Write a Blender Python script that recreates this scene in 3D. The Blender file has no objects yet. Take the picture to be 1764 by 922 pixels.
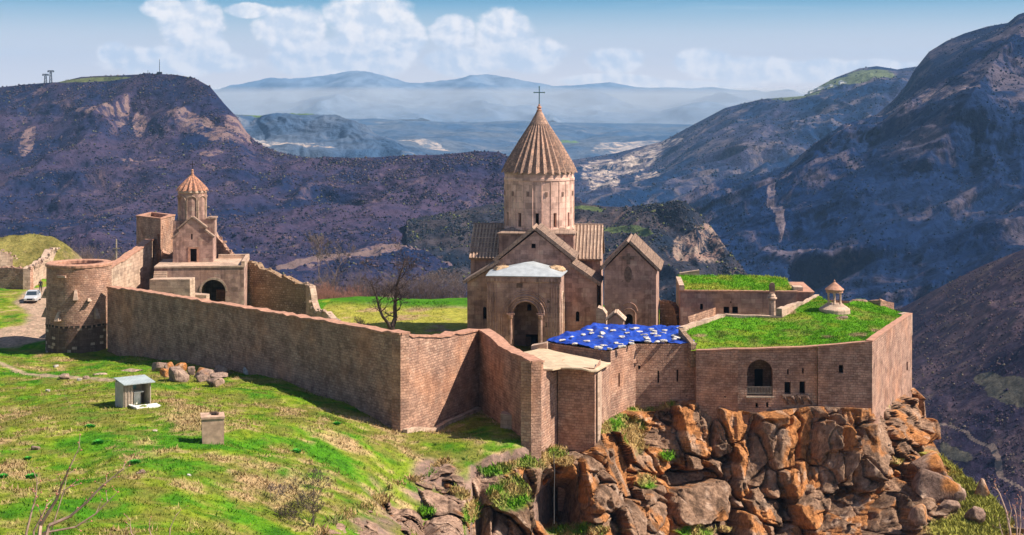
import bpy, bmesh, math, random
import numpy as np
from mathutils import Vector, geometry
from math import radians as R, sin, cos, pi

SC = bpy.context.scene
COL = SC.collection
# ------------------------------------------------------------------ camera
F = 2423.0; HX = 882.0; HY = 200.0; EZ = 30.0     # focal length in photo pixels, horizon row, eye height
cam_d = bpy.data.cameras.new('camera'); cam = bpy.data.objects.new('camera', cam_d); COL.objects.link(cam)
cam.location = (0, 0, EZ); cam.rotation_euler = (R(90), 0, 0)
cam_d.sensor_width = 36; cam_d.lens = 36*F/1764; cam_d.shift_y = -261/1764
cam_d.clip_start = 1; cam_d.clip_end = 90000
SC.camera = cam
# ------------------------------------------------------------------ light
SUN_EL = 47; SUN_FRONT = 8                       # sun from the right, a little on the camera's side
sd = Vector((cos(R(SUN_EL))*cos(R(SUN_FRONT)), -cos(R(SUN_EL))*sin(R(SUN_FRONT)), sin(R(SUN_EL))))
sl = bpy.data.lights.new('sun', 'SUN'); so = bpy.data.objects.new('sun', sl); COL.objects.link(so)
sl.energy = 5.0; sl.angle = R(0.5); sl.color = (1.0, 0.90, 0.76)
so.rotation_euler = sd.to_track_quat('Z', 'Y').to_euler(); so.location = (60, 60, 120)
SC.view_settings.view_transform = 'Standard'; SC.view_settings.look = 'None'
SC.view_settings.gamma = 1; SC.view_settings.exposure = 0.85
SC.cycles.volume_step_rate = 1.0; SC.cycles.volume_bounces = 0; SC.cycles.max_bounces = 5
SC.cycles.diffuse_bounces = 3
SC.cycles.use_adaptive_sampling = True

class NT:
    def __init__(s, tree): s.t = tree; s.n = tree.nodes; s.l = tree.links
    def put(s, sock, v):
        if isinstance(v, bpy.types.NodeSocket): s.l.new(v, sock)
        elif isinstance(v, bpy.types.Node): s.l.new(v.outputs[0], sock)
        elif v is not None:
            if hasattr(sock.default_value, '__len__') and not hasattr(v, '__len__'): v = [v]*len(sock.default_value)
            if hasattr(v, '__len__') and len(v) == 3 and len(sock.default_value) == 4: v = (*v, 1)
            sock.default_value = v
    def node(s, typ, props={}, **ins):
        n = s.n.new('ShaderNode'+typ)
        for k, v in props.items(): setattr(n, k, v)
        for k, v in ins.items():
            key = int(k[1:]) if k[0] == 'i' and k[1:].isdigit() else k.replace('_', ' ')
            s.put(n.inputs[key], v)
        return n
    def math(s, op, a, b=None, c=None, clamp=False):
        n = s.n.new('ShaderNodeMath'); n.operation = op; n.use_clamp = clamp
        s.put(n.inputs[0], a)
        if b is not None: s.put(n.inputs[1], b)
        if c is not None: s.put(n.inputs[2], c)
        return n.outputs[0]
    def vmath(s, op, a, b=None, sc=None):
        n = s.n.new('ShaderNodeVectorMath'); n.operation = op
        s.put(n.inputs[0], a)
        if b is not None: s.put(n.inputs[1], b)
        if sc is not None: s.put(n.inputs['Scale'], sc)
        return n.outputs[0]
    def mix(s, f, a, b, mode='MIX'):
        n = s.n.new('ShaderNodeMix'); n.data_type = 'RGBA'; n.blend_type = mode
        s.put(n.inputs[0], f); s.put(n.inputs[6], a); s.put(n.inputs[7], b)
        return n.outputs[2]
    def ramp(s, v, a, b, lo=0.0, hi=1.0, smooth=True):
        n = s.n.new('ShaderNodeMapRange'); n.interpolation_type = 'SMOOTHSTEP' if smooth else 'LINEAR'
        s.put(n.inputs[0], v); s.put(n.inputs[1], a); s.put(n.inputs[2], b); s.put(n.inputs[3], lo); s.put(n.inputs[4], hi)
        return n.outputs[0]
    def noise(s, vec, scale, detail=4, rough=0.55, dist=0.0, out=0):
        n = s.n.new('ShaderNodeTexNoise'); s.put(n.inputs['Vector'], vec)
        n.inputs['Scale'].default_value = scale; n.inputs['Detail'].default_value = detail
        n.inputs['Roughness'].default_value = rough; n.inputs['Distortion'].default_value = dist
        return n.outputs[out]
    def voro(s, vec, scale, feat='F1', out=0, rnd=1.0):
        n = s.n.new('ShaderNodeTexVoronoi'); n.feature = feat; s.put(n.inputs['Vector'], vec)
        n.inputs['Scale'].default_value = scale; n.inputs['Randomness'].default_value = rnd
        return n.outputs[out]

# ------------------------------------------------------------------ sky with clouds
def build_world():
    w = bpy.data.worlds.new('World'); SC.world = w; w.use_nodes = True
    t = NT(w.node_tree); w.node_tree.nodes.clear()
    sky = t.node('TexSky', {'sky_type': 'NISHITA', 'sun_disc': False, 'sun_elevation': R(SUN_EL),
                            'sun_rotation': R(90+SUN_FRONT), 'altitude': 1500, 'air_density': 1.0, 'dust_density': 2.2, 'ozone_density': 1.6})
    g = t.node('TexCoord').outputs['Generated']
    sep = t.node('SeparateXYZ', Vector=g)
    x, y, z = sep.outputs
    az = t.math('ARCTAN2', x, y); el = z
    # flat "angle" coordinates so that the clouds keep the same size all round the horizon
    v = t.node('CombineXYZ', X=az, Y=t.math('MULTIPLY', el, 1.25), Z=0.0).outputs[0]
    def cloudfield(off):
        vv = t.vmath('ADD', v, off); w_ = t.vmath('ADD', vv, t.vmath('SCALE', t.noise(vv, 30, 3, .5, 0, 1), None, 0.016))
        n1 = t.noise(vv, 24, 9, 0.60, 0.1); b = t.voro(w_, 62, 'SMOOTH_F1'); b2 = t.voro(w_, 150, 'SMOOTH_F1')
        return t.math('SUBTRACT', t.math('MULTIPLY', n1, .62), t.math('ADD', t.math('MULTIPLY', b, 0.16), t.math('MULTIPLY', b2, .06)))
    blobs = [(330, 45, 55, 42), (355, 90, 40, 40), (285, 20, 40, 16), (300, 110, 120, 26), (500, 55, 62, 40), (535, 105, 75, 32), (430, 22, 40, 13),
             (640, 35, 75, 40), (690, 70, 45, 40), (620, 95, 90, 38), (192, 95, 26, 22), (780, 55, 40, 30), (868, 55, 48, 46), (900, 95, 75, 32), (800, 108, 80, 26),
             (1060, 105, 55, 22), (1050, 140, 90, 14), (1215, 108, 55, 26), (1290, 122, 110, 24), (1400, 125, 130, 20), (1500, 120, 90, 15), (1150, 148, 150, 10), (330, 165, 140, 14),
             (1460, 70, 0, 0)]
    m = None
    for (px, py, rx, ry) in blobs:
        if not rx: continue
        ca = math.atan((px-HX)/F); ce = (HY-py)/F
        dx = t.math('MULTIPLY', t.math('SUBTRACT', az, ca), F/(rx*1.15)); dy = t.math('MULTIPLY', t.math('SUBTRACT', el, ce), F/(ry*1.12))
        d = t.math('ADD', t.math('MULTIPLY', dx, dx), t.math('MULTIPLY', dy, dy))
        e = t.math('EXPONENT', t.math('MULTIPLY', d, -1.0))
        m = e if m is None else t.math('MAXIMUM', m, e)
    # the rest of the sky, behind and beside the photograph, has scattered clouds of its own
    away = t.ramp(t.math('ABSOLUTE', az), 0.42, 0.7)
    rest = t.math('MULTIPLY', t.ramp(t.noise(v, 4.5, 2), 0.5, 0.65), away)
    m = t.math('MAXIMUM', m, t.math('MULTIPLY', rest, t.ramp(el, 0.45, 0.1)))
    f0 = t.math('ADD', cloudfield((3.1, 1.7, 0.4)), t.math('MULTIPLY', m, 0.80))
    f1 = t.math('ADD', cloudfield((3.1+0.0045, 1.7+0.004, 0.4)), t.math('MULTIPLY', m, 0.80))
    dens = t.ramp(f0, 0.50, 0.68)
    lit = t.ramp(t.math('SUBTRACT', f0, f1), -0.065, 0.07)
    # thin high streaks
    st = t.ramp(t.noise(t.vmath('MULTIPLY', v, (5, 60, 1)), 1.0, 5, .6, .5), 0.52, 0.78)
    st = t.math('MULTIPLY', st, 0.28)
    rp = t.node('ValToRGB'); rp.color_ramp.interpolation = 'B_SPLINE'
    stops = [(-.02, (9.4, 7.8, 6.8)), (.020, (8.6, 7.3, 6.6)), (.041, (7.0, 6.3, 6.1)), (.058, (5.4, 5.6, 5.9)), (.074, (2.3, 3.9, 4.9)), (.085, (.5, 2.5, 4.1)), (.14, (.40, 1.6, 3.3)), (.30, (.9, 1.9, 3.6))]
    f_ = lambda e: (e+.02)/.34
    while len(rp.color_ramp.elements) < len(stops): rp.color_ramp.elements.new(.5)
    for e_, (el_, c_) in zip(rp.color_ramp.elements, stops): e_.position = f_(el_); e_.color = (*[q/10 for q in c_], 1)
    t.put(rp.inputs[0], t.math('MULTIPLY', t.math('ADD', el, .02), 1/.34))
    low = t.mix(1.0, rp.outputs[0], (10, 10, 10), 'MULTIPLY')
    n_ = [q for q in (low.node,)][0]; n_.clamp_result = False
    base = t.mix(t.ramp(el, .10, .34), low, sky)
    base = t.mix(st, base, (6.2, 6.6, 6.8))
    ccol = t.mix(lit, (6.2, 6.4, 7.0), (10.3, 9.2, 8.4))
    ccol = t.mix(t.ramp(el, 0.045, 0.0, 0, .8), ccol, (9.6, 8.4, 7.6))
    full = t.mix(t.math('MULTIPLY', dens, t.ramp(el, 0.0, 0.012, 0.65, 0.84)), base, ccol)
    bg = t.node('Background', Color=full, Strength=0.075)
    out = t.node('OutputWorld'); t.l.new(bg.outputs[0], out.inputs[0])
SKYTINT = (0.80, 1.00, 1.02)
build_world()

# ------------------------------------------------------------------ helpers
rng = np.random.default_rng(7)
def P(px, py, D): return Vector(((px-HX)/F*D, D, EZ-(py-HY)/F*D))
def PZ(px, py, z):
    D = (EZ-z)*F/(py-HY); return P(px, py, D)
def Zr(z): return EZ+z                                    # height relative to the eye -> world
def on_line(A, B, px):
    k = (px-HX)/F; t = (k*A[1]-A[0])/((B[0]-A[0])-k*(B[1]-A[1]))
    return (A[0]+(B[0]-A[0])*t, A[1]+(B[1]-A[1])*t)
def zat(py, D): return EZ-(py-HY)/F*D
def XY(px, D): return ((px-HX)/F*D, D)

ORG = {}
def tag(o, label=None, cat=None, group=None, kind=None):
    if label: o['label'] = label
    if cat: o['category'] = cat
    if group: o['group'] = group
    if kind: o['kind'] = kind
    return o
def thing(name, label, cat, loc=(0, 0, 0), group=None, rz=0):
    o = bpy.data.objects.new(name, None); COL.objects.link(o); o.location = loc; o.rotation_euler = (0, 0, rz)
    o.empty_display_size = 0.3
    ORG[o.name] = Vector(loc)
    return tag(o, label, cat, group)
class MB:
    def __init__(s): s.v = []; s.f = []; s.uv = []; s.m = []
    def add(s, vs, fs, uvs=None, m=0):
        b = len(s.v); s.v += [tuple(v) for v in vs]
        for i, f in enumerate(fs):
            s.f.append([b+j for j in f]); s.uv.append(uvs[i] if uvs else None); s.m.append(m)
    def quad(s, a, b, c, d, m=0, uv=None): s.add([a, b, c, d], [(0, 1, 2, 3)], [uv] if uv else None, m)
    def box(s, c, size, rz=0, m=0, taper=1.0, tilt=None):
        x, y, z = [q/2 for q in size]; pts = []
        for dz in (-1, 1):
            t = 1 if dz < 0 else taper
            for dx, dy in ((-1, -1), (1, -1), (1, 1), (-1, 1)):
                p = Vector((dx*x*t, dy*y*t, dz*z))
                if tilt: p.rotate(tilt)
                pts.append((c[0]+p.x*cos(rz)-p.y*sin(rz), c[1]+p.x*sin(rz)+p.y*cos(rz), c[2]+p.z))
        s.add(pts, [(3, 2, 1, 0), (4, 5, 6, 7), (0, 1, 5, 4), (1, 2, 6, 5), (2, 3, 7, 6), (3, 0, 4, 7)], m=m)
    def tube(s, p0, p1, r0, r1, n=5, m=0, cap=True):
        p0 = Vector(p0); p1 = Vector(p1); d = (p1-p0)
        if d.length < 1e-6: return
        d.normalize(); a = d.orthogonal().normalized(); b = d.cross(a)
        vs = []
        for p, r in ((p0, r0), (p1, r1)):
            for i in range(n): vs.append(p+(a*cos(2*pi*i/n)+b*sin(2*pi*i/n))*r)
        fs = [(i, (i+1) % n, n+(i+1) % n, n+i) for i in range(n)]
        if cap: fs += [tuple(range(n))[::-1], tuple(range(n, 2*n))]
        s.add(vs, fs, m=m)
    def prism(s, poly, z0, z1, m=0, bottom=False):
        n = len(poly); vs = [(x, y, z0) for x, y in poly]+[(x, y, z1) for x, y in poly]
        fs = [(i, (i+1) % n, n+(i+1) % n, n+i) for i in range(n)]+[tuple(range(n, 2*n))]
        if bottom: fs.append(tuple(range(n))[::-1])
        s.add(vs, fs, m=m)
    def lathe(s, cx, cy, prof, seg=48, m=0, rf=None, a0=0, rref=None, capt=False):
        vs = []; fs = []; uvs = []
        for (r, z) in prof:
            for i in range(seg):
                a = a0+2*pi*i/seg; k = rf(i, r, z) if rf else r
                vs.append((cx+k*cos(a), cy+k*sin(a), z))
        rr = rref or max(p[0] for p in prof)
        d = 0; L = [0]
        for j in range(1, len(prof)): d += math.hypot(prof[j][0]-prof[j-1][0], prof[j][1]-prof[j-1][1]); L.append(d)
        for j in range(len(prof)-1):
            for i in range(seg):
                i2 = (i+1) % seg
                fs.append((j*seg+i, j*seg+i2, (j+1)*seg+i2, (j+1)*seg+i))
                u0 = i/seg*2*pi*rr; u1 = (i+1)/seg*2*pi*rr
                uvs.append([(u0, L[j]), (u1, L[j]), (u1, L[j+1]), (u0, L[j+1])])
        if capt: fs.append(tuple((len(prof)-1)*seg+i for i in range(seg))); uvs.append(None)
        s.add(vs, fs, uvs, m)
    def build_each(s, name, mats, parent=None):             # one object per separate piece
        par = {}
        def find(a):
            while par[a] != a: par[a] = par[par[a]]; a = par[a]
            return a
        key = [tuple(round(c, 3) for c in v) for v in s.v]
        for k in key: par.setdefault(k, k)
        for f in s.f:
            for j in f[1:]: par[find(key[j])] = find(key[f[0]])
        groups = {}
        for i, f in enumerate(s.f): groups.setdefault(find(key[f[0]]), []).append(i)
        out = []
        for g in groups.values():
            mb = MB(); mp = {}
            for i in g:
                nf = []
                for j in s.f[i]:
                    if j not in mp: mp[j] = len(mb.v); mb.v.append(s.v[j])
                    nf.append(mp[j])
                mb.f.append(nf); mb.uv.append(s.uv[i]); mb.m.append(s.m[i])
            nm = name(min(v[2] for v in mb.v), max(v[2] for v in mb.v)) if callable(name) else name
            out.append(mb.build(nm, mats, parent))
        return out
    def build(s, name, mats, parent=None, smooth=False, org=None):
        if not isinstance(mats, (list, tuple)): mats = [mats]
        o0 = ORG[parent.name] if parent is not None else Vector(org or (0, 0, 0))
        me = bpy.data.meshes.new(name)
        V = np.array(s.v, dtype=np.float64)
        me.from_pydata((V-np.array(o0)).tolist(), [], s.f)
        for mt in mats: me.materials.append(mt)
        me.polygons.foreach_set('material_index', s.m)
        if smooth: me.polygons.foreach_set('use_smooth', [True]*len(s.f))
        uvl = me.uv_layers.new(name='UVMap'); data = []
        for p, uv, f in zip(me.polygons, s.uv, s.f):
            if uv is not None: data += [c for q in uv for c in q]; continue
            n = p.normal
            if abs(n.z) > 0.97:
                for j in f: data += [s.v[j][0], s.v[j][1]]
            else:
                h = math.hypot(n.x, n.y); tx, ty = -n.y/h, n.x/h
                for j in f:
                    q = s.v[j]; data += [q[0]*tx+q[1]*ty, q[2]/max(h, .25)]
        uvl.data.foreach_set('uv', data)
        me.update()
        o = bpy.data.objects.new(name, me); COL.objects.link(o)
        if parent is not None: o.parent = parent
        else: o.location = o0
        ORG[o.name] = o0
        return o

class Fr:                                                  # a building's own frame: a right, c inward, b up (world z)
    def __init__(s, X, Y, ang): s.o = (X, Y); s.u = (cos(ang), -sin(ang)); s.w = (sin(ang), cos(ang))
    def p(s, a, c, z): return (s.o[0]+a*s.u[0]+c*s.w[0], s.o[1]+a*s.u[1]+c*s.w[1], z)
def arch(a, z0, w, h, n=12, pointed=0):                    # outline of an arched opening: centre a, sill z0
    r = w/2; zs = z0+h-r
    pts = [(a-r, z0), (a+r, z0)]
    for i in range(n+1):
        t = pi*i/n; pts.append((a+r*cos(t), zs+r*sin(t)))
    return pts
def rect(a, z0, w, h): return [(a-w/2, z0), (a+w/2, z0), (a+w/2, z0+h), (a-w/2, z0+h)]
def facade(mb, fr, c, outline, holes=(), depth=0.4, back=None, m=0, flip=False, mr=None):
    polys = [[Vector((a, z, 0)) for a, z in outline]]+[[Vector((a, z, 0)) for a, z in h] for h in holes]
    flat = [q for p in polys for q in p]
    tris = geometry.tessellate_polygon(polys)
    vs = [fr.p(q.x, c, q.y) for q in flat]; fs = []; uvs = []
    for t in tris:
        a, b, d = [flat[i] for i in t]
        ccw = (b.x-a.x)*(d.y-a.y)-(b.y-a.y)*(d.x-a.x) > 0
        if ccw == flip: t = t[::-1]
        fs.append(tuple(t)); uvs.append([(flat[i].x, flat[i].y) for i in t])
    mb.add(vs, fs, uvs, m)
    sg = -1 if flip else 1
    for h in holes:
        n = len(h)
        for i in range(n):
            a = h[i]; b = h[(i+1) % n]
            mb.quad(fr.p(a[0], c, a[1]), fr.p(b[0], c, b[1]), fr.p(b[0], c+sg*depth, b[1]), fr.p(a[0], c+sg*depth, a[1]), m if mr is None else mr)
        if back is not None: back.add([fr.p(a, c+sg*depth*0.98, z) for a, z in h], [tuple(range(n))])
def extr(mb, fr, c0, c1, outline, holes=(), depth=0.4, back=None, m=0):
    facade(mb, fr, c0, outline, holes, depth, back, m)
    facade(mb, fr, c1, outline, (), 0, None, m, True)
    n = len(outline)
    for i in range(n):
        a = outline[i]; b = outline[(i+1) % n]
        mb.quad(fr.p(a[0], c1, a[1]), fr.p(b[0], c1, b[1]), fr.p(b[0], c0, b[1]), fr.p(a[0], c0, a[1]), m)
def slab(mb, fr, c0, c1, p0, p1, th=0.25, m=0):            # sloped slab whose cross-section runs p0 -> p1
    d = Vector((p1[0]-p0[0], p1[1]-p0[1])).normalized(); n = Vector((-d.y, d.x))
    if n.y < 0: n = -n
    q = [p0, p1, (p1[0]+n.x*th, p1[1]+n.y*th), (p0[0]+n.x*th, p0[1]+n.y*th)]
    extr(mb, fr, c0, c1, q, m=m)
def ribs(mb, fr, c0, c1, p0, p1, th, step, r, m=0):        # tile rolls running down a slab
    d = Vector((p1[0]-p0[0], p1[1]-p0[1])).normalized(); n = Vector((-d.y, d.x))
    if n.y < 0: n = -n
    k = max(1, round((c1-c0)/step))
    for i in range(k+1):
        c = c0+(c1-c0)*i/k
        mb.tube(fr.p(p0[0]+n.x*th, c, p0[1]+n.y*th), fr.p(p1[0]+n.x*th, c, p1[1]+n.y*th), r, r, 6, m)

# ---- numpy noise
def _h(i, j, k, seed):
    h = (i*73856093) ^ (j*19349663) ^ (k*83492791) ^ (seed*2654435761 & 0xffffffff)
    h &= 0xffffffff; h ^= h >> 15; h = (h*2246822519) & 0xffffffff; h ^= h >> 13; h = (h*3266489917) & 0xffffffff; h ^= h >> 16
    return h.astype(np.float64)/4294967295.0
def vnoise(p, seed=0):
    i = np.floor(p).astype(np.int64); f = p-i; f = f*f*f*(f*(f*6-15)+10)
    r = 0
    for a in (0, 1):
        wa = f[..., 0] if a else 1-f[..., 0]
        for b in (0, 1):
            wb = f[..., 1] if b else 1-f[..., 1]
            for c in (0, 1):
                wc = f[..., 2] if c else 1-f[..., 2]
                r = r+wa*wb*wc*_h(i[..., 0]+a, i[..., 1]+b, i[..., 2]+c, seed)
    return r*2-1
def fbm(p, oct=5, seed=0, gain=0.5, ridged=False):
    r = 0; a = 1; tot = 0
    for o in range(oct):
        n = vnoise(p*(2.03**o)+o*17.3, seed+o)
        if ridged: n = 1-2*np.abs(n)
        r = r+a*n; tot += a; a *= gain
    return r/tot
def worley(p, seed=0):                                     # distances to the two nearest cells and a random number of the nearest
    i = np.floor(p).astype(np.int64)
    F1 = np.full(p.shape[:-1], 9.0); F2 = F1.copy(); ID = F1*0; TL = F1*0
    for a in (-1, 0, 1):
        for b in (-1, 0, 1):
            for c in (-1, 0, 1):
                ia, ib, ic = i[..., 0]+a, i[..., 1]+b, i[..., 2]+c
                q = np.stack([ia+_h(ia, ib, ic, seed+1), ib+_h(ia, ib, ic, seed+2), ic+_h(ia, ib, ic, seed+3)], -1)
                v_ = p-q; d = np.sqrt((v_**2).sum(-1)); r = _h(ia, ib, ic, seed+4); tl = v_[..., 0]*(_h(ia, ib, ic, seed+5)*2-1)+v_[..., 2]*(_h(ia, ib, ic, seed+6)*2-1)
                n1 = d < F1
                F2 = np.where(n1, F1, np.minimum(F2, d)); ID = np.where(n1, r, ID); TL = np.where(n1, tl, TL); F1 = np.where(n1, d, F1)
    worley.tilt = TL
    return F1, F2, ID
def sstep(x, a, b):
    t = np.clip((x-a)/(b-a), 0, 1); return t*t*(3-2*t)
def np_mesh(name, V, Fc, mats, attrs=None, smooth=True, org=(0, 0, 0), parent=None, uv=None):
    # V (n,3), Fc (m,k) all faces with k corners
    me = bpy.data.meshes.new(name); k = Fc.shape[1]
    me.vertices.add(len(V)); me.vertices.foreach_set('co', (V-np.array(org)).astype(np.float32).ravel())
    me.loops.add(Fc.size); me.loops.foreach_set('vertex_index', Fc.astype(np.int32).ravel())
    me.polygons.add(len(Fc)); me.polygons.foreach_set('loop_start', np.arange(0, Fc.size, k, dtype=np.int32))
    me.polygons.foreach_set('loop_total', np.full(len(Fc), k, dtype=np.int32))
    me.polygons.foreach_set('use_smooth', np.full(len(Fc), smooth))
    for m in (mats if isinstance(mats, (list, tuple)) else [mats]): me.materials.append(m)
    for an, data in (attrs or {}).items():
        at = me.attributes.new(an, 'FLOAT_COLOR', 'POINT'); d = np.ones((len(V), 4), np.float32); d[:, :data.shape[1]] = data
        at.data.foreach_set('color', d.ravel())
    me.update(calc_edges=True); me.validate()
    o = bpy.data.objects.new(name, me); COL.objects.link(o); o.location = org
    if parent is not None: o.parent = parent; o.location = (0, 0, 0)
    ORG[o.name] = Vector(org)
    return o
def gridfaces(ny, nx):
    a = np.arange(ny*nx).reshape(ny, nx)
    return np.stack([a[:-1, :-1].ravel(), a[:-1, 1:].ravel(), a[1:, 1:].ravel(), a[1:, :-1].ravel()], 1)
def inpoly(x, y, poly):
    r = np.zeros(np.shape(x), bool); n = len(poly)
    for i in range(n):
        x0, y0 = poly[i]; x1, y1 = poly[(i+1) % n]
        c = ((y0 > y) != (y1 > y)) & (x < (x1-x0)*(y-y0)/((y1-y0) if y1 != y0 else 1e-9)+x0)
        r ^= c
    return r
class RBF:
    def __init__(s, pts):
        s.p = np.array(pts, float); n = len(s.p); X = s.p[:, :2]
        K = np.sqrt(((X[:, None]-X[None])**2).sum(-1)+4.0)
        A = np.zeros((n+3, n+3)); A[:n, :n] = K+np.eye(n)*-0.15; A[:n, n] = 1; A[:n, n+1:] = X; A[n, :n] = 1; A[n+1:, :n] = X.T
        s.w = np.linalg.solve(A, np.concatenate([s.p[:, 2], [0, 0, 0]])); s.n = n
    def __call__(s, x, y):
        r = s.w[s.n]+s.w[s.n+1]*x+s.w[s.n+2]*y
        for i in range(s.n): r = r+s.w[i]*np.sqrt((x-s.p[i, 0])**2+(y-s.p[i, 1])**2+4.0)
        return r

# ------------------------------------------------------------------ materials
def newmat(name):
    m = bpy.data.materials.new(name); m.use_nodes = True; m.node_tree.nodes.clear()
    t = NT(m.node_tree); t.mat = m; return t
def finish(t, col, rough=0.9, bump=None, bstr=0.5, bdist=0.1, metal=0, spec=0.2):
    b = t.node('BsdfPrincipled', Base_Color=col, Roughness=rough, Metallic=metal)
    b.inputs['Specular IOR Level'].default_value = spec
    if bump is not None:
        bn = t.node('Bump', Strength=bstr, Distance=bdist, Height=bump); t.l.new(bn.outputs[0], b.inputs['Normal'])
    o = t.node('OutputMaterial'); t.l.new(b.outputs[0], o.inputs[0]); return t.mat
def plain(name, col, rough=0.8, var=0.15, scale=3.0, metal=0, spec=0.2):
    t = newmat(name); pos = t.node('NewGeometry').outputs['Position']
    n = t.noise(pos, scale, 5); c = t.mix(t.ramp(n, .3, .7), [q*(1-var) for q in col], [min(1, q*(1+var)) for q in col])
    return finish(t, c, rough, n, .3, .03, metal, spec)
def masonry(name, c1, c2, mortar, bw=0.55, bh=0.28, msize=0.025, patch=(0.5, 0.2, 0.12), pk=0.25, streak=0.5, pale=0.25, bs=0.6, irr=0.06, blot=0.35):
    t = newmat(name); uv = t.node('UVMap').outputs[0]; pos = t.node('NewGeometry').outputs['Position']
    wob = t.vmath('SCALE', t.vmath('SUBTRACT', t.noise(uv, 1.7, 3, .6, 0, 1), (.5, .5, .5)), None, irr*2)
    u2 = t.vmath('ADD', uv, wob)
    br = t.node('TexBrick', {'offset': 0.5, 'squash': 0.8, 'squash_frequency': 3}, Vector=u2, Color1=c1, Color2=c2, Mortar=mortar, Scale=1.0, Mortar_Size=msize, Mortar_Smooth=0.25, Bias=-0.1, Brick_Width=bw, Row_Height=bh)
    brb = t.node('TexBrick', {'offset': 0.37, 'squash': 1.3, 'squash_frequency': 2}, Vector=t.vmath('ADD', u2, (3.3, .11, 0)), Color1=c2, Color2=c1, Mortar=mortar, Scale=1.0, Mortar_Size=msize*1.2, Mortar_Smooth=0.4, Bias=0.1, Brick_Width=bw*1.75, Row_Height=bh*1.45)
    bsel = t.ramp(t.noise(pos, .45, 5, .7, .5), .50, .56)
    # a second set of the same courses picks out single odd stones
    br2 = t.node('TexBrick', {'offset': 0.5, 'squash': 0.8, 'squash_frequency': 3}, Vector=t.vmath('ADD', u2, (bw*40, bh*20, 0)), Color1=(0, 0, 0), Color2=(1, 1, 1), Mortar=(0, 0, 0), Scale=1.0, Mortar_Size=msize, Bias=0, Brick_Width=bw, Row_Height=bh)
    rnd = t.node('SeparateColor', Color=br2.outputs[0]).outputs[0]
    c = t.mix(t.ramp(t.noise(pos, .9, 5, .65), .35, .65, .15, .75), t.mix(bsel, br.outputs[0], brb.outputs[0]), t.mix(t.noise(t.vmath('MULTIPLY', uv, (1.3, 3.2, 1)), 1.6, 4, .7), c1, c2))
    c = t.mix(t.math('MULTIPLY', t.ramp(rnd, .86, .93), pale), c, (0.62, 0.47, 0.36))
    c = t.mix(t.math('MULTIPLY', t.ramp(rnd, .22, .1), 0.55), c, [q*0.42 for q in c1])
    n1 = t.noise(pos, .22, 5, .6); c = t.mix(t.math('MULTIPLY', t.ramp(n1, .45, .72), pk), c, patch)
    n5 = t.noise(t.vmath('MULTIPLY', pos, (.35, .35, .5)), 1.0, 4, .6, .6); c = t.mix(t.ramp(n5, .52, .64, 0, .45), c, t.mix(1, c, (.50, .47, .50), 'MULTIPLY'))
    n6 = t.noise(pos, 1.9, 3, .6); c = t.mix(t.ramp(n6, .66, .74, 0, .8), c, [q*.30 for q in c1])
    n2 = t.noise(pos, .8, 6, .65, .4); c = t.mix(t.math('MULTIPLY', t.ramp(n2, .38, .62), blot), c, t.mix(1, c, (.42, .40, .42), 'MULTIPLY'))
    n3 = t.noise(t.vmath('MULTIPLY', pos, (1.6, 1.6, 0.10)), 1.0, 5, .65)
    c = t.mix(t.math('MULTIPLY', t.ramp(n3, .5, .68), streak), c, t.mix(1, c, (.38, .36, .38), 'MULTIPLY'))
    n4 = t.noise(pos, 7, 4, .7); c = t.mix(t.ramp(n4, .2, .8, .0, .35), c, t.mix(1, c, (1.35, 1.3, 1.25), 'MULTIPLY'))
    hgt = t.math('ADD', t.math('MULTIPLY', br.outputs[1], -0.35), t.math('ADD', t.math('MULTIPLY', n4, .7), t.math('MULTIPLY', rnd, 0.45)))
    return finish(t, c, .92, hgt, bs, 0.12)
M = {}
M['wall'] = masonry('rough_masonry', (0.60, 0.365, 0.265), (0.42, 0.25, 0.185), (0.26, 0.155, 0.115), .44, .24, .022, patch=(.66, .31, .17), pk=.5, bs=1.0, pale=.3, blot=.6, streak=.16, irr=.16)
M['walldark'] = masonry('weathered_masonry', (0.20, 0.125, 0.095), (0.115, 0.075, 0.06), (0.30, 0.21, 0.15), .60, .36, .03, patch=(.1, .06, .05), pk=.4, bs=.8, pale=.9)
M['ashlar'] = masonry('ashlar', (0.50, 0.315, 0.255), (0.36, 0.23, 0.19), (0.24, 0.15, 0.12), .85, .55, .012, patch=(.50, .24, .14), pk=.4, streak=.6, pale=.35, bs=.35, irr=.01, blot=.55)
M['drum'] = masonry('drum_stone', (0.82, 0.53, 0.42), (0.67, 0.44, 0.35), (0.38, 0.23, 0.18), .95, .72, .012, patch=(.36, .23, .18), pk=.4, streak=.45, pale=.3, bs=.3, irr=.005, blot=.4)
M['rubble'] = masonry('rubble', (0.48, 0.33, 0.215), (0.28, 0.175, 0.12), (0.17, 0.105, 0.07), .42, .28, .05, patch=(.40, .24, .12), pk=.4, streak=.3, pale=.6, bs=1.0, irr=.2)
M['coping'] = plain('red_coping', (0.40, 0.21, 0.145), .9, .25, 2.5)
M['palestone'] = masonry('pale_stone', (0.58, 0.42, 0.315), (0.46, 0.33, 0.25), (0.30, 0.20, 0.145), .9, .42, .02, pk=.2, streak=.3, bs=.4)
def m_rooftile():
    t = newmat('stone_roof_tiles'); uv = t.node('UVMap').outputs[0]; pos = t.node('NewGeometry').outputs['Position']
    br = t.node('TexBrick', {'offset': 0.0}, Vector=uv, Color1=(.36, .24, .18), Color2=(.25, .165, .13), Mortar=(.12, .08, .06), Scale=1, Mortar_Size=.03, Brick_Width=.55, Row_Height=.75)
    n = t.noise(pos, 1.2, 6, .65); c = t.mix(t.ramp(n, .35, .65, 0, .55), br.outputs[0], (.17, .12, .095))
    n2 = t.noise(pos, 9, 3); c = t.mix(t.ramp(n2, .5, .7, 0, .3), c, (.52, .40, .31))
    return finish(t, c, .9, n2, .4, .05)
M['tiles'] = m_rooftile()
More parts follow.
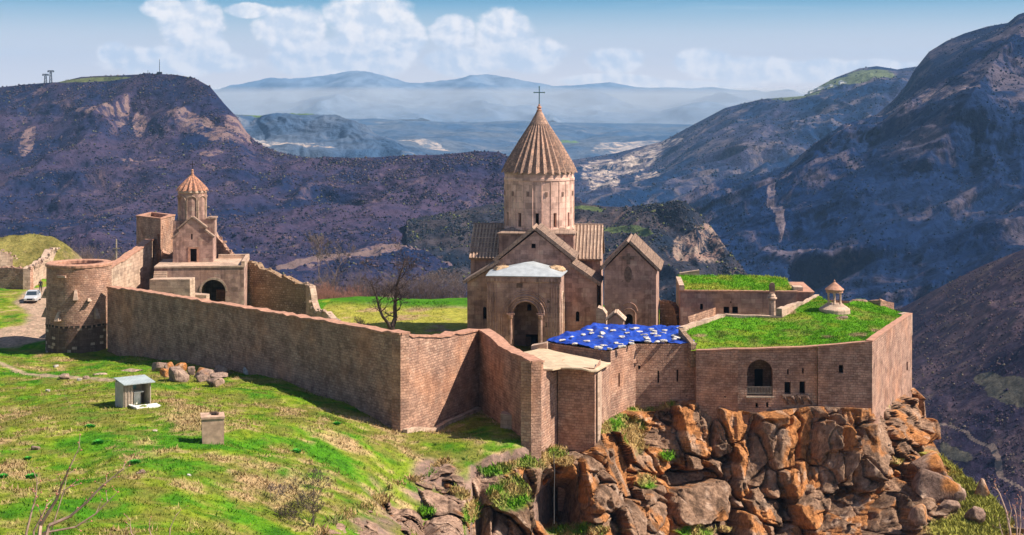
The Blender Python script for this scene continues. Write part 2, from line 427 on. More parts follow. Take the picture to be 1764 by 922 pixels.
def m_cone(name='cone_stone', ca=(.50, .29, .20), cb=(.27, .175, .135)):
    t = newmat(name); pos = t.node('NewGeometry').outputs['Position']; uv = t.node('UVMap').outputs[0]
    sp = t.node('SeparateXYZ', Vector=uv)
    w = t.math('FRACT', t.math('MULTIPLY', sp.outputs[1], 1.45)); line = t.ramp(w, .92, .97)
    n = t.noise(t.vmath('MULTIPLY', pos, (2.5, 2.5, .5)), 1, 6, .65); c = t.mix(t.ramp(n, .35, .6), ca, cb)
    n2 = t.noise(pos, 5, 4); c = t.mix(t.ramp(n2, .42, .62, 0, .8), c, (.15, .10, .085))
    c = t.mix(t.math('MULTIPLY', line, .6), c, (.14, .09, .07))
    return finish(t, c, .88, n2, .4, .05)
M['cone'] = m_cone(); M['redcone'] = m_cone('red_cone_stone', (.60, .27, .16), (.36, .17, .11))
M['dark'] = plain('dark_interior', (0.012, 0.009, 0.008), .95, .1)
M['wood'] = plain('old_wood', (0.16, 0.085, 0.05), .8, .3, 6)
M['woodlight'] = plain('grey_wood', (0.34, 0.27, 0.21), .85, .25, 6)
M['iron'] = plain('dark_iron', (0.02, 0.022, 0.028), .5, .2, 6, .6, .5)
M['verd'] = plain('green_cross_metal', (0.03, 0.10, 0.12), .5, .2, 6, .4, .5)
def m_sheet(name, col, freq=4.0):
    t = newmat(name); pos = t.node('NewGeometry').outputs['Position']; uv = t.node('UVMap').outputs[0]
    n = t.noise(pos, .9, 5, .6); c = t.mix(t.ramp(n, .3, .7), col, [q*.75 for q in col])
    sp = t.node('SeparateXYZ', Vector=uv); w = t.math('SINE', t.math('MULTIPLY', sp.outputs[0], freq*2*pi))
    return finish(t, c, .5, w, .25, .02, .1, .4)
M['zinc'] = m_sheet('pale_metal_sheet', (0.44, 0.47, 0.50), 1.2)
M['tan'] = m_sheet('tan_roof_sheet', (0.66, 0.50, 0.33), 2)
M['shedroof'] = m_sheet('grey_sheet', (0.42, 0.47, 0.47), 4)
M['concrete'] = plain('concrete', (0.44, 0.29, 0.21), .9, .25, 2.5)
M['cream'] = plain('cream_plaster', (0.50, 0.43, 0.37), .9, .12, 2)
M['white'] = plain('white_slab', (0.75, 0.72, 0.68), .8, .1, 3)
# ------------------------------------------------------------------ far land
def m_mount(name, dark, mid, rock, s1=0.02, s2=0.12, green=(.10, .16, .03), rk=.5, scree=(.50, .38, .30), bs=1.0, bd=6.0, rt0=.55):
    t = newmat(name); pos = t.node('NewGeometry').outputs['Position']
    a = t.node('Attribute', {'attribute_name': 'mask'}); sp = t.node('SeparateColor', Color=a.outputs['Color']); r, g, b = sp.outputs[:3]
    n1 = t.noise(pos, s1, 7, .62, .3); n2 = t.noise(pos, s2, 6, .7)
    c = t.mix(t.ramp(n1, .36, .64), dark, mid)
    c = t.mix(t.ramp(n2, .46, .64, 0, .55), c, [q*.4 for q in dark])
    n3 = t.noise(t.vmath('MULTIPLY', pos, (1, 1, .35)), s1*2.6, 8, .68, .5)
    c = t.mix(t.math('MULTIPLY', t.ramp(n3, rt0, rt0+.13), rk), c, rock)
    nn = t.math('ADD', t.math('MULTIPLY', n2, .9), -.45)
    nw = t.math('MULTIPLY', t.math('SUBTRACT', t.noise(t.vmath('MULTIPLY', pos, (1, 1, .3)), s1*2.0, 7, .7, .25), .5), 3.2)
    nn2 = t.math('ADD', nn, nw)
    e = lambda m, lo, hi: t.math('MULTIPLY', t.ramp(t.math('ADD', m, nn2), lo, hi), t.ramp(m, .02, .3))
    c = t.mix(t.math('MULTIPLY', e(r, .35, .75), t.ramp(t.noise(t.vmath('MULTIPLY', pos, (1, 1, .22)), s1*7, 6, .75, .3), .42, .56)), c, t.mix(t.ramp(n2, .4, .6), scree, rock))
    c = t.mix(e(g, .35, .6), c, t.mix(t.ramp(n2, .4, .6), green, [q*.6 for q in green]))
    c = t.mix(t.math('MULTIPLY', t.ramp(t.math('ADD', b, t.math('MULTIPLY', nn, .35)), .35, .55), .9), c, [q*.85 for q in scree])
    return finish(t, c, .95, t.math('ADD', n2, t.math('MULTIPLY', n3, 1.5)), bs, bd, 0, .05)
def pmask(px, py, patches):
    m = np.zeros(px.shape+(3,))
    for (x, y, rx, ry, rot, ch) in patches:
        c, s = cos(R(rot)), sin(R(rot)); dx = px-x; dy = py-y
        d = ((dx*c+dy*s)/rx)**2+((-dx*s+dy*c)/ry)**2
        k = 'rgb'.index(ch); m[..., k] = np.maximum(m[..., k], 1-sstep(d, .4, 1.5))
    return m
def polymask(px, py, line, w, m, k):
    for (x0, y0), (x1, y1) in zip(line[:-1], line[1:]):
        L2 = (x1-x0)**2+(y1-y0)**2; t = np.clip(((px-x0)*(x1-x0)+(py-y0)*(y1-y0))/L2, 0, 1)
        d = np.hypot(px-(x0+t*(x1-x0)), py-(y0+t*(y1-y0))); m[..., k] = np.maximum(m[..., k], 1-sstep(d, w*.5, w*1.3))
LAND = {}
def mountain(name, mat, lines, nx, rows, amp, scale, seed, patches=(), skew=0, lowf=0.0, roads=(), gully=0.5, crest_amp=.12, kind='structure', aniso=(1, .3, .5), steps=None, back=(.25, .3)):
    x0 = min(p[0] for p in lines[0]); x1 = max(p[0] for p in lines[0]); xs = np.linspace(x0, x1, nx)
    L = []
    for ln in lines:
        a = np.array(ln, float); y = np.interp(xs, a[:, 0], a[:, 1]); D = np.interp(xs, a[:, 0], a[:, 2])
        L.append(np.stack([(xs-HX)/F*D, D, EZ-(y-HY)/F*D], -1))
    V = []; T = []
    for k in range(len(L)-1):
        n = rows[k]
        for i in range(n):
            t = i/n; V.append(L[k]*(1-t)+L[k+1]*t); T.append(k+t)
    V.append(L[-1]); T.append(len(L)-1)
    V = np.array(V); T = np.array(T)/(len(L)-1)
    px = V[..., 0]/V[..., 1]*F+HX; py = HY-(V[..., 2]-EZ)/V[..., 1]*F
    mask = pmask(px, py, patches)
    for ln, w in roads: polymask(px, py, ln, w, mask, 2)
    q = V/scale; q = q+np.stack([q[..., 1]*skew*.3+q[..., 2]*skew, q[..., 2]*0, q[..., 2]*0], -1)
    w = np.stack([fbm(q*1.0+5, 3, seed+50), fbm(q+9, 3, seed+51), fbm(q-7, 3, seed+52)], -1)*.5
    g = fbm(q*np.array(aniso)+w, 7, seed, .5, True); h = fbm(q*2+w, 7, seed+9, .55)
    d = (gully*g+(1-gully)*h*.8)-.12*(lowf > 0)+lowf*fbm(q*np.array(aniso)*.38+11, 3, seed+70, .5, True)
    env = (crest_amp+(1-crest_amp)*sstep(T, 0, .22 if not lowf else .40))[:, None]
    if steps:                                             # cliff bands
        d = d+steps[0]*np.clip(np.sin(V[..., 2]/steps[1]*2*pi+3*h)*1.6, -1, 1)
    dirn = np.array([.1, -.75, .6])
    V = V+(d*env*amp)[..., None]*dirn
    Dm = V[0, :, 1:2]
    bk = []
    for k in (1, 2, 3):
        b = V[0].copy(); f = 1+back[0]*k/3; b[:, :2] *= f; b[:, 2] = V[0, :, 2]-back[1]*Dm[:, 0]*(k/3)**1.5*.6; bk.append(b)
    VV = np.concatenate([np.array(bk[::-1]), V]); mm = np.concatenate([np.repeat(mask[:1], 3, 0), mask])
    ny = VV.shape[0]
    LAND[name] = (V, mask, px, py)
    Fc = gridfaces(ny, nx)[:, ::-1]
    o = np_mesh(name, VV.reshape(-1, 3), Fc, mat, {'mask': mm.reshape(-1, 3)})
    o['kind'] = kind
    return o
# far mountain chain
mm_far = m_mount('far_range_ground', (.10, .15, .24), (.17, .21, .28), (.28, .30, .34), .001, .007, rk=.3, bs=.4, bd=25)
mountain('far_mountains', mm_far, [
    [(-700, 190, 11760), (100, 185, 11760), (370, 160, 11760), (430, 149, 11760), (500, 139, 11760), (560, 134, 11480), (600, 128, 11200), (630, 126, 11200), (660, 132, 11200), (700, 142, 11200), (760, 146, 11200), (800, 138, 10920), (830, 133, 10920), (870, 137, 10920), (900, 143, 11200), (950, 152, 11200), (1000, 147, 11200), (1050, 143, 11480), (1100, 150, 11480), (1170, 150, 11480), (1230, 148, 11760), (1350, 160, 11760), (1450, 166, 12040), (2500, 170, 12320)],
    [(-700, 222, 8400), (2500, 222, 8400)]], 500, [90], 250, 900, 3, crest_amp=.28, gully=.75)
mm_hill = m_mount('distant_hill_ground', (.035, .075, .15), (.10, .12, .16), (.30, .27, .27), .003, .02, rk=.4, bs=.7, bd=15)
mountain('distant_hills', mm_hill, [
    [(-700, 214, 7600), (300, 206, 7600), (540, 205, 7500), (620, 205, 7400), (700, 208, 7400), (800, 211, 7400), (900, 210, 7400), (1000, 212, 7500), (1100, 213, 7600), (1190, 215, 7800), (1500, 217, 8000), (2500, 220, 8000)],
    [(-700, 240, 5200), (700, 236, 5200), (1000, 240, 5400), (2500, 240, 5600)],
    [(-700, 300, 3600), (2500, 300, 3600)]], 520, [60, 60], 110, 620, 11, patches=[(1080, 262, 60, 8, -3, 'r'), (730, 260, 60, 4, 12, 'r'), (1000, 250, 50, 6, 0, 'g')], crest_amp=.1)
mountain('plateau_cliffs', mm_hill, [
    [(-300, 195, 3300), (395, 197, 3200), (440, 199, 3200), (520, 203, 3100), (585, 206, 3000), (603, 214, 2950), (622, 226, 2900), (645, 238, 2850), (680, 250, 2800), (740, 262, 2700), (830, 280, 2600)],
    [(-300, 206, 2950), (395, 207, 2950), (440, 207, 2950), (520, 210, 2900), (585, 212, 2880), (603, 220, 2850), (645, 246, 2750), (680, 258, 2700), (740, 270, 2600), (830, 288, 2500)],
    [(-300, 240, 2850), (395, 240, 2850), (520, 245, 2800), (585, 250, 2750), (645, 262, 2650), (740, 284, 2500), (830, 300, 2400)],
    [(-300, 330, 2300), (830, 340, 2200)]], 420, [12, 45, 40], 60, 210, 21, patches=[(500, 203, 90, 4, 2, 'g'), (430, 250, 40, 10, 20, 'r'), (520, 262, 60, 5, 5, 'r')], gully=.6, crest_amp=.05)
# left mountain with the flat top
mm_left = m_mount('left_mountain_ground', (.010, .018, .060), (.060, .042, .078), (.19, .12, .12), .012, .085, rk=.5, bs=1, bd=3, scree=(.20, .135, .125), green=(.13, .15, .06))  # blue of hazy shadows is put into the dark and mid colours
mountain('left_mountain', mm_left, [
    [(-260, 178, 1700), (-60, 160, 1650), (0, 152, 1600), (60, 146, 1560), (100, 143, 1540), (140, 134, 1540), (180, 131, 1540), (250, 128, 1500), (300, 130, 1480), (335, 135, 1460), (362, 150, 1440), (385, 178, 1420), (410, 204, 1400), (425, 228, 1390), (440, 243, 1380), (475, 262, 1360), (520, 272, 1340), (560, 275, 1320), (620, 273, 1300), (700, 267, 1280), (760, 266, 1260), (820, 262, 1240), (860, 264, 1220), (885, 278, 1200), (920, 300, 1180), (1000, 348, 1150), (1060, 380, 1120), (1120, 420, 1100)],
    [(-260, 215, 1560), (0, 205, 1500), (140, 198, 1450), (250, 215, 1400), (335, 222, 1380), (410, 236, 1360), (440, 262, 1350), (475, 275, 1330), (620, 290, 1260), (760, 290, 1200), (860, 290, 1170), (1000, 370, 1120), (1120, 440, 1060)],
    [(-260, 380, 1200), (0, 370, 1150), (400, 370, 1120), (620, 360, 1120), (860, 370, 1080), (1120, 470, 1000)],
    [(-260, 480, 900), (0, 470, 850), (500, 465, 850), (800, 440, 900), (1120, 500, 880)],
    [(-260, 640, 620), (1120, 640, 620)]], 620, [70, 90, 60, 50], 34, 120, 31, patches=[
        (165, 138, 70, 4, -4, 'g'), (350, 225, 70, 18, 22, 'r'), (212, 195, 10, 30, 18, 'r'), (170, 200, 40, 8, 5, 'r'), (240, 210, 14, 22, 0, 'r'), (410, 225, 30, 16, 45, 'r'), (45, 240, 12, 25, 30, 'r'), (365, 275, 22, 7, -10, 'r'), (240, 280, 40, 6, 8, 'r'),
        (610, 455, 90, 9, -13, 'r'), (740, 428, 60, 8, -12, 'r'), (800, 418, 40, 10, -8, 'r'), (780, 450, 20, 12, 10, 'r'), (690, 445, 60, 7, -12, 'r')],
    roads=[([(480, 480), (560, 462), (650, 447), (740, 432), (830, 416)], 4.5)], gully=.5, aniso=(1, .45, .5))
# valley mesa with a cliff face, right behind the cathedral
mm_mesa = m_mount('mesa_ground', (.012, .020, .040), (.060, .048, .055), (.27, .165, .135), .02, .12, rk=.35, bs=1, bd=2.5, scree=(.32, .23, .18), green=(.10, .13, .05))
mountain('mesa', mm_mesa, [
    [(700, 380, 1010), (860, 350, 1000), (960, 350, 980), (1000, 351, 960), (1040, 356, 950), (1080, 357, 940), (1130, 353, 930), (1175, 349, 920), (1195, 360, 915), (1215, 380, 905), (1235, 402, 895), (1250, 432, 885), (1275, 455, 870), (1290, 478, 860), (1330, 520, 840), (1380, 560, 820)],
    [(700, 410, 960), (860, 395, 950), (1000, 380, 930), (1080, 385, 915), (1130, 375, 905), (1175, 372, 900), (1215, 400, 890), (1250, 445, 870), (1290, 492, 850), (1380, 570, 800)],
    [(700, 450, 880), (1000, 440, 860), (1080, 445, 850), (1175, 455, 865), (1215, 470, 860), (1250, 485, 850), (1290, 510, 830), (1380, 590, 780)],
    [(700, 600, 640), (1380, 640, 640)]], 360, [40, 60, 60], 20, 60, 41, patches=[(1225, 420, 40, 45, 50, 'r'), (1180, 430, 26, 24, 0, 'r'), (1070, 400, 60, 5, 15, 'g'), (1010, 362, 30, 5, 0, 'g')], gully=.7, aniso=(1, .5, .12))
# right hand massif
mm_r2 = m_mount('ridge_ground', (.005, .026, .085), (.045, .048, .100), (.20, .16, .17), .007, .05, rt0=.50, rk=.6, bs=1, bd=7, scree=(.58, .46, .38), green=(.13, .16, .09))  # haze blue painted into the dark and mid base colours
mountain('gorge_ridge', mm_r2, [
    [(900, 300, 3000), (985, 276, 2950), (1020, 270, 2900), (1060, 264, 2850), (1100, 254, 2800), (1140, 244, 2750), (1170, 228, 2700), (1200, 212, 2650), (1250, 186, 2600), (1310, 172, 2600), (1385, 166, 2650), (1410, 150, 2750), (1440, 134, 2800), (1480, 119, 2850), (1510, 115, 2850), (1545, 121, 2800), (1575, 116, 2800), (1700, 100, 2800), (2100, 60, 2800)],
    [(900, 320, 2700), (985, 300, 2650), (1060, 290, 2600), (1140, 275, 2500), (1250, 215, 2450), (1310, 192, 2450), (1400, 180, 2400), (1510, 160, 2400), (1700, 180, 2300), (2100, 180, 2300)],
    [(900, 380, 1900), (1100, 370, 1850), (1300, 300, 2000), (1500, 280, 2000), (2100, 300, 2000)],
    [(900, 560, 1200), (2100, 560, 1200)]], 620, [60, 120, 80], 110, 300, 51, patches=[
        (1085, 285, 60, 20, -22, 'r'), (1120, 262, 60, 11, -22, 'r'), (1030, 320, 36, 24, 40, 'r'), (1110, 325, 26, 16, -35, 'r'), (1040, 290, 30, 14, -10, 'r'), (1160, 250, 20, 10, -30, 'r'),
        (1460, 148, 80, 13, -8, 'g'), (1370, 173, 40, 7, -3, 'g'), (1500, 130, 40, 8, 0, 'g')],
    gully=.62, crest_amp=.03, aniso=(1, .30, .55), skew=-.6, lowf=.6)
mm_r1 = m_mount('massif_ground', (.001, .012, .056), (.008, .022, .072), (.12, .095, .12), .006, .055, rt0=.50, rk=.75, bs=1, bd=5, scree=(.22, .165, .17), green=(.09, .13, .05))  # deep blue of distant haze is put into the ground colour itself
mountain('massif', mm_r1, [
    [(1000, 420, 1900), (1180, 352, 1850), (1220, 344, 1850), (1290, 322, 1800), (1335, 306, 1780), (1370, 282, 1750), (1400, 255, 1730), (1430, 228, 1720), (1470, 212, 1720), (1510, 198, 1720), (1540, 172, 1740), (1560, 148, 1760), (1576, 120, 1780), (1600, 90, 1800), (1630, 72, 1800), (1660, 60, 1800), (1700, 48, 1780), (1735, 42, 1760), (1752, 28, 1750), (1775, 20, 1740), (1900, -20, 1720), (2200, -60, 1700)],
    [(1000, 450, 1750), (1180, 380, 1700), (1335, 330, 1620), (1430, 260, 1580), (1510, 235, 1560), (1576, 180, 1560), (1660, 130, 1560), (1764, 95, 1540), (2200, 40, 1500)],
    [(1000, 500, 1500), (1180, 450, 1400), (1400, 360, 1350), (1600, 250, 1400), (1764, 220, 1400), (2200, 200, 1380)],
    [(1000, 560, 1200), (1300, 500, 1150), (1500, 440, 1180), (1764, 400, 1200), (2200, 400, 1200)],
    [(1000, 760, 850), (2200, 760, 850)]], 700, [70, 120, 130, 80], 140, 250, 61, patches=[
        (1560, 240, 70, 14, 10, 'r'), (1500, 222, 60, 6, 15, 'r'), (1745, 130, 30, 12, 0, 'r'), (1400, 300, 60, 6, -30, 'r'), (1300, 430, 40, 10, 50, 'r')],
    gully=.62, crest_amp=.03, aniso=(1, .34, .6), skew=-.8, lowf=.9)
# near dark slope on the right, beyond the river
mm_r3 = m_mount('slope_ground', (.026, .020, .045), (.090, .058, .070), (.26, .19, .13), .03, .22, rk=.3, bs=1, bd=1.2, scree=(.25, .18, .15), green=(.12, .105, .08))
mountain('gorge_slope', mm_r3, [
    [(1300, 640, 900), (1430, 590, 860), (1520, 545, 820), (1560, 528, 800), (1600, 506, 780), (1650, 480, 760), (1700, 455, 740), (1764, 430, 720), (2100, 330, 680)],
    [(1300, 760, 620), (1560, 680, 560), (1764, 600, 520), (2100, 560, 500)],
    [(1300, 1000, 420), (2100, 1000, 380)]], 360, [130, 110], 13, 60, 71, patches=[(1740, 680, 50, 26, 10, 'g'), (1700, 660, 30, 10, 0, 'g'), (1640, 790, 30, 10, 30, 'g')],
    roads=[([(1585, 742), (1625, 744), (1660, 757), (1695, 778), (1712, 800), (1725, 825), (1764, 845), (1900, 870)], 2.6), ([(1700, 780), (1712, 803), (1722, 820)], 6)], gully=.5, crest_amp=.2, aniso=(1, .6, .6))
# valley floor to the horizon
mb = MB(); n = 40
V = np.array([[(-45000+90000*i/n), (-3000+63000*j/n), EZ-300] for j in range(n+1) for i in range(n+1)], float)
o = np_mesh('valley_floor', V, gridfaces(n+1, n+1), mm_hill, {'mask': np.zeros((len(V), 3))}); o['kind'] = 'structure'

# shrubs and small trees that speckle the slopes: countless, one object per slope
OCT = np.array([(1, 0, 0), (-1, 0, 0), (0, 1, 0), (0, -1, 0), (0, 0, 1), (0, 0, -1)], float)
OF = np.array([(0, 2, 4), (2, 1, 4), (1, 3, 4), (3, 0, 4), (2, 0, 5), (1, 2, 5), (3, 1, 5), (0, 3, 5)])
def m_col(name, rough=.95):
    t = newmat(name); a = t.node('Attribute', {'attribute_name': 'tint'}); pos = t.node('NewGeometry').outputs['Position']
    return finish(t, t.mix(t.ramp(t.noise(pos, 3, 3), .3, .7, .0, .5), a.outputs['Color'], t.mix(1, a.outputs['Color'], (.55, .55, .55), 'MULTIPLY')), rough, None, spec=.05)
M['shrub'] = m_col('shrub_leaves')
def scatter_shrubs(name, land, n, size, cols, seed, tmax=.8, avoid=True, label=None):
    V, mask, px, py = LAND[land]; r = np.random.default_rng(seed)
    ny, nx = V.shape[:2]; vis = (px > -60) & (px < 1830) & (py < 930) & (py > -20)
    w = vis.astype(float)*(1-np.clip(mask.sum(-1), 0, 1)*.9)
    cl = fbm(V/(size[1]*14), 4, seed); w *= sstep(cl, -.3, .35)+.08
    w[-1] = 0; w = w.ravel()/w.sum(); idx = r.choice(ny*nx, n, p=w)
    base = V.reshape(-1, 3)[idx]+r.normal(0, 1, (n, 3))*np.array([2, 1, 0])*size[1]*.3
    s = size[0]+(size[1]-size[0])*r.random(n)**2
    vs = OCT[None]*s[:, None, None]*(0.7+.6*r.random((n, 6, 1)))*np.array([1, 1, .85]); vs = vs+base[:, None]+np.array([0, 0, .35])*s[:, None, None]
    Fc = (OF[None]+6*np.arange(n)[:, None, None]).reshape(-1, 3)
    cc = np.array([c[:3] for c in cols]); pw = np.array([c[3] for c in cols]); pick = r.choice(len(cols), n, p=pw/pw.sum())
    C = np.repeat(cc[pick]*(0.7+.6*r.random((n, 1))), 6, 0)
    o = np_mesh(name, vs.reshape(-1, 3), Fc, M['shrub'], {'tint': C}, smooth=False)
    tag(o, label, 'shrubs', kind='stuff')
scatter_shrubs('woodland', 'left_mountain', 36000, (.4, 1.35), [(.022, .024, .06, 5), (.060, .045, .07, 4), (.13, .13, .07, .4), (.12, .08, .08, .8)], 5, label='bare purple brown scrub woodland covering the left mountain')
scatter_shrubs('woodland', 'mesa', 9000, (.35, 1.2), [(.02, .026, .04, 5), (.055, .05, .05, 3), (.14, .15, .05, .7)], 6, label='dark scrub on the small flat-topped hill behind the cathedral')
scatter_shrubs('woodland', 'gorge_slope', 9000, (.2, .7), [(.04, .028, .05, 5), (.09, .06, .07, 4), (.15, .12, .09, 1)], 7, label='bare purple scrub on the near right gorge slope')
scatter_shrubs('woodland', 'massif', 8000, (.5, 1.5), [(.004, .018, .055, 6), (.03, .035, .07, 2)], 8, label='dark woodland on the right massif, both tinted haze blue')
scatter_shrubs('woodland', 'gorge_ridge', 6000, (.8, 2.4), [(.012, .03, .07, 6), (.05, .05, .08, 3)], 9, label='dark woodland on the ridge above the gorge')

# ------------------------------------------------------------------ near ground
WP = []
def wp(px, py, D): p = P(px, py, D); WP.append((p.x, p.y, p.z-EZ))
for q in [(0, 590, 169), (0, 570, 174), (40, 545, 182), (56, 519, 192), (0, 500, 201), (70, 502, 200), (136, 606, 164), (60, 606, 164), (0, 606, 164), (190, 607, 164), (300, 622, 151.5), (430, 640, 139.5), (560, 690, 128), (640, 722, 123), (693, 750, 119.5),
          (240, 698, 115), (368, 768, 95), (0, 640, 146), (0, 700, 118), (0, 800, 90), (0, 922, 68), (200, 760, 97), (200, 850, 80), (300, 922, 68), (500, 720, 112), (500, 800, 96), (500, 922, 80), (600, 760, 111), (600, 850, 95), (300, 660, 130), (400, 668, 126),
          (640, 850, 98), (580, 922, 84), (700, 790, 113), (700, 850, 107), (700, 922, 100), (800, 770, 117), (800, 850, 110), (800, 922, 104), (860, 800, 114), (900, 850, 111), (900, 922, 106), (760, 738, 125), (820, 708, 131), (865, 742, 124), (905, 762, 119.5)]: wp(*q)
WP += [(-15, 150, -27), (0, 150, -27), (15, 150, -27), (-20, 175, -27), (5, 175, -27), (25, 160, -27), (-5, 193, -26.6), (-34, 160, -27.2), (-40, 175, -27.2), (-28, 200, -26.6), (-7, 205, -26.3), (-20, 207, -26.4), (-50, 190, -27), (-60, 215, -27), (-50, 215, -29),
       (-25, 30, -12), (-8, 30, -12.5), (0, 60, -24), (-40, 40, -13.5), (-60, 70, -20), (12, 70, -34), (30, 90, -42), (20, 105, -36), (60, 100, -50), (-100, 165, -27), (-95, 100, -23), (-90, 50, -15), (-100, 200, -25), (-5, 5, -4), (-40, 5, -4), (30, 30, -25),
       (40, 150, -27), (40, 175, -27), (10, 120, -33), (-90, 215, -24), (-75, 205, -24.9)]
gz = RBF(WP)
def ground(x, y):
    z = gz(x, y)
    # knoll with the ruins on the far left
    z = z+6.2*np.exp(-((x+80)/9.5)**2-((y-226)/9)**2)+3.0*np.exp(-((x+72)/5)**2-((y-226)/7)**2)
    z = z+1.1*np.exp(-((x+30.2)/3.6)**2-((y-176)/3)**2)                 # grassy heap inside the wall
    # far lip of the promontory, then the gorge
    lip = np.where(x < -55, 238+0*x, 206+4*np.sin(x*.13)+(x < -30)*12*sstep(-x, 30, 45))
    z = z-sstep(y, lip, lip+26)*60
    # cliff under the right hand buildings
    s = sstep(x, -3.4, -1.4); front = np.interp(x, [-5, -3.2, 1.6, 4.3, 8, 12.4, 17, 36, 44.6], [108, 113, 117, 127, 130, 141, 137, 135, 158])
    drop = s*(1-sstep(y, front-.5, front+1.2))
    z = z-drop*26
    r = sstep(x, 43+(y-150)*.12, 47+(y-150)*.12)*sstep(y, 100, 130); z = z-r*40
    return z
def relief(x, y):
    p = np.stack([x, y, x*0], -1)
    return .75*fbm(p/7, 5, 91)+.10*fbm(p/1.1, 3, 92)
def in_court(x, y): return sstep(y, np.interp(x, [-100, -47, -9.5, -3, 2], [170, 166, 121, 134, 119]), np.interp(x, [-100, -47, -9.5, -3, 2], [173, 169, 124, 137, 122]))
def ground_colour(x, y, z, slope):
    p = np.stack([x, y, x*0], -1); px = x/y*F+HX; py = HY-(z-EZ)/y*F
    g1 = fbm(p/13, 5, 201); g2 = fbm(p/3.2, 5, 202); g3 = fbm(p/.9, 4, 203); big = fbm(p/26+3, 3, 204)
    fresh = np.array([.070, .225, .010]); lime = np.array([.215, .285, .022]); straw = np.array([.50, .33, .19]); olive = np.array([.19, .17, .04]); dirt = np.array([.46, .33, .235]); rockc = np.array([.23, .155, .12])
    c = fresh+(lime-fresh)*sstep(g2+.6*g1+.35*g3+.14, -.28, .30)[..., None]
    g4 = fbm(p/1.6+11, 4, 207); c = c+(olive-c)*(sstep(g4+.5*g1+.1, -.05, .40)*.75)[..., None]; c = c*(1-.30*sstep(-g3-.5*g4, .12, .45))[..., None]
    dry = np.zeros_like(x)
    for (cx, cy, rx, ry, k) in [(330, 725, 60, 28, .9), (480, 825, 120, 42, .85), (230, 780, 80, 40, .6), (560, 760, 80, 40, .55), (60, 640, 60, 14, .5), (650, 880, 90, 40, .55), (300, 690, 30, 12, .4), (500, 712, 60, 16, .3), (760, 800, 50, 40, .5), (850, 800, 60, 50, .6), (10, 800, 60, 60, .4), (640, 745, 40, 22, .5), (1000, 780, 60, 60, .5)]:
        dry = np.maximum(dry, k*np.exp(-((px-cx)/rx)**2-((py-cy)/ry)**2))
    dd = sstep(dry*.62+.22+.62*g2+.62*g3+.35*g1, .36, .80)
    c = c+(straw*(.80+.30*sstep(g3, -.4, .4))[..., None]-c)*(dd*.72)[..., None]
    ct = in_court(x, y)                                   # short dry turf in the courtyard, brighter near its far edge
    yel = np.array([.34, .33, .055]); c2 = yel+(np.array([.40, .27, .15])-yel)*sstep(g2+g1*.6, .05, .45)[..., None]
    c2 = c2+(fresh*.80-c2)*(sstep(y+6*g1, 193, 200)*sstep(x, -40, -25))[..., None]
    c2 = c2*(1+.35*g3+.2*g2)[..., None]
    c2 = np.where((x < -26)[..., None], fresh*1.0+(lime-fresh)*sstep(g2, -.2, .4)[..., None], c2)
    c = c+(c2-c)*(ct*(x > -48))[..., None]
    # dirt drive and the path round the tower
    road = np.zeros_like(x); pl = lambda L, w: 1-sstep(np.min([np.hypot(x-(a[0]+np.clip(((x-a[0])*(b[0]-a[0])+(y-a[1])*(b[1]-a[1]))/((b[0]-a[0])**2+(b[1]-a[1])**2), 0, 1)*(b[0]-a[0])), y-(a[1]+np.clip(((x-a[0])*(b[0]-a[0])+(y-a[1])*(b[1]-a[1]))/((b[0]-a[0])**2+(b[1]-a[1])**2), 0, 1)*(b[1]-a[1]))) for a, b in zip(L[:-1], L[1:])], axis=0)+.5*g2, w*.85, w*1.1)
    road = pl([(-100, 169.5), (-62, 171), (-57.5, 176), (-59, 184), (-64, 192), (-66, 204)], 3.9)
    road = np.maximum(road, pl([(-58, 182), (-50, 190)], 4.0))
    road = np.maximum(road, .85*pl([(-62, 158), (-52, 148), (-46, 139), (-38, 134)], .55))
    road = np.maximum(road, .8*pl([(-73, 200.5), (-60, 200.5)], .6)*0)
    c = c+(dirt*(.85+.25*g3)[..., None]-c)*road[..., None]
    # knoll: olive turf
    kn = np.exp(-((x+78)/13)**2-((y-224)/9)**2); c = c+(np.array([.21, .185, .055])*(1+.6*g2+.4*g3)[..., None]-c)*sstep(kn, .12, .4)[..., None]
    rs = sstep(slope+.25*g2, .75, 1.15); c = c+(rockc*(1+.5*g3)[..., None]-c)*rs[..., None]
    rk = np.zeros_like(x)
    for (cx, cy, rx, ry) in [(640, 905, 90, 40), (745, 830, 70, 60), (830, 850, 90, 70)]: rk = np.maximum(rk, np.exp(-((px-cx)/rx)**2-((py-cy)/ry)**2))
    rk = sstep(rk+.5*g2, .55, .9)*(1-ct); c = c+(rockc*1.2*(1+.5*g3)[..., None]-c)*rk[..., None]
    return np.clip(c, .01, .9), dd*(1-road)*(1-rs), np.clip(1-road-rs-rk, 0, 1)
gx = np.arange(-112, 62, .36); gy = np.concatenate([np.arange(4, 60, 1.0), np.arange(60, 262, .42)])
X, Y = np.meshgrid(gx, gy); Z0 = ground(X, Y)
gZ = Z0+relief(X, Y)*np.where((in_court(X, Y) > .5), np.where((X < -58) & (Y > 206), 1.5, .35), 1)
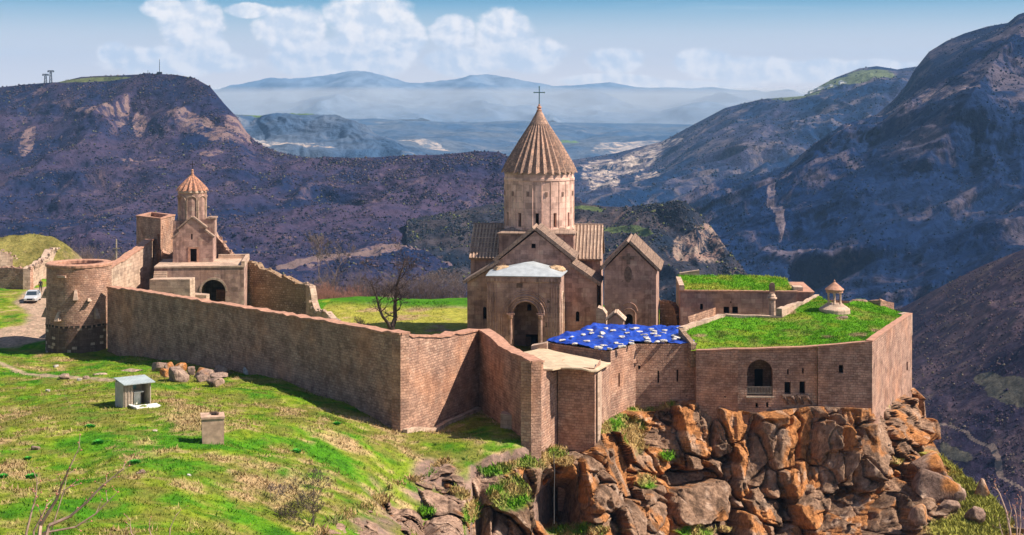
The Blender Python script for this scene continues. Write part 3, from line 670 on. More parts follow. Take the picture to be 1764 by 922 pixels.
# broken rock near the lower right edge of the hill
dzx = np.gradient(gZ, axis=1)/.36; dzy = np.gradient(gZ, axis=0)/np.gradient(gy)[:, None]; SL = np.hypot(dzx, dzy)
Zw = gZ+EZ
PXg = X/Y*F+HX; PYg = HY-(Zw-EZ)/Y*F
C, DRY, TUFT = ground_colour(X, Y, Zw, SL)
GV = np.stack([X, Y, Zw], -1)
def m_ground():
    t = newmat('ground'); a = t.node('Attribute', {'attribute_name': 'tint'}); pos = t.node('NewGeometry').outputs['Position']
    n = t.noise(pos, 2.2, 7, .7); n2 = t.noise(pos, .6, 5, .6)
    c = t.mix(t.ramp(n, .3, .7), t.mix(1, a.outputs['Color'], (.55, .6, .6), 'MULTIPLY'), t.mix(1, a.outputs['Color'], (1.25, 1.15, 1.2), 'MULTIPLY'))
    c = t.mix(t.ramp(n2, .5, .75, 0, .5), c, t.mix(1, c, (.6, .8, .7), 'MULTIPLY'))
    return finish(t, c, .95, n, .8, .25, 0, .05)
M['ground'] = m_ground()
o = np_mesh('ground', GV.reshape(-1, 3), gridfaces(*X.shape), M['ground'], {'tint': C.reshape(-1, 3)}); o['kind'] = 'structure'
def gheight(x, y):
    i = np.clip(np.searchsorted(gy, y)-1, 0, len(gy)-2); j = np.clip(np.searchsorted(gx, x)-1, 0, len(gx)-2)
    fy = (y-gy[i])/(gy[i+1]-gy[i]); fx = (x-gx[j])/(gx[j+1]-gx[j])
    return (Zw[i, j]*(1-fx)+Zw[i, j+1]*fx)*(1-fy)+(Zw[i+1, j]*(1-fx)+Zw[i+1, j+1]*fx)*fy
# grass tufts: countless
def tufts(name, base, colr, h, seed, blades=3, label=None, lean=.5, wid=.22):
    r = np.random.default_rng(seed); n = len(base)
    B = np.repeat(base, blades, 0); Cc = np.repeat(colr, blades, 0); H = np.repeat(h, blades)*(.6+.8*r.random(n*blades))
    a = r.random(n*blades)*2*pi; off = r.normal(0, .16, (n*blades, 2))
    B = B.copy(); B[:, :2] += off; d = np.stack([np.cos(a), np.sin(a), a*0], 1); w = (H*wid)[:, None]
    top = B+np.stack([r.normal(0, lean, n*blades)*H, r.normal(0, lean, n*blades)*H, H], 1)
    V = np.stack([B-d*w, B+d*w, top], 1).reshape(-1, 3); Fc = np.arange(len(V)).reshape(-1, 3)
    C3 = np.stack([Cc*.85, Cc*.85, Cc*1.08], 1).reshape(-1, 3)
    o = np_mesh(name, V, Fc, M['shrub'], {'tint': C3}, smooth=False); tag(o, label, 'grass', kind='stuff')
vis = (PXg > -30) & (PXg < 1000) & (PYg > 520) & (PYg < 935) & (TUFT > .4) & ~((in_court(X, Y) > .4) & (X > -9))
vis &= ~((PYg < 610) & (PXg < 80))
vis |= (X < -56) & (Y > 205) & (PXg > -20) & (PYg < 470)
w = (vis*(TUFT)*(.5+DRY*.6)*(1/(60+Y))).ravel(); w /= w.sum()
idx = rng.choice(w.size, 62000, p=w); bb = GV.reshape(-1, 3)[idx]+np.stack([rng.uniform(-.2, .2, len(idx)), rng.uniform(-.2, .2, len(idx)), np.zeros(len(idx))-.03], 1)
cc = C.reshape(-1, 3)[idx]*(.75+.5*rng.random((len(idx), 1))); hh = .07+.10*rng.random(len(idx))+DRY.ravel()[idx]*.14*rng.random(len(idx))**2
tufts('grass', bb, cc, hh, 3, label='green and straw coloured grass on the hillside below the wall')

# ------------------------------------------------------------------ the cliff
cols = {  # photo column: (row, distance) from the foot of the walls downwards
 850: [(738, 125.5), (790, 117), (850, 112), (922, 108.5), (1000, 104)],
 905: [(763, 120.5), (800, 117), (860, 114), (922, 112), (1000, 107)],
 945: [(765, 124), (805, 119), (850, 123), (905, 122), (1000, 106)],
 985: [(760, 126), (800, 119.5), (850, 122), (900, 121), (1000, 106)],
 1020: [(742, 126), (790, 122), (860, 118), (922, 116), (1000, 110)],
 1060: [(722, 131), (780, 124.5), (860, 120), (922, 116), (1000, 110)],
 1100: [(692, 140), (740, 135), (810, 128), (922, 119), (1000, 111)],
 1200: [(690, 136.8), (740, 135.2), (800, 132), (922, 125), (1000, 116)],
 1300: [(712, 135.2), (760, 134), (830, 132), (922, 127), (1000, 118)],
 1400: [(700, 134.8), (760, 133.6), (830, 131.5), (922, 126), (1000, 118)],
 1500: [(704, 134), (750, 132.6), (830, 129.5), (922, 123), (1000, 115)],
 1545: [(686, 148), (740, 138), (800, 131), (922, 122), (1000, 115)],
 1575: [(668, 158), (720, 150), (785, 137), (922, 121), (1000, 114)],
 1592: [(684, 156), (725, 149), (788, 138), (922, 121), (1000, 114)],
 1598: [(745, 148), (770, 143), (795, 138), (922, 121), (1000, 114)],
 1622: [(786, 138), (810, 135), (840, 131), (922, 121), (1000, 114)],
 1670: [(828, 132), (850, 129), (880, 126), (930, 120), (1000, 114)],
 1710: [(862, 128), (880, 126), (900, 123), (940, 119), (1000, 114)],
 1745: [(905, 124), (925, 121), (945, 119), (970, 117), (1010, 113)],
 1800: [(990, 118), (1000, 117), (1010, 116), (1020, 115), (1040, 113)]}
def gdist(px, py):
    k = (px-HX)/F; e = (py-HY)/F; D = np.arange(30, 150, .1); zz = gheight(k*D, D); h = np.flatnonzero(zz >= EZ-e*D); return float(D[h[0]]) if len(h) else 110.
for px_, top in [(535, 935), (560, 908), (590, 888), (620, 872), (650, 856), (672, 836), (700, 824), (730, 822), (750, 800), (775, 790), (800, 792), (825, 802)]:
    cols[px_] = [(top+q, gdist(px_, min(top+q, 960))-o_) for q, o_ in ((0, -.25), (18, .3), (50, .8), (90, 1.0))]+[(top+150, gdist(px_, 960)-2.5)]
kx = np.array(sorted(cols)); nx = 760; xs = np.linspace(535, 1790, nx); nr = 5
KY = np.array([[q[0] for q in cols[k]] for k in kx], float); KD = np.array([[q[1] for q in cols[k]] for k in kx], float)
Yc = np.stack([np.interp(xs, kx, KY[:, i]) for i in range(nr)]); Dc = np.stack([np.interp(xs, kx, KD[:, i]) for i in range(nr)])
rows = 300; tt = np.linspace(0, nr-1, rows); Yg = np.stack([np.interp(tt, range(nr), Yc[:, i]) for i in range(nx)], 1); Dg = np.stack([np.interp(tt, range(nr), Dc[:, i]) for i in range(nx)], 1)
CV = np.stack([(xs[None]-HX)/F*Dg, Dg, EZ-(Yg-HY)/F*Dg], -1)
grs = np.zeros(CV.shape[:2])
PXc = np.broadcast_to(xs[None], Yg.shape)
for (cx, cy, rx, ry, rot) in [(925, 785, 60, 26, -10), (880, 765, 40, 22, 0), (1040, 735, 50, 13, -10), (1085, 745, 22, 45, -30), (1120, 700, 60, 10, -5), (1115, 830, 20, 14, 0), (1150, 785, 14, 10, 0), (965, 790, 30, 14, 20), (1690, 860, 90, 50, 30), (1640, 800, 36, 12, 38), (1660, 915, 90, 30, 0), (1200, 915, 40, 14, 0), (1000, 915, 70, 16, 0), (880, 850, 40, 40, 30), (1545, 795, 12, 6, 0), (1250, 912, 16, 8, 0), (700, 800, 60, 14, 0), (790, 850, 22, 10, 30), (812, 880, 16, 24, 20), (850, 800, 40, 26, 0), (640, 868, 40, 7, -20), (735, 880, 14, 8, 0)]:
    c_, s_ = cos(R(rot)), sin(R(rot)); dx = PXc-cx; dy = Yg-cy
    grs = np.maximum(grs, 1.15*np.exp(-((dx*c_+dy*s_)/rx)**2-((-dx*s_+dy*c_)/ry)**2))
gn = fbm(CV/1.6, 4, 301)
grs = sstep(grs+.35*gn, .42, .75); grs = np.maximum(grs, np.where(PXc < 840, 1-sstep(tt, 0.1, .7)[:, None], 0)*sstep(gn, -.5, .1))
wp_ = np.stack([fbm(CV/4, 3, 311), fbm(CV/4, 3, 312), fbm(CV/4, 3, 313)], -1)
A1 = worley(CV/np.array([2.9, 5.0, 19.0])+.36*wp_+np.array([0, 0, 0])+CV[..., 2:3]*np.array([.035, 0, 0]), 401)
T1 = worley.tilt
A2 = worley(CV/np.array([1.4, 2.0, 5.5])+.32*wp_, 402)
T2 = worley.tilt
crack = (1-sstep(A1[1]-A1[0], 0, .075)); crack2 = (1-sstep(A2[1]-A2[0], 0, .08))
blk = (A1[2]-.5)*2.8-crack*2.0+T1*3.6+(A2[2]-.5)*.30-crack2*.22+T2*.9+(1-A1[0])*.15
blk += .34*fbm(CV/np.array([.8, .8, 4.5]), 6, 410, .6, True)+.10*fbm(CV/.5, 4, 414, .6, True)
CR = [ # the big named blocks of the cliff face: box in the photo, distance, roll, lichen
 (1335, 690, 1396, 860, 126, -6, .85), (1396, 697, 1456, 726, 127.5, 3, .75), (1400, 722, 1432, 800, 129, 0, .25), (1430, 715, 1455, 780, 128.5, 4, .45),
 (1408, 778, 1444, 850, 127, 0, .2), (1446, 770, 1475, 842, 128, 2, .3), (1470, 730, 1520, 850, 127.5, -5, .3), (1490, 728, 1532, 764, 125, 8, .65), (1487, 708, 1526, 740, 129.5, 10, .6),
 (1515, 700, 1546, 738, 135, 25, .6), (1534, 698, 1560, 760, 138, -5, .6), (1552, 690, 1576, 762, 143, -12, .65), (1570, 676, 1598, 722, 150, -15, .75), (1568, 722, 1592, 768, 145, -10, .6), (1562, 664, 1585, 690, 156, 0, .4),
 (1500, 780, 1545, 842, 124, 20, .6), (1530, 795, 1566, 838, 122, 5, .7), (1528, 762, 1562, 790, 128, 15, .6), (1555, 760, 1585, 795, 133, 25, .6),
 (1415, 852, 1448, 875, 121, 10, .8), (1450, 856, 1480, 880, 120, -40, .8), (1480, 848, 1518, 884, 118, 10, .1), (1500, 880, 1540, 925, 117, 30, .6), (1540, 840, 1582, 900, 119, 20, .5), (1545, 883, 1580, 930, 116, 30, .2),
 (1335, 850, 1362, 880, 124, 0, .9), (1340, 875, 1400, 935, 122, 0, .6), (1400, 890, 1440, 940, 119, 20, .7), (1440, 895, 1490, 945, 117, 30, .5), (1580, 830, 1602, 880, 120, -10, .4),
 (1245, 740, 1300, 830, 127.5, -14, .75), (1285, 725, 1320, 840, 129, -12, .2), (1318, 735, 1350, 860, 128.5, -8, .35), (1198, 712, 1245, 775, 130.5, 0, .75), (1200, 770, 1262, 850, 126.5, -30, .6), (1160, 725, 1200, 790, 131, -25, .55),
 (1138, 708, 1165, 748, 134, 0, .8), (1100, 712, 1136, 745, 134, -5, .85), (1165, 695, 1195, 722, 135, 10, .8), (1110, 742, 1140, 785, 130, 0, .6),
 (1130, 775, 1200, 840, 124, -28, .25), (1160, 830, 1260, 905, 119, 14, .3), (1105, 835, 1150, 915, 116, 0, .25), (1250, 845, 1300, 905, 122, -10, .7), (1268, 822, 1290, 850, 124, 0, .9), (1290, 845, 1340, 900, 123, 15, .5),
 (1300, 830, 1350, 860, 125, 20, .3), (1040, 800, 1110, 900, 116, -22, .35), (995, 750, 1050, 812, 120, -20, .6), (1050, 775, 1085, 830, 118.5, -25, .7), (1075, 860, 1108, 935, 114.5, 5, .2), (1020, 830, 1060, 900, 118, -15, .3),
 (900, 800, 945, 870, 115, 5, .6), (880, 870, 916, 925, 111, -15, .6), (935, 815, 968, 860, 116.5, 10, .55), (845, 830, 890, 885, 111.5, 0, .1), (965, 800, 992, 850, 118.5, -10, .3), (985, 880, 1025, 925, 114, 10, .2)]
CR = [q for q in CR if (q[3]-q[1]) > 1.7*(q[2]-q[0]) or q[2]-q[0] > 90]
blockm = np.zeros_like(Yg); bump = np.zeros_like(Yg); ring_ = np.zeros_like(Yg); LI = np.zeros_like(Yg)
wpx = fbm(CV/1.8, 3, 321)*7; wpy = fbm(CV/1.8, 3, 322)*7
for i, (x0, y0, x1, y1, D, rot, org_) in enumerate(CR):
    c_, s_ = cos(R(-rot)), sin(R(-rot)); dx = PXc+wpx-(x0+x1)/2; dy = Yg+wpy-(y0+y1)/2
    u = (dx*c_+dy*s_)/((x1-x0)/2); v = (-dx*s_+dy*c_)/((y1-y0)/2); r5 = (np.abs(u)**3.2+np.abs(v)**3.2)**(1/3.2)
    ins_ = 1-sstep(r5, .93, 1.0); rg = np.random.default_rng(900+i)
    hb = .5+1.3*rg.random()+.9*rg.uniform(-1, 1)*u+.6*rg.uniform(-1, 1)*v+.25*np.sqrt(np.clip(1-r5**4, 0, 1))
    hb = np.minimum(hb, 1.3+.9*rg.random()+1.1*rg.uniform(-.2, 1)*(u-.25)) if i % 2 else np.minimum(hb, 1.5+.9*rg.uniform(-.3, 1)*(u+.3))
    bump = np.where(ins_ > 0, bump*(1-ins_)+hb*ins_, bump); blockm = np.maximum(blockm*1, ins_); ring_ = np.maximum(ring_*(1-ins_), (1-sstep(np.abs(r5-1.02), .01, .075)))
    LI = LI*(1-ins_)+ins_*org_
blk = blk*(1-.62*blockm)+bump*.95-ring_*.8*(1-blockm*.3)
envt = sstep(tt, 0, .22)[:, None]
smallr = .25*fbm(CV/1.1, 4, 411)
leftp = 1-sstep(PXc, 830, 900)*1.0
d = (blk*(1-.35*leftp)*(1-grs*.92)+smallr*grs+grs*.3)*np.where(PXc < 840, sstep(tt, 0, .6)[:, None], envt)
dn = np.array([.22, -.95, .22])
cave = np.maximum(np.exp(-((PXc-962)/30)**4-((Yg-868)/34)**4), .9*np.exp(-((PXc-935)/14)**2-((Yg-875)/24)**2)); d = d*(1-cave*.6)-cave*6.5
CV2 = CV+d[..., None]*dn
CV2[..., 2] += (fbm(CV/1.2, 3, 420)*.2)*envt
# colour of the rock itself
lich = sstep(fbm(CV/np.array([2.4, 2.4, 3.6])+(A1[2]*9)[..., None]*(1-blockm[..., None]), 4, 431)+np.where(blockm > .3, (LI-.42)*.9, .11*(PXc > 1080)-.06-.22*(PXc < 880)), .02, .20)
colr = (np.array([.29, .185, .125])+leftp[..., None]*np.array([.08, .06, .055]))*(1+.35*(A2[2]-.5)+.30*fbm(CV/.8, 4, 433))[..., None]
colr = colr+(np.array([.49, .205, .065])*(1+.3*gn)[..., None]-colr)*(lich*.78)[..., None]
pale = sstep(fbm(CV/np.array([.8, .8, 3.0]), 5, 434), .18, .42); colr = colr+(np.array([.52, .38, .29])-colr)*(pale*.6)[..., None]
stn = sstep(fbm(CV/np.array([1.1, 1.1, 5.0])+7, 4, 435), .1, .4); colr = colr*(1-.5*stn)[..., None]
gc = np.array([.11, .27, .015])+(np.array([.42, .29, .12])-np.array([.11, .27, .015]))*sstep(fbm(CV/2.0+3, 4, 436), -.22, .25)[..., None]
gc = np.where((PXc > 1600)[..., None], np.array([.30, .29, .06])*(1+.4*gn)[..., None], gc)
colr = np.clip(colr+(gc-colr)*grs[..., None], .01, .9)
backr = CV2[0].copy(); backr[:, 1] += 4.5; backr[:, 2] -= .6; b2 = backr.copy(); b2[:, 1] += 6; b2[:, 2] -= 14; b2[:, 0] -= 2
rt = xs > 1560
backr[rt, 0] -= 2; b2[rt, 0] -= 1
CVV = np.concatenate([[b2, backr], CV2]); CCV = np.concatenate([[colr[0], colr[0]], colr])
def m_rock(name):
    t = newmat(name); a = t.node('Attribute', {'attribute_name': 'tint'}); pos = t.node('NewGeometry').outputs['Position']
    n = t.noise(pos, 2.6, 8, .7, .3); v = t.voro(t.vmath('ADD', pos, t.vmath('SCALE', t.noise(pos, 1.5, 3, .5, 0, 1), None, .7)), 1.1, 'DISTANCE_TO_EDGE')
    c = t.mix(t.ramp(n, .3, .7), t.mix(1, a.outputs['Color'], (.55, .52, .52), 'MULTIPLY'), t.mix(1, a.outputs['Color'], (1.3, 1.25, 1.2), 'MULTIPLY'))
    n2 = t.noise(t.vmath('MULTIPLY', pos, (1.6, 1.6, .5)), 1.6, 7, .7, .8); c = t.mix(t.ramp(n2, .36, .5, .7, 0), c, t.mix(1, c, (.45, .42, .42), 'MULTIPLY'))
    return finish(t, c, .92, t.math('ADD', n, t.math('MULTIPLY', n2, 1.2)), .8, .25, 0, .1)
M['rock'] = m_rock('cliff_rock')
o = np_mesh('cliff', CVV.reshape(-1, 3), gridfaces(CVV.shape[0], nx)[:, ::-1], M['rock'], {'tint': CCV.reshape(-1, 3)}); o['kind'] = 'structure'
gi = np.argwhere(grs > .6); gi = gi[rng.choice(len(gi), 9000)]
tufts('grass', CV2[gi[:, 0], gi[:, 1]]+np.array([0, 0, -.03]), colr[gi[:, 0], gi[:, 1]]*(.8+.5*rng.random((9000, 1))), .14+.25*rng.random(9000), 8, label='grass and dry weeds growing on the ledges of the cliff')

# rocks
def ico(sub):
    bm = bmesh.new(); bmesh.ops.create_icosphere(bm, subdivisions=sub, radius=1); v = np.array([q.co[:] for q in bm.verts]); f = np.array([[x.index for x in g.verts] for g in bm.faces]); bm.free(); return v, f
ICO = {k: ico(k) for k in (3, 4, 5)}
def rock_geo(c, size, seed, rot=0, sub=4, cuts=11, tilt=0, orange=.5, base=(.25, .165, .125), rough=.05):
    r = np.random.default_rng(seed); v, f = ICO[sub]; v = v.copy()
    v = v/np.abs(v).max(1, keepdims=True)*.62+v*.38
    for _ in range(cuts):
        n = r.normal(0, 1, 3); n /= np.linalg.norm(n); k = r.uniform(.55, .95); dd_ = v@n-k; v = v-np.clip(dd_, 0, None)[:, None]*n
    v = v*(1+rough*1.6*fbm(v*1.6+seed, 4, seed)[:, None])
    v = v+rough*.5*fbm(v*5+seed, 4, seed+3)[:, None]*v
    v = v*np.array(size)
    if rot: a = R(rot); v = np.stack([v[:, 0]*cos(a)+v[:, 2]*sin(a), v[:, 1], -v[:, 0]*sin(a)+v[:, 2]*cos(a)], 1)   # roll as seen from the front
    if tilt: a = R(tilt); v = np.stack([v[:, 0]*cos(a)-v[:, 1]*sin(a), v[:, 0]*sin(a)+v[:, 1]*cos(a), v[:, 2]], 1)
    w = v+np.array(c); g = fbm(w/1.1, 4, seed+5)
    li = sstep(fbm(w/np.array([2.0, 2.0, 3.0]), 4, seed+6)+orange-.5, -.05, .15)
    cc = np.array(base)*(1+.35*g)[:, None]; cc = cc+(np.array([.50, .205, .055])*(1+.3*g)[:, None]-cc)*(li*.85)[:, None]
    pl = sstep(fbm(w/np.array([.6, .6, 2.2]), 4, seed+8), .2, .45); cc = cc+(np.array([.50, .37, .28])-cc)*(pl*.6)[:, None]
    return w, f, np.clip(cc, .01, .9)
def rock_px(x0, y0, x1, y1, D, seed, depth=None, rot=0, **k):   # a block that fills the given box of the photo at distance D
    c = P((x0+x1)/2, (y0+y1)/2, D); a = (x1-x0)/2/F*D; b = (y1-y0)/2/F*D; return rock_geo(tuple(c), (a*1.18, (depth or a)*1.18, b*1.15), seed, rot, **k)
cv, cf, cc_ = [], [], []; nb = 0
# broken outcrops at the lower edge of the hill
HR = []
def boulder(name, label, box, D, seed, group=None, orange=.3, base=(.30, .21, .17), rot=0, cuts=11, cat='boulder'):
    v, f, c = rock_px(*box, D, seed, rot=rot, orange=orange, base=base, sub=3, cuts=cuts)
    o = np_mesh(name, v, f, M['rock'], {'tint': c}, org=(float(v[:, 0].mean()), float(v[:, 1].mean()), float(v[:, 2].min())))
    return tag(o, label, cat, group)
# ------------------------------------------------------------------ haze
def build_haze():
    x0, x1, y0, y1, z0, z1 = -9000, 9000, -2500, 13800, EZ-301, EZ+600
    mb = MB(); mb.add([(x, y, z) for z in (z0, z1) for x, y in ((x0, y0), (x1, y0), (x1, y1), (x0, y1))], [(3, 2, 1, 0), (4, 5, 6, 7), (0, 1, 5, 4), (1, 2, 6, 5), (2, 3, 7, 6), (3, 0, 4, 7)])
    m = bpy.data.materials.new('haze_air'); m.use_nodes = True; nt = m.node_tree; nt.nodes.clear()
    v = nt.nodes.new('ShaderNodeVolumePrincipled'); v.inputs['Color'].default_value = HAZE_COL; v.inputs['Density'].default_value = HAZE_D
    v.inputs['Anisotropy'].default_value = 0.0
    if 'Absorption Color' in v.inputs: v.inputs['Absorption Color'].default_value = (0.0, 0.0, 0.0, 1)
    out = nt.nodes.new('ShaderNodeOutputMaterial'); nt.links.new(v.outputs[0], out.inputs['Volume'])
    o = mb.build('haze', m); o['kind'] = 'stuff'
HAZE_COL = (0.34, 0.62, 1.0, 1); HAZE_D = 6.8e-5
build_haze()
def build_mist():                                           # white mist lying in the far basin before the last range
    mb = MB(); x0, x1, y0, y1, z0, z1 = -8500, 8500, 8000, 10900, EZ-298, EZ+170
    mb.add([(x, y, z) for z in (z0, z1) for x, y in ((x0, y0), (x1, y0), (x1, y1), (x0, y1))], [(3, 2, 1, 0), (4, 5, 6, 7), (0, 1, 5, 4), (1, 2, 6, 5), (2, 3, 7, 6), (3, 0, 4, 7)])
    m = bpy.data.materials.new('mist_air'); m.use_nodes = True; nt = m.node_tree; nt.nodes.clear()
    v = nt.nodes.new('ShaderNodeVolumePrincipled'); v.inputs['Color'].default_value = (1, .97, .95, 1); v.inputs['Density'].default_value = 4.5e-4
    out = nt.nodes.new('ShaderNodeOutputMaterial'); nt.links.new(v.outputs[0], out.inputs['Volume'])
    o = mb.build('mist', m); o['kind'] = 'stuff'; o['label'] = 'white mist lying in the far valley before the last mountain range'
build_mist()

# ------------------------------------------------------------------ walls that follow a line
def wall_line(mb, cope, pts, zb, th, side=1, cw=.12, ch=.16, m=0, jit=.05, seed=1, u0=0, capA=True, capB=True):
    """pts: (x, y, ztop); front face on the line, thickness goes to its inner side"""
    r = np.random.default_rng(seed); P_ = [Vector((p[0], p[1])) for p in pts]; fine = []
    for i in range(len(pts)-1):
        a, b = pts[i], pts[i+1]; L = (P_[i+1]-P_[i]).length; k = max(1, int(L/.8))
        for j in range(k): t = j/k; fine.append([a[q]+(b[q]-a[q])*t for q in range(3)])
    fine.append(list(pts[-1])); n = len(fine)
    for q in fine[1:-1]: q[2] += r.normal(0, jit)
    dirs = []
    for i in range(n):
        a = Vector(fine[max(0, i-1)][:2]); b = Vector(fine[min(n-1, i+1)][:2]); d = (b-a).normalized(); dirs.append(Vector((-d.y, d.x))*side)
    u = [u0]
    for i in range(1, n): u.append(u[-1]+(Vector(fine[i][:2])-Vector(fine[i-1][:2])).length)
    for i in range(n-1):
        a, b = fine[i], fine[i+1]; na, nb = dirs[i], dirs[i+1]; z0 = zb[i] if isinstance(zb, list) else zb
        ai = (a[0]+na.x*th, a[1]+na.y*th); bi = (b[0]+nb.x*th, b[1]+nb.y*th)
        uv = [(u[i], z0), (u[i+1], z0), (u[i+1], b[2]), (u[i], a[2])]
        q = [(a[0], a[1], z0), (b[0], b[1], z0), (b[0], b[1], b[2]), (a[0], a[1], a[2])]
        q2 = [(bi[0], bi[1], z0), (ai[0], ai[1], z0), (ai[0], ai[1], a[2]), (bi[0], bi[1], b[2])]
        uv2 = [(u[i+1], z0), (u[i], z0), (u[i], a[2]), (u[i+1], b[2])]
        if side < 0: q = [q[1], q[0], q[3], q[2]]; uv = [uv[1], uv[0], uv[3], uv[2]]; q2 = [q2[1], q2[0], q2[3], q2[2]]; uv2 = [uv2[1], uv2[0], uv2[3], uv2[2]]
        mb.add(q, [(0, 1, 2, 3)], [uv], m); mb.add(q2, [(0, 1, 2, 3)], [uv2], m)
        if cope is not None:
            w = cw; o0 = [(a[0]-na.x*w, a[1]-na.y*w), (b[0]-nb.x*w, b[1]-nb.y*w), (b[0]+nb.x*(th+w), b[1]+nb.y*(th+w)), (a[0]+na.x*(th+w), a[1]+na.y*(th+w))]
            zz = [a[2], b[2], b[2], a[2]]; V = [(p[0], p[1], z-.01) for p, z in zip(o0, zz)]+[(p[0], p[1], z+ch) for p, z in zip(o0, zz)]
            fs = [(4, 5, 6, 7), (0, 1, 5, 4), (2, 3, 7, 6), (3, 2, 1, 0), (3, 0, 4, 7), (1, 2, 6, 5)]
            if side < 0: fs = [f[::-1] for f in fs]
            cope.add(V, fs)
        else:
            mb.quad((a[0], a[1], a[2]), (b[0], b[1], b[2]), (bi[0], bi[1], b[2]), (ai[0], ai[1], a[2]), m)
    for i, on in ((0, capA), (n-1, capB)):
        if on:
            a = fine[i]; na = dirs[i]; z0 = zb[0] if isinstance(zb, list) else zb; ai = (a[0]+na.x*th, a[1]+na.y*th)
            mb.quad((ai[0], ai[1], z0), (a[0], a[1], z0), (a[0], a[1], a[2]), (ai[0], ai[1], a[2]), m)
    return fine
def lw(A, B, lst):                                          # (photo column, photo row of the top) along the ground line A-B
    out = []
    for px, py in lst: x, y = on_line(A, B, px); out.append((x, y, zat(py, y)))
    return out
ZB = EZ-29.5

# ---- long curtain wall with its coping, from the round tower to the annex
C0 = XY(185, 165); C1 = XY(690, 120); C2 = XY(825, 133); C3 = XY(915, 118); C4 = XY(967, 126)
W = thing('fortress_wall', 'long zigzag brown masonry curtain wall with a reddish coping', 'wall', (C1[0], C1[1], EZ-27))
cp = MB(); mb = MB()
wall_line(mb, cp, lw(C0, C1, [(185, 496), (250, 504.5), (300, 513), (430, 534), (560, 556), (640, 569), (690, 577)]), ZB, .9, seed=2); mb.build('wall_section', M['wall'], W)
mb = MB(); wall_line(mb, cp, lw(C1, C2, [(690.5, 577), (720, 580), (750, 580.5), (775, 579), (800, 575), (818, 570.5), (825, 570)]), ZB, .9, seed=3); mb.build('wall_section', M['wall'], W)
mb = MB(); wall_line(mb, cp, lw(C2, C3, [(825, 570), (832, 573), (840, 579), (848, 586.5), (856, 593.5), (866, 601), (876, 606), (890, 613), (905, 620), (915, 625)]), ZB, .9, seed=4); mb.build('wall_section', M['wall'], W)
mb = MB(); wall_line(mb, cp, lw(C3, C4, [(915, 625), (936, 624)]), EZ-32, .9, seed=5)
wall_line(mb, None, lw(C3, C4, [(936, 640), (967, 640)]), EZ-32, .9, seed=6); mb.build('wall_section', M['wall'], W)
cp.build('coping', M['coping'], W)
mb = MB()                                                   # stone kerb along the foot of the lit section
for t in np.linspace(.02, .92, 26):
    x = C1[0]+(C2[0]-C1[0])*t; y = C1[1]+(C2[1]-C1[1])*t; n_ = Vector((.92, -.40)); x += n_.x*.42; y += n_.y*.42
    mb.box((x, y, float(gheight(np.array(x), np.array(y)))+.1), (.58, .5, .42), rz=math.atan2(C2[1]-C1[1], C2[0]-C1[0])+rng.normal(0, .06), taper=.9)
mb.build('footing', M['palestone'], W)
mb = MB(); rr = random.Random(4); prev = None                # the long crack
for py in range(626, 752, 6):
    px = 704-(py-626)/126*7.5+rr.uniform(-1.6, 1.6); x, y = on_line(C1, C2, px); z = zat(py, y); w = .05+.10*rr.random()
    nrm = Vector((C2[1]-C1[1], -(C2[0]-C1[0]))).normalized(); d = Vector((C2[0]-C1[0], C2[1]-C1[1])).normalized(); p = Vector((x, y, z))+Vector((nrm.x, nrm.y, 0))*.012
    cur = (p-Vector((d.x, d.y, 0))*w, p+Vector((d.x, d.y, 0))*w)
    if prev: mb.quad(cur[0], cur[1], prev[1], prev[0])
    prev = cur
mb.build('crack', M['dark'], W)
# ruined block and retaining bit below the terrace
mb = MB(); fr = Fr(*XY(874, 123.2), .1); extr(mb, fr, 0, 1.2, [(-.62, zat(745, 123)), (.62, zat(745, 123)), (.6, zat(716, 123)), (-.6, zat(714, 123))]); o = mb.build('masonry_block', M['palestone'], org=(*XY(874, 123.2), zat(742, 123)))
tag(o, 'square block of pale masonry at the foot of the shaded wall section', 'masonry block')
# ---- round tower
TX, TY = XY(136.5, 167); T = thing('round_tower', 'stout round masonry tower with an open top at the left end of the curtain wall', 'tower', (TX, TY, EZ-27.4))
zt = EZ-17.45; mb = MB(); z1 = zat(566, 163.3)
mb.lathe(TX, TY, [(3.82, EZ-30), (3.80, z1)], 96, 1); mb.lathe(TX, TY, [(3.80, z1), (3.72, EZ-21), (3.70, zt)], 96, 0); mb.build('wall', [M['wall'], M['walldark']], T)
mb = MB(); mb.lathe(TX, TY, [(2.75, zt-2.2), (2.75, zt)][::-1], 64); mb.lathe(TX, TY, [(2.76, zt-2.2), (.01, zt-2.2)][::1], 64); mb.build('inner_wall', M['wall'], T)
mb = MB(); mb.lathe(TX, TY, [(3.70, zt-.32), (3.80, zt-.25), (3.82, zt+.02), (3.7, zt+.12), (2.8, zt+.12), (2.7, zt+.02), (2.7, zt-.3)], 96, rf=lambda i, r, z: r+.03*math.sin(i*1.7)+.02*math.sin(i*.6)); mb.build('coping', M['coping'], T)
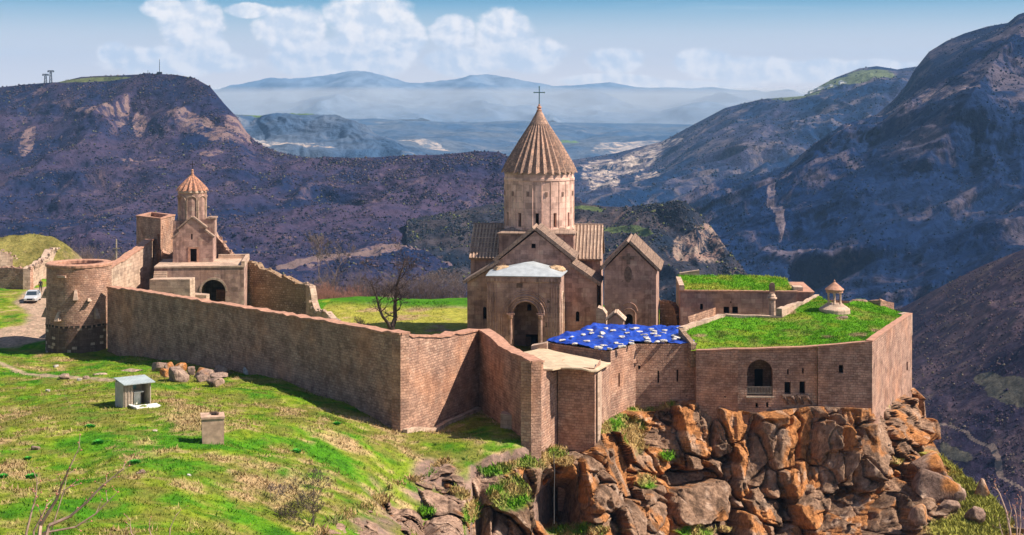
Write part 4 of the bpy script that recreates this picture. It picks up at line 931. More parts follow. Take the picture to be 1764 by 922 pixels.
for (px, py, hh_) in [(147.5, 508, 1.15), (176.8, 540, 1.15), (118, 545, 1.05), (79.5, 505, 1.1), (79.5, 538, 1.1), (167, 516, .3)]:
    s = max(-.995, min(.995, (px-136.5)/F*165/3.78)); a = math.asin(s); cx = TX+3.80*math.sin(a); cy = TY-3.80*math.cos(a); mb = MB(); z = zat(py, cy)
    d = Vector((math.sin(a), -math.cos(a), 0)); t_ = Vector((math.cos(a), math.sin(a), 0)); w = .28; b = Vector((cx, cy, z))-d*.2
    q = [b-t_*w*.5+Vector((0, 0, hh_/2)), b+t_*w*.5+Vector((0, 0, hh_/2)), b+t_*w-Vector((0, 0, hh_/2)), b-t_*w-Vector((0, 0, hh_/2))]; oq = [q[0]+d*.3, q[1]+d*.3, q[2]+d*.75, q[3]+d*.75]
    mb.add(q+oq, [(3, 2, 1, 0), (4, 5, 6, 7), (0, 1, 5, 4), (1, 2, 6, 5), (2, 3, 7, 6), (3, 0, 4, 7)]); mb.build('corbel', M['palestone'], T)
mb = MB(); a = math.asin((123-136.5)/F*165/3.75); mb.box((TX+3.76*math.sin(a), TY-3.76*math.cos(a), zat(477, 163.3)), (1.1, .35, .25), rz=a); mb.build('stone_beam', M['palestone'], T)
for k in range(16):                                         # dark stones of the lower course
    a = R(-72+k*9.6); mb = MB() if k == 0 else mb
    mb.box((TX+3.80*math.sin(a), TY-3.80*math.cos(a), z1+.15+.05*math.sin(k*5)), (.40+.16*math.sin(k*3.1), .05, .26+.06*math.sin(k*7)), rz=a)
mb.build_each('dark_stone', plain('dark_basalt', (.05, .038, .033), .9, .3), T)

# ---- inner curtain wall that climbs from the tower to the gate church, lit side toward us
D0 = XY(190, 171); D1 = XY(266, 189); W2 = thing('inner_wall', 'sunlit pale wall climbing from the round tower to the gate church', 'wall', (D0[0], D0[1], EZ-27))
mb = MB(); cp = MB(); f = lw(D0, D1, [(188, 464), (200, 457), (215, 448), (228, 439), (240, 431), (250, 424), (257, 418), (263, 414), (266, 413)])
wall_line(mb, cp, f, EZ-29, .9, side=1, seed=12, cw=.1); mb.build('wall_section', M['palestone'], W2); cp.build('coping', M['coping'], W2)
mb = MB(); wall_line(mb, None, [(f[-1][0], f[-1][1], f[-1][2]), (f[-1][0]+1.3, f[-1][1]-.4, f[-1][2]-1.9), (f[-1][0]+2.9, f[-1][1]-1.0, zat(432, 188))], EZ-29, .7, seed=13, jit=.1); mb.build('return_wall', M['wall'], W2)

# ---- square tower behind it
cA = XY(235, 193.5); cB = XY(276.7, 188); cC = XY(301, 195); S = thing('square_tower', 'roofless square masonry tower with a doorway behind the gate church', 'tower', (cB[0], cB[1], EZ-27))
cD = (cA[0]+cC[0]-cB[0], cA[1]+cC[1]-cB[1]); zt = zat(378, 188)
def polywall(mb, cs, z0, z1, holes={}, th=.7, cope=None, back=None, cw=.1, ch=.15):
    n = len(cs); cen = Vector((sum(c[0] for c in cs)/n, sum(c[1] for c in cs)/n))
    for i in range(n):
        a = Vector(cs[i]); b = Vector(cs[(i+1) % n]); d = b-a; L = d.length; ang = -math.atan2(d.y, d.x); fr = Fr(a.x, a.y, ang)
        facade(mb, fr, 0, [(0, z0), (L, z0), (L, z1), (0, z1)], holes.get(i, ()), .5, back)
    inn = [tuple(cen+(Vector(c)-cen)*(1-th/((Vector(c)-cen).length))) for c in cs]
    for i in range(n):
        a, b, c, d = cs[i], cs[(i+1) % n], inn[(i+1) % n], inn[i]
        mb.quad((*a, z1), (*b, z1), (*c, z1), (*d, z1)); mb.quad((*c, z0), (*d, z0), (*d, z1), (*c, z1))
        if cope is not None:
            ou = [tuple(cen+(Vector(q)-cen)*(1+cw/((Vector(q)-cen).length))) for q in (a, b)]
            V = [(*ou[0], z1), (*ou[1], z1), (*c, z1), (*d, z1), (*ou[0], z1+ch), (*ou[1], z1+ch), (*c, z1+ch), (*d, z1+ch)]
            cope.add(V, [(4, 5, 6, 7), (0, 1, 5, 4), (2, 3, 7, 6), (3, 2, 1, 0)])
    return inn
mb = MB(); cp = MB(); bk = MB(); LA = (Vector(cB)-Vector(cA)).length
polywall(mb, [cA, cB, cC, cD], EZ-28, zt, {0: [rect(LA-.62, zat(430, 189), .72, 2.1), rect(LA*.25, zat(408, 189), .14, .5), rect(LA*.1, zat(408, 189), .14, .5)], 1: [rect(.9, zat(395, 189), .35, .5)]}, .8, cp, bk)
mb.build('wall', M['wall'], S); cp.build('coping', M['coping'], S); bk.build_each(lambda a, b: 'doorway' if b-a > 1.5 else 'window', M['dark'], S)

# ---- gate building with a terrace, and the small domed church on it
G = thing('gate_building', 'long flat-roofed gate building with a dark arched passage below the small domed church', 'building', (*XY(345, 178), EZ-27))
fr = Fr(*XY(345, 178), R(-7)); zp = EZ-19.2; aL = -5.6; aR = 5.45
mb = MB(); bk = MB(); ax = (367-345)/13.6
facade(mb, fr, 0, [(aL, EZ-29), (aR, EZ-29), (aR, zp), (aL, zp)], [arch(ax, EZ-27.5, 3.0, 6.75, 16)], 6.0)
facade(mb, fr, 9.5, [(aL, EZ-29), (aR, EZ-29), (aR, zp), (aL, zp)], [rect(ax+.2, EZ-27.5, 1.3, 4.4)], .6, flip=True)
mb.quad(fr.p(aR, 0, EZ-29), fr.p(aR, 9.5, EZ-29), fr.p(aR, 9.5, zp), fr.p(aR, 0, zp)); mb.quad(fr.p(aL, 9.5, EZ-29), fr.p(aL, 0, EZ-29), fr.p(aL, 0, zp), fr.p(aL, 9.5, zp))
mb.build('wall', M['ashlar'], G)
mb = MB(); extr(mb, fr, -.08, 9.6, [(aL-.1, zp), (aR+.1, zp), (aR+.1, zp+.22), (aL-.1, zp+.22)]); mb.build('terrace', M['palestone'], G)
mb = MB(); extr(mb, fr, .0, 9.6, [(aR-.35, zp+.22), (aR+.08, zp+.22), (aR+.08, zp+.75), (aR-.35, zp+.75)]); extr(mb, fr, 9.0, 9.6, [(1.5, zp+.22), (aR-.35, zp+.22), (aR-.35, zp+.75), (1.5, zp+.75)]); mb.build_each('parapet', M['palestone'], G)
mb = MB(); ra = 1.5; o_ = arch(ax, EZ-27.5, 3.5, 7.05, 16)[2:]; i_ = arch(ax, EZ-27.5, 3.02, 6.77, 16)[2:]
for k in range(len(o_)-1):
    a, b, c, d = o_[k], o_[k+1], i_[k+1], i_[k]; pr = [(*a,), (*b,), (*c,), (*d,)]
    mb.quad(*[fr.p(q[0], -.09, q[1]) for q in pr]); mb.quad(fr.p(a[0], -.09, a[1]), fr.p(a[0], 0, a[1]), fr.p(b[0], 0, b[1]), fr.p(b[0], -.09, b[1])); mb.quad(fr.p(c[0], -.09, c[1]), fr.p(c[0], 0, c[1]), fr.p(d[0], 0, d[1]), fr.p(d[0], -.09, d[1]))
mb.build('arch_ring', M['palestone'], G)
mb = MB()
for k in range(5): mb.box(fr.p(-4.9+.0*k, -.9+.28*k, zp-1.3+.26*k-.3), (1.6, .3, .9), rz=R(7))
mb.build('steps', M['palestone'], G)

GC = thing('gate_church', 'small stone church with a fluted orange umbrella dome standing on the gate building', 'church', (*XY(332, 182.5), zp+.2))
fr = Fr(*XY(331.5, 182.5), R(-7)); s = 13.28; zc = zp+.2; ze = EZ-(409-200)/s; za = EZ-(376-200)/s
def az_(px, py): return ((px-331.5)/s, EZ-(py-200)/s)
out = [(-2.5, zc), (2.6, zc), az_(366, 408), az_(353.5, 400), az_(353.5, 393.5), az_(331, 375.5), az_(308.5, 394), az_(308.5, 402), az_(298.5, 410)]
mb = MB(); bk = MB()
extr(mb, fr, 0, 5.2, out, [rect((333.2-331.5)/s, zc+.12, .82, 1.65), rect(-.08, EZ-(413-200)/s, .2, .75)], .45, bk)
mb.build('wall', M['ashlar'], GC)
bk.build_each(lambda a, b: 'doorway' if a < zc+.5 else 'window', M['dark'], GC)
mb = MB(); dx = (333.2-331.5)/s
for a in (dx-.56, dx+.56): extr(mb, fr, -.07, .0, [(a-.13, zc), (a+.13, zc), (a+.13, zc+2.0), (a-.13, zc+2.0)])
extr(mb, fr, -.07, 0, [(dx-.43, zc+1.78), (dx+.43, zc+1.78), (dx+.43, zc+2.0), (dx-.43, zc+2.0)]); mb.build_each('door_frame', M['coping'], GC)
mb = MB()
for p0, p1 in [(az_(331, 374.5), az_(355, 394)), (az_(331, 374.5), az_(307, 395)), (az_(351.5, 397.5), az_(367.5, 410)), (az_(310.5, 400.5), az_(297, 412))]: slab(mb, fr, -.18, 5.3, p0, p1, .2)
mb.build('roof', M['tiles'], GC)
mb = MB(); cw = 2.5
extr(mb, fr, 1.2, 4.2, [(-2.6, zc+3.4), (2.75, zc+3.4), (2.75, EZ-(373-200)/12.9), (-2.6, EZ-(377-200)/12.9)]); mb.build('cross_arm', M['ashlar'], GC)
mb = MB(); slab(mb, fr, 1.1, 2.8, (2.0, EZ-(372-200)/12.9), (2.85, EZ-(374-200)/12.9), .15); extr(mb, fr, 1.05, 4.3, [(1.7, EZ-(374-200)/12.9), (2.9, EZ-(374-200)/12.9), (2.9, EZ-(371.5-200)/12.9), (1.7, EZ-(371.5-200)/12.9)]); mb.build('arm_roof', M['tiles'], GC)
def drum(parent, cx, cy, r, z0, z1, nwin, woff, ww, wh, wz, mat, seg_between=6, moulding=True, name='drum', depth=.45, rib=.0):
    # wall with real window slits: columns of quads, the window cells pushed in
    angs = []; wins = []
    for k in range(nwin):
        a = woff+2*pi*k/nwin; hw = ww/2/r; angs += [a-hw, a+hw]; 
        nxt = woff+2*pi*(k+1)/nwin-hw
        for j in range(1, seg_between): angs.append(a+hw+(nxt-a-hw)*j/seg_between)
    n = len(angs); per = seg_between+1; zs = [z0, wz, wz+wh, z1]
    mb = MB(); bk = MB()
    pt = lambda a, rr, z: (cx+rr*cos(a), cy+rr*sin(a), z)
    for i in range(n):
        a = angs[i]; b = angs[(i+1) % n]+(2*pi if i == n-1 else 0)
        for j in range(3):
            w = (i % per == 0 and j == 1)
            za_, zb_ = zs[j], zs[j+1]; uv = [(a*r, za_), (b*r, za_), (b*r, zb_), (a*r, zb_)]
            if not w: mb.quad(pt(a, r, za_), pt(b, r, za_), pt(b, r, zb_), pt(a, r, zb_), uv=uv)
            else:
                ri = r-depth
                mb.quad(pt(a, r, za_), pt(a, ri, za_), pt(a, ri, zb_), pt(a, r, zb_)); mb.quad(pt(b, ri, za_), pt(b, r, za_), pt(b, r, zb_), pt(b, ri, zb_))
                mb.quad(pt(a, r, za_), pt(b, r, za_), pt(b, ri, za_), pt(a, ri, za_)); mb.quad(pt(a, ri, zb_), pt(b, ri, zb_), pt(b, r, zb_), pt(a, r, zb_))
                bk.quad(pt(a, ri+.01, za_), pt(b, ri+.01, za_), pt(b, ri+.01, zb_), pt(a, ri+.01, zb_))
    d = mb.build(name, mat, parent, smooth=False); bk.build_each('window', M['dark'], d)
    return d
dcx, dcy = fr.p(-.28, 2.7, 0)[:2]; zd0 = EZ-(384-200)/13.1; zd1 = EZ-(330-200)/13.1
dr = drum(GC, dcx, dcy, 1.85, zd0, zd1, 8, R(-90-12), .2, .75, zd0+.75, M['ashlar'], 2)
mb = MB()                                                   # blind arches round the drum
for k in range(8):
    a0 = R(-90-12)+2*pi*k/8+pi/8
    for q in range(10):
        t0 = pi*q/10; t1 = pi*(q+1)/10; f = lambda t: (dcx+1.90*cos(a0+.34*cos(t)), dcy+1.90*sin(a0+.34*cos(t)), zd1-1.15+.62*math.sin(t))
        mb.tube(f(t0), f(t1), .06, .06, 5)
    for sg in (-1, 1): mb.tube((dcx+1.90*cos(a0+sg*.34), dcy+1.90*sin(a0+sg*.34), zd0), (dcx+1.90*cos(a0+sg*.34), dcy+1.90*sin(a0+sg*.34), zd1-1.15), .06, .06, 5)
mb.build('blind_arch', M['palestone'], dr)
def cone(parent, cx, cy, r, z0, z1, nfl, amp, mat, cap=.12, a0=0, name='cone_roof', zig=.12):
    seg = nfl*4; mb = MB(); prof = []
    for t in (0, .12, .3, .5, .7, 1-cap-.002): prof.append((r*(1-t)+.10*math.sin(t*pi)*r*.35, z0+(z1-z0)*t))
    vs = []; fs = []; uvs = []
    tri = lambda i: abs(((i/4) % 1)-.5)*2                    # 1 on the ridge, 0 in the valley
    for (rr, z) in prof:
        for i in range(seg):
            k = rr*(1+amp*(tri(i)-.5)*2); a = a0+2*pi*i/seg; zz = z-(zig*tri(i) if z == prof[0][1] else 0)
            vs.append((cx+k*cos(a), cy+k*sin(a), zz))
    for j in range(len(prof)-1):
        for i in range(seg):
            i2 = (i+1) % seg; fs.append((j*seg+i, j*seg+i2, (j+1)*seg+i2, (j+1)*seg+i)); sl_ = math.hypot(r, z1-z0)
            uvs.append([(i*.1, j*sl_/5), ((i+1)*.1, j*sl_/5), ((i+1)*.1, (j+1)*sl_/5), (i*.1, (j+1)*sl_/5)])
    mb.add(vs, fs, uvs)
    o = mb.build(name, mat, parent)
    rr, z = prof[-1]; mb = MB(); mb.lathe(cx, cy, [(rr*(1+amp)+.05, z-.1), (rr+.04, z+.04), (.05*r+.02, z1), (0.001, z1+.02)], 32); mb.build('cap', mat, o)
    mb = MB(); mb.lathe(cx, cy, [(r*(1-amp)-.25, z0+.35), (r*(1-amp)-.05, z0+.05), (r*.955, z0-.30), (r*.93, z0-.42)][::-1], 64); mb.build('cornice', M['palestone'], o)
    return o
def cross(parent, cx, cy, z0, h, mat, th=.07, w=None, fl=.0):
    w = w or h*.42; mb = MB(); mb.tube((cx, cy, z0), (cx, cy, z0+h), th, th, 6)
    zc_ = z0+h*.68; mb.tube((cx-w/2, cy, zc_), (cx+w/2, cy, zc_), th, th, 6)
    for p in ((cx-w/2, cy, zc_), (cx+w/2, cy, zc_), (cx, cy, z0+h)):
        mb.lathe(p[0], p[1], [(.01, p[2]-th*1.9), (th*1.9, p[2]), (.01, p[2]+th*1.9)], 8)
    return mb.build('cross', mat, parent)
zc0 = EZ-(327-200)/13.1; zc1 = EZ-(299-200)/13.1
k_ = cone(GC, dcx, dcy, 2.0, zc0, zc1, 16, .085, M['redcone'], .08, zig=.16)
mb = MB(); mb.lathe(dcx, dcy, [(.05, zc1-.1), (.2, zc1+.1), (.12, zc1+.3), (.17, zc1+.42), (.01, zc1+.6)], 16); mb.build('finial', M['coping'], GC)
cross(GC, dcx, dcy, zc1+.5, 1.05, M['iron'], .05, .55)

# low pale walls around the gate yard
mb = MB(); fr2 = Fr(*XY(293, 169), R(3)); extr(mb, fr2, 0, 2.2, [(-2.6, EZ-29), (2.55, EZ-29), (2.4, zat(481, 169)), (-2.5, zat(482, 169))]); o = mb.build('masonry_block', M['palestone'], org=(*XY(293, 169), EZ-27))
tag(o, 'pale squared stone structure in front of the gate building', 'stone structure')
mb = MB(); fr2 = Fr(*XY(342, 171), R(3)); extr(mb, fr2, 0, 1.5, [(-.85, EZ-29), (.95, EZ-29), (.95, zat(509, 171)), (-.85, zat(507, 171))]); o = mb.build('low_wall', M['palestone'], org=(*XY(342, 171), EZ-27))
tag(o, 'low pale wall stub in front of the dark arched passage', 'wall')

# stepped ruin behind the church, ragged ruined wall beyond, tumbled stones at its end
def ragged(name, label, A, B, tops, zb, th, mat, seed, cat='ruined wall', jit=.16, side=1):
    mb = MB(); f = wall_line(mb, None, lw(A, B, tops), zb, th, side, seed=seed, jit=jit)
    r = random.Random(seed)
    for q in f:
        for _ in range(2): mb.box((q[0]+r.uniform(-.3, .3), q[1]+r.uniform(.05, th-.05)*side*1., q[2]+r.uniform(-.05, .12)), (r.uniform(.25, .5), r.uniform(.25, .45), r.uniform(.16, .34)), rz=r.uniform(0, 3), taper=.8)
    o = mb.build(name, mat, org=(A[0], A[1], EZ-27)); return tag(o, label, cat)
ragged('ruined_wall', 'ragged stepped wall stump leaning down behind the small domed church', XY(366, 190), XY(412, 189), [(366, 396), (371, 404), (376, 412), (383, 420), (389, 427), (393, 434), (400, 439), (406, 448), (411, 456)], EZ-28, .8, M['wall'], 31)
ragged('ruined_wall', 'long brown rubble wall with a broken sloping top, right of the gate building', XY(416, 186), XY(530, 181), [(416, 454), (430, 453), (443, 457), (447, 463), (460, 467), (472, 470), (484, 475), (490, 480), (500, 483), (512, 484), (526, 488), (530, 500), (532, 520)], EZ-29, 1.1, M['rubble'], 32)
ragged('ruined_wall', 'pale broken wall end tumbling down beside the grass, right of the rubble wall', XY(527, 181), XY(577, 171), [(527, 490), (533, 494), (536, 507), (537, 520), (541, 531), (549, 537), (560, 541), (570, 546), (577, 552)], EZ-29, .8, M['palestone'], 33)
# ------------------------------------------------------------------ the cathedral
AN = R(6); K = thing('cathedral', 'large stone cathedral with a tall round drum, fluted conical roof and arched porch', 'church', (3.39, 160, EZ-27))
frD = (3.39, 175.0)                                          # centre of the drum
fr = Fr(frD[0]-10*sin(AN), frD[1]-10*cos(AN), AN)            # front plane of the main body
ox = fr.o[0]; sM = F/fr.o[1]; pxc = HX+ox*sM
def az2(px, py, s=sM, c=pxc, dz=0): return ((px-c)/s, EZ-(py-HY)/s)
zb = EZ-28
aeL = (804-pxc)/sM; aeR = (1028-pxc)/sM
out = [(aeL, zb), (aeR, zb), az2(1028, 488), az2(984, 458), az2(984, 447), az2(922, 399), az2(858, 450), az2(858, 456), az2(804, 488)]
mb = MB(); bk = MB()
extr(mb, fr, 0, 6.2, out, [arch(az2(838.5, 0)[0]-.28, az2(0, 552)[1]+.05, .42, 1.45, 6), arch(az2(995, 0)[0], az2(0, 553)[1], .42, 1.2, 6), rect(az2(919, 0)[0], az2(0, 428)[1], .5, .55)], .45, bk)
mb.build('wall', M['ashlar'], K)
bk.build_each('window', M['dark'], K)
mb = MB()
for p0, p1, th in [(az2(921, 395.5), az2(989, 449), .42), (az2(921, 395.5), az2(853, 452), .42), (az2(979, 455), az2(1033, 491), .42), (az2(862, 452), az2(799, 490), .34)]: slab(mb, fr, -.35, 6.0, p0, p1, th)
r_ = mb.build('roof', M['tiles'], K)
mb = MB(); a_, b_ = az2(921, 395.5), az2(989, 449); ribs(mb, fr, .3, 5.6, a_, b_, .42, .55, .09)
a_, b_ = az2(979, 455), az2(1033, 491); ribs(mb, fr, .3, 5.6, a_, b_, .42, .55, .09); mb.build('tile_rolls', M['tiles'], r_)
# transept: one long gabled body lying across, its slope towards us
zr = EZ-(389-HY)/13.75; zv = EZ-(443-HY)/14.1; tl = (817-HX)/14.05-frD[0]; tr = (1038-HX)/14.05-frD[0]
tl, tr = -8.05, 7.75
mb = MB()
frT = Fr(frD[0], frD[1], AN)
for (x, d) in ((tl, 1), (tr, -1)):
    pass
# body by hand: pentagon in the depth direction, extruded across
pent = [(-4.1, zb), (4.1, zb), (4.1, zv), (0, zr-.1), (-4.1, zv)]
L_ = [frT.p(tl, c, z) for c, z in pent]; R_ = [frT.p(tr, c, z) for c, z in pent]
mb.add(L_+R_, [(4, 3, 2, 1, 0), (5, 6, 7, 8, 9), (0, 1, 6, 5)[::-1], (1, 2, 7, 6)[::-1], (2, 3, 8, 7)[::-1], (3, 4, 9, 8)[::-1], (4, 0, 5, 9)[::-1]])
mb.build('transept_wall', M['ashlar'], K)
def slab_c(mb, f, a0, a1, q0, q1, th):                      # slab sloping in the depth direction
    d = Vector((q1[0]-q0[0], q1[1]-q0[1])).normalized(); n = Vector((-d.y, d.x)); n = -n if n.y < 0 else n
    q = [q0, q1, (q1[0]+n.x*th, q1[1]+n.y*th), (q0[0]+n.x*th, q0[1]+n.y*th)]
    A = [f.p(a0, c, z) for c, z in q]; B = [f.p(a1, c, z) for c, z in q]
    mb.add(A+B, [(0, 1, 2, 3), (7, 6, 5, 4), (0, 4, 5, 1), (1, 5, 6, 2), (2, 6, 7, 3), (3, 7, 4, 0)])
    return n
for (a0, a1, nr_, nm) in ((tl-.15, -4.3, 9, 1), (4.3, tr+.2, 8, 0)):
    mb = MB(); n_ = slab_c(mb, frT, a0, a1, (-4.5, zv-.25), (0, zr), .28); slab_c(mb, frT, a0, a1, (4.5, zv-.25), (0, zr), .28)
    mb.tube(frT.p(a0, 0, zr+.25), frT.p(a1, 0, zr+.25), .16, .16, 8); rr_ = mb.build('transept_roof', M['tiles'], K)
    mb = MB()
    for k in range(nr_+1):
        a = a0+.1+(a1-a0-.2)*k/nr_
        mb.tube(frT.p(a, -4.5+n_.x*.28, zv-.25+n_.y*.28), frT.p(a, n_.x*.28, zr+n_.y*.28), .11, .11, 6)
    if nm:
        for k in range(1, 7):
            t = k/7; mb.box(frT.p((a0+a1)/2, -4.5+4.5*t-.2, zv-.25+(zr-zv+.25)*t+.34), (abs(a1-a0), .09, .07), rz=-AN)
    mb.build('tile_rolls', M['palestone'], rr_)
# square base of the drum with a little hipped roof
zq = EZ-(404-HY)/F*170.6; zd0 = EZ-(393-HY)/13.85; mb = MB(); h = 4.55
extr(mb, frT, -h, h, [(-h, zv-1.5), (h, zv-1.5), (h, zq), (-h, zq)]); mb.build('base_block', M['ashlar'], K)
mb = MB(); e = h+.22; c8 = [frT.p(x*e, y*e, zq) for x, y in ((-1, -1), (1, -1), (1, 1), (-1, 1))]; d8 = [frT.p(x*e, y*e, zq+.14) for x, y in ((-1, -1), (1, -1), (1, 1), (-1, 1))]
t8 = [frT.p(x*3.2, y*3.2, zd0+.35) for x, y in ((-1, -1), (1, -1), (1, 1), (-1, 1))]
mb.add(c8+d8+t8, [(3, 2, 1, 0), (0, 1, 5, 4), (1, 2, 6, 5), (2, 3, 7, 6), (3, 0, 4, 7), (4, 5, 9, 8), (5, 6, 10, 9), (6, 7, 11, 10), (7, 4, 8, 11), (8, 9, 10, 11)]); mb.build('base_roof', M['tiles'], K)
zdt = EZ-(297-HY)/13.85
dr = drum(K, frD[0], frD[1], 4.32, zd0-.6, zdt, 12, R(-90-4.5), .42, 1.70, EZ-(392-HY)/14.2, M['drum'], 4, depth=.5)
mb = MB()
for k in range(24):
    a = R(-90-4.5)+2*pi*(k+.5)/24
    if k % 1 == 0: mb.tube((frD[0]+4.33*cos(a), frD[1]+4.33*sin(a), zd0), (frD[0]+4.33*cos(a), frD[1]+4.33*sin(a), zdt-.9), .055, .055, 5)
mb.build_each('colonnette', M['drum'], dr)
mb = MB(); mb.lathe(frD[0], frD[1], [(4.3, zdt-.95), (4.40, zdt-.9), (4.40, zdt-.62), (4.3, zdt-.58)], 72); mb.lathe(frD[0], frD[1], [(4.3, zd0-.05), (4.42, zd0), (4.42, zd0+.22), (4.3, zd0+.26)], 72); mb.build_each('string_course', M['drum'], dr)
mb = MB()
for k in range(12):
    a = R(-90-4.5)+2*pi*k/12+pi/12
    for sg, zz, w_, h_ in ((0, zdt-2.5, .30, .55),):
        p = (frD[0]+4.34*cos(a), frD[1]+4.34*sin(a), zz); mb.box(p, (.10, w_, h_), rz=a)
mb.build_each('carved_panel', plain('dark_carved_stone', (.22, .14, .11), .9, .3), dr)
zk0 = EZ-(294-HY)/13.8; zk1 = EZ-(190-HY)/13.8
ck = cone(K, frD[0], frD[1], 4.58, zk0, zk1, 30, .048, M['cone'], .22, zig=.22)
mb = MB(); mb.lathe(frD[0], frD[1], [(.30, zk1-.15), (.34, zk1), (.18, zk1+.12), (.30, zk1+.30), (.26, zk1+.45), (.10, zk1+.55), (.16, zk1+.66), (.01, zk1+.8)], 20); mb.build('finial', M['coping'], K)
cross(K, frD[0], frD[1], zk1+.7, EZ-(149-HY)/13.85-zk1-.75, M['verd'], .06, 1.25)

# porch (bell-arch portal) in front
frP = Fr(1.32, 160.0, R(7)); sP = F/160.0
zpt = EZ-(476-HY)/sP; wL = -4.22; wR = 4.2; aX = (905.5-902)/sP
mb = MB(); bk = MB(); zf = EZ-28
facade(mb, frP, 0, [(wL, zf), (wR, zf), (wR, zpt), (wL, zpt)], [arch(aX, zf, 2.85, EZ-(520-HY)/sP-zf, 20)], 1.1)
mb.quad(frP.p(wR, 0, zf), frP.p(wR, 5.3, zf), frP.p(wR, 5.3, zpt), frP.p(wR, 0, zpt)); mb.quad(frP.p(wL, 5.3, zf), frP.p(wL, 0, zf), frP.p(wL, 0, zpt), frP.p(wL, 5.3, zpt))
pw = mb.build('porch_wall', M['ashlar'], K)
# inner chamber of the porch with the black doorway at its back
mb = MB(); i0, i1 = aX-1.9, aX+1.9; zi = EZ-(515-HY)/sP
for s_ in ((i0, 1.1, i0, 4.6), (i1, 4.6, i1, 1.1)):
    mb.quad(frP.p(s_[0], s_[1], zf), frP.p(s_[2], s_[3], zf), frP.p(s_[2], s_[3], zi), frP.p(s_[0], s_[1], zi))
mb.quad(frP.p(i0, 1.1, zi), frP.p(i0, 4.6, zi), frP.p(i1, 4.6, zi), frP.p(i1, 1.1, zi))
bk = MB(); facade(mb, frP, 4.6, [(i0, zf), (i1, zf), (i1, zi), (i0, zi)], [rect(aX+.35, zf, 1.75, zat(576, 164.6)-zf), arch(aX-.1, zat(531, 164.6)-.3, .5, .8, 6)], .3, bk)
mb.build('porch_interior', M['ashlar'], K); bk.build_each(lambda a, b: 'doorway' if a < EZ-27.5 else 'window', M['dark'], K)
mb = MB(); extr(mb, frP, 4.5, 4.65, [(aX-.5, zf), (aX+.1, zf), (aX+.1, zat(580, 164.6)), (aX-.5, zat(580, 164.6))]); dd = mb.build('door', M['wood'], K)
mb = MB(); mb.lathe(*frP.p(aX+0.02, 4.45, 0)[:2], [(.03, zf+1.9), (.03, zf+2.05)], 8); mb.build('handle', M['iron'], dd)
# concentric mouldings round the arch, columns and the bundles of shafts
def ring_moulding(mb, fr, c, a, zc_, r, t, n=20, a0=0, a1=pi, seg=6):
    for k in range(n):
        t0 = a0+(a1-a0)*k/n; t1 = a0+(a1-a0)*(k+1)/n
        mb.tube(fr.p(a+r*cos(t0), c, zc_+r*math.sin(t0)), fr.p(a+r*cos(t1), c, zc_+r*math.sin(t1)), t, t, seg, cap=False)
zs = EZ-(520-HY)/sP-1.425
mb = MB()
for r, t in ((1.55, .12), (1.85, .09), (2.12, .13), (2.45, .07), (2.66, .06)): ring_moulding(mb, frP, -.02, aX, zs, r, t, 24)
mb.build('arch_moulding', M['ashlar'], pw)
for sx in (-1, 1):
    a = aX+sx*1.72; mb = MB(); p = frP.p(a, -.12, 0)
    mb.lathe(p[0], p[1], [(.34, EZ-27.6), (.34, EZ-27.1), (.22, EZ-26.8), (.21, zs-.55), (.30, zs-.35), (.36, zs-.05)], 14, capt=True); mb.box(frP.p(a, -.06, zs+.02), (.95, .5, .2), rz=-R(7)); mb.build('column', M['ashlar'], pw)
mb = MB()
for a in (wL+.12, wL+.42, wL+.72, wL+1.02, wL+1.5, wL+1.7, wR-.12, wR-.42, wR-.72, wR-1.02, wR-1.42): mb.tube(frP.p(a, -.01, zf), frP.p(a, -.01, zpt-.9 if abs(a) > 3 else zs+.2), .085, .085, 6)
mb.build_each('shaft', M['ashlar'], pw)
mb = MB(); extr(mb, frP, -.14, .02, [(wL-.1, zpt-.62), (wR+.1, zpt-.62), (wR+.1, zpt-.02), (wL-.1, zpt-.02)])
for k in range(21): a = wL+.15+k*.405; mb.box(frP.p(a, -.16, zpt-.42), (.18, .08, .36), rz=-R(7))
extr(mb, frP, -.12, .02, [(wL, zf), (wR, zf), (wR, zf+1.2), (wL, zf+1.2)]) if False else None
mb.build('cornice', M['ashlar'], pw)
mb = MB()
for px, py, w_, h_ in ((943, 559, .45, .55), (945, 519, .3, .3), (895, 492, .7, .5)): mb.box(frP.p((px-902)/sP, -.005, EZ-(py-HY)/sP), (w_, .05, h_), rz=-R(7))
mb.build_each('dark_inset', M['walldark'], pw)
# side blind arch of the porch
mb = MB(); frS = Fr(*frP.p(wR, 0, 0)[:2], R(7)-pi/2); ring_moulding(mb, frS, -.02, 2.5, EZ-21.5, 1.3, .12, 14)
for a in (1.2, 3.8): mb.tube(frS.p(a, -.02, zf), frS.p(a, -.02, EZ-21.5), .12, .12, 6)
mb.build('side_arch', M['palestone'], pw)
# metal roof of the porch: low hip with its ridge against the church
mb = MB(); e0 = -.28; zA = zpt+.04; zB_ = zat(450, 164.6); q = [frP.p(wL-.1, e0, zA), frP.p(wR+.1, e0, zA), frP.p(wR+.42, 5.2, zA+.12), frP.p(wL-.3, 5.2, zA+.12), frP.p(.62, 4.6, zB_), frP.p(-.3, 3.6, zB_-.02)]
th_ = Vector((0, 0, -.08)); V_ = [Vector(v) for v in q]
mb.add(V_+[v+th_ for v in V_], [(0, 1, 4, 5), (1, 2, 4), (2, 3, 4), (3, 5, 4), (3, 0, 5), (1, 0, 6, 7), (2, 1, 7, 8), (3, 2, 8, 9), (0, 3, 9, 6)])
mb.build('porch_roof', M['zinc'], K)
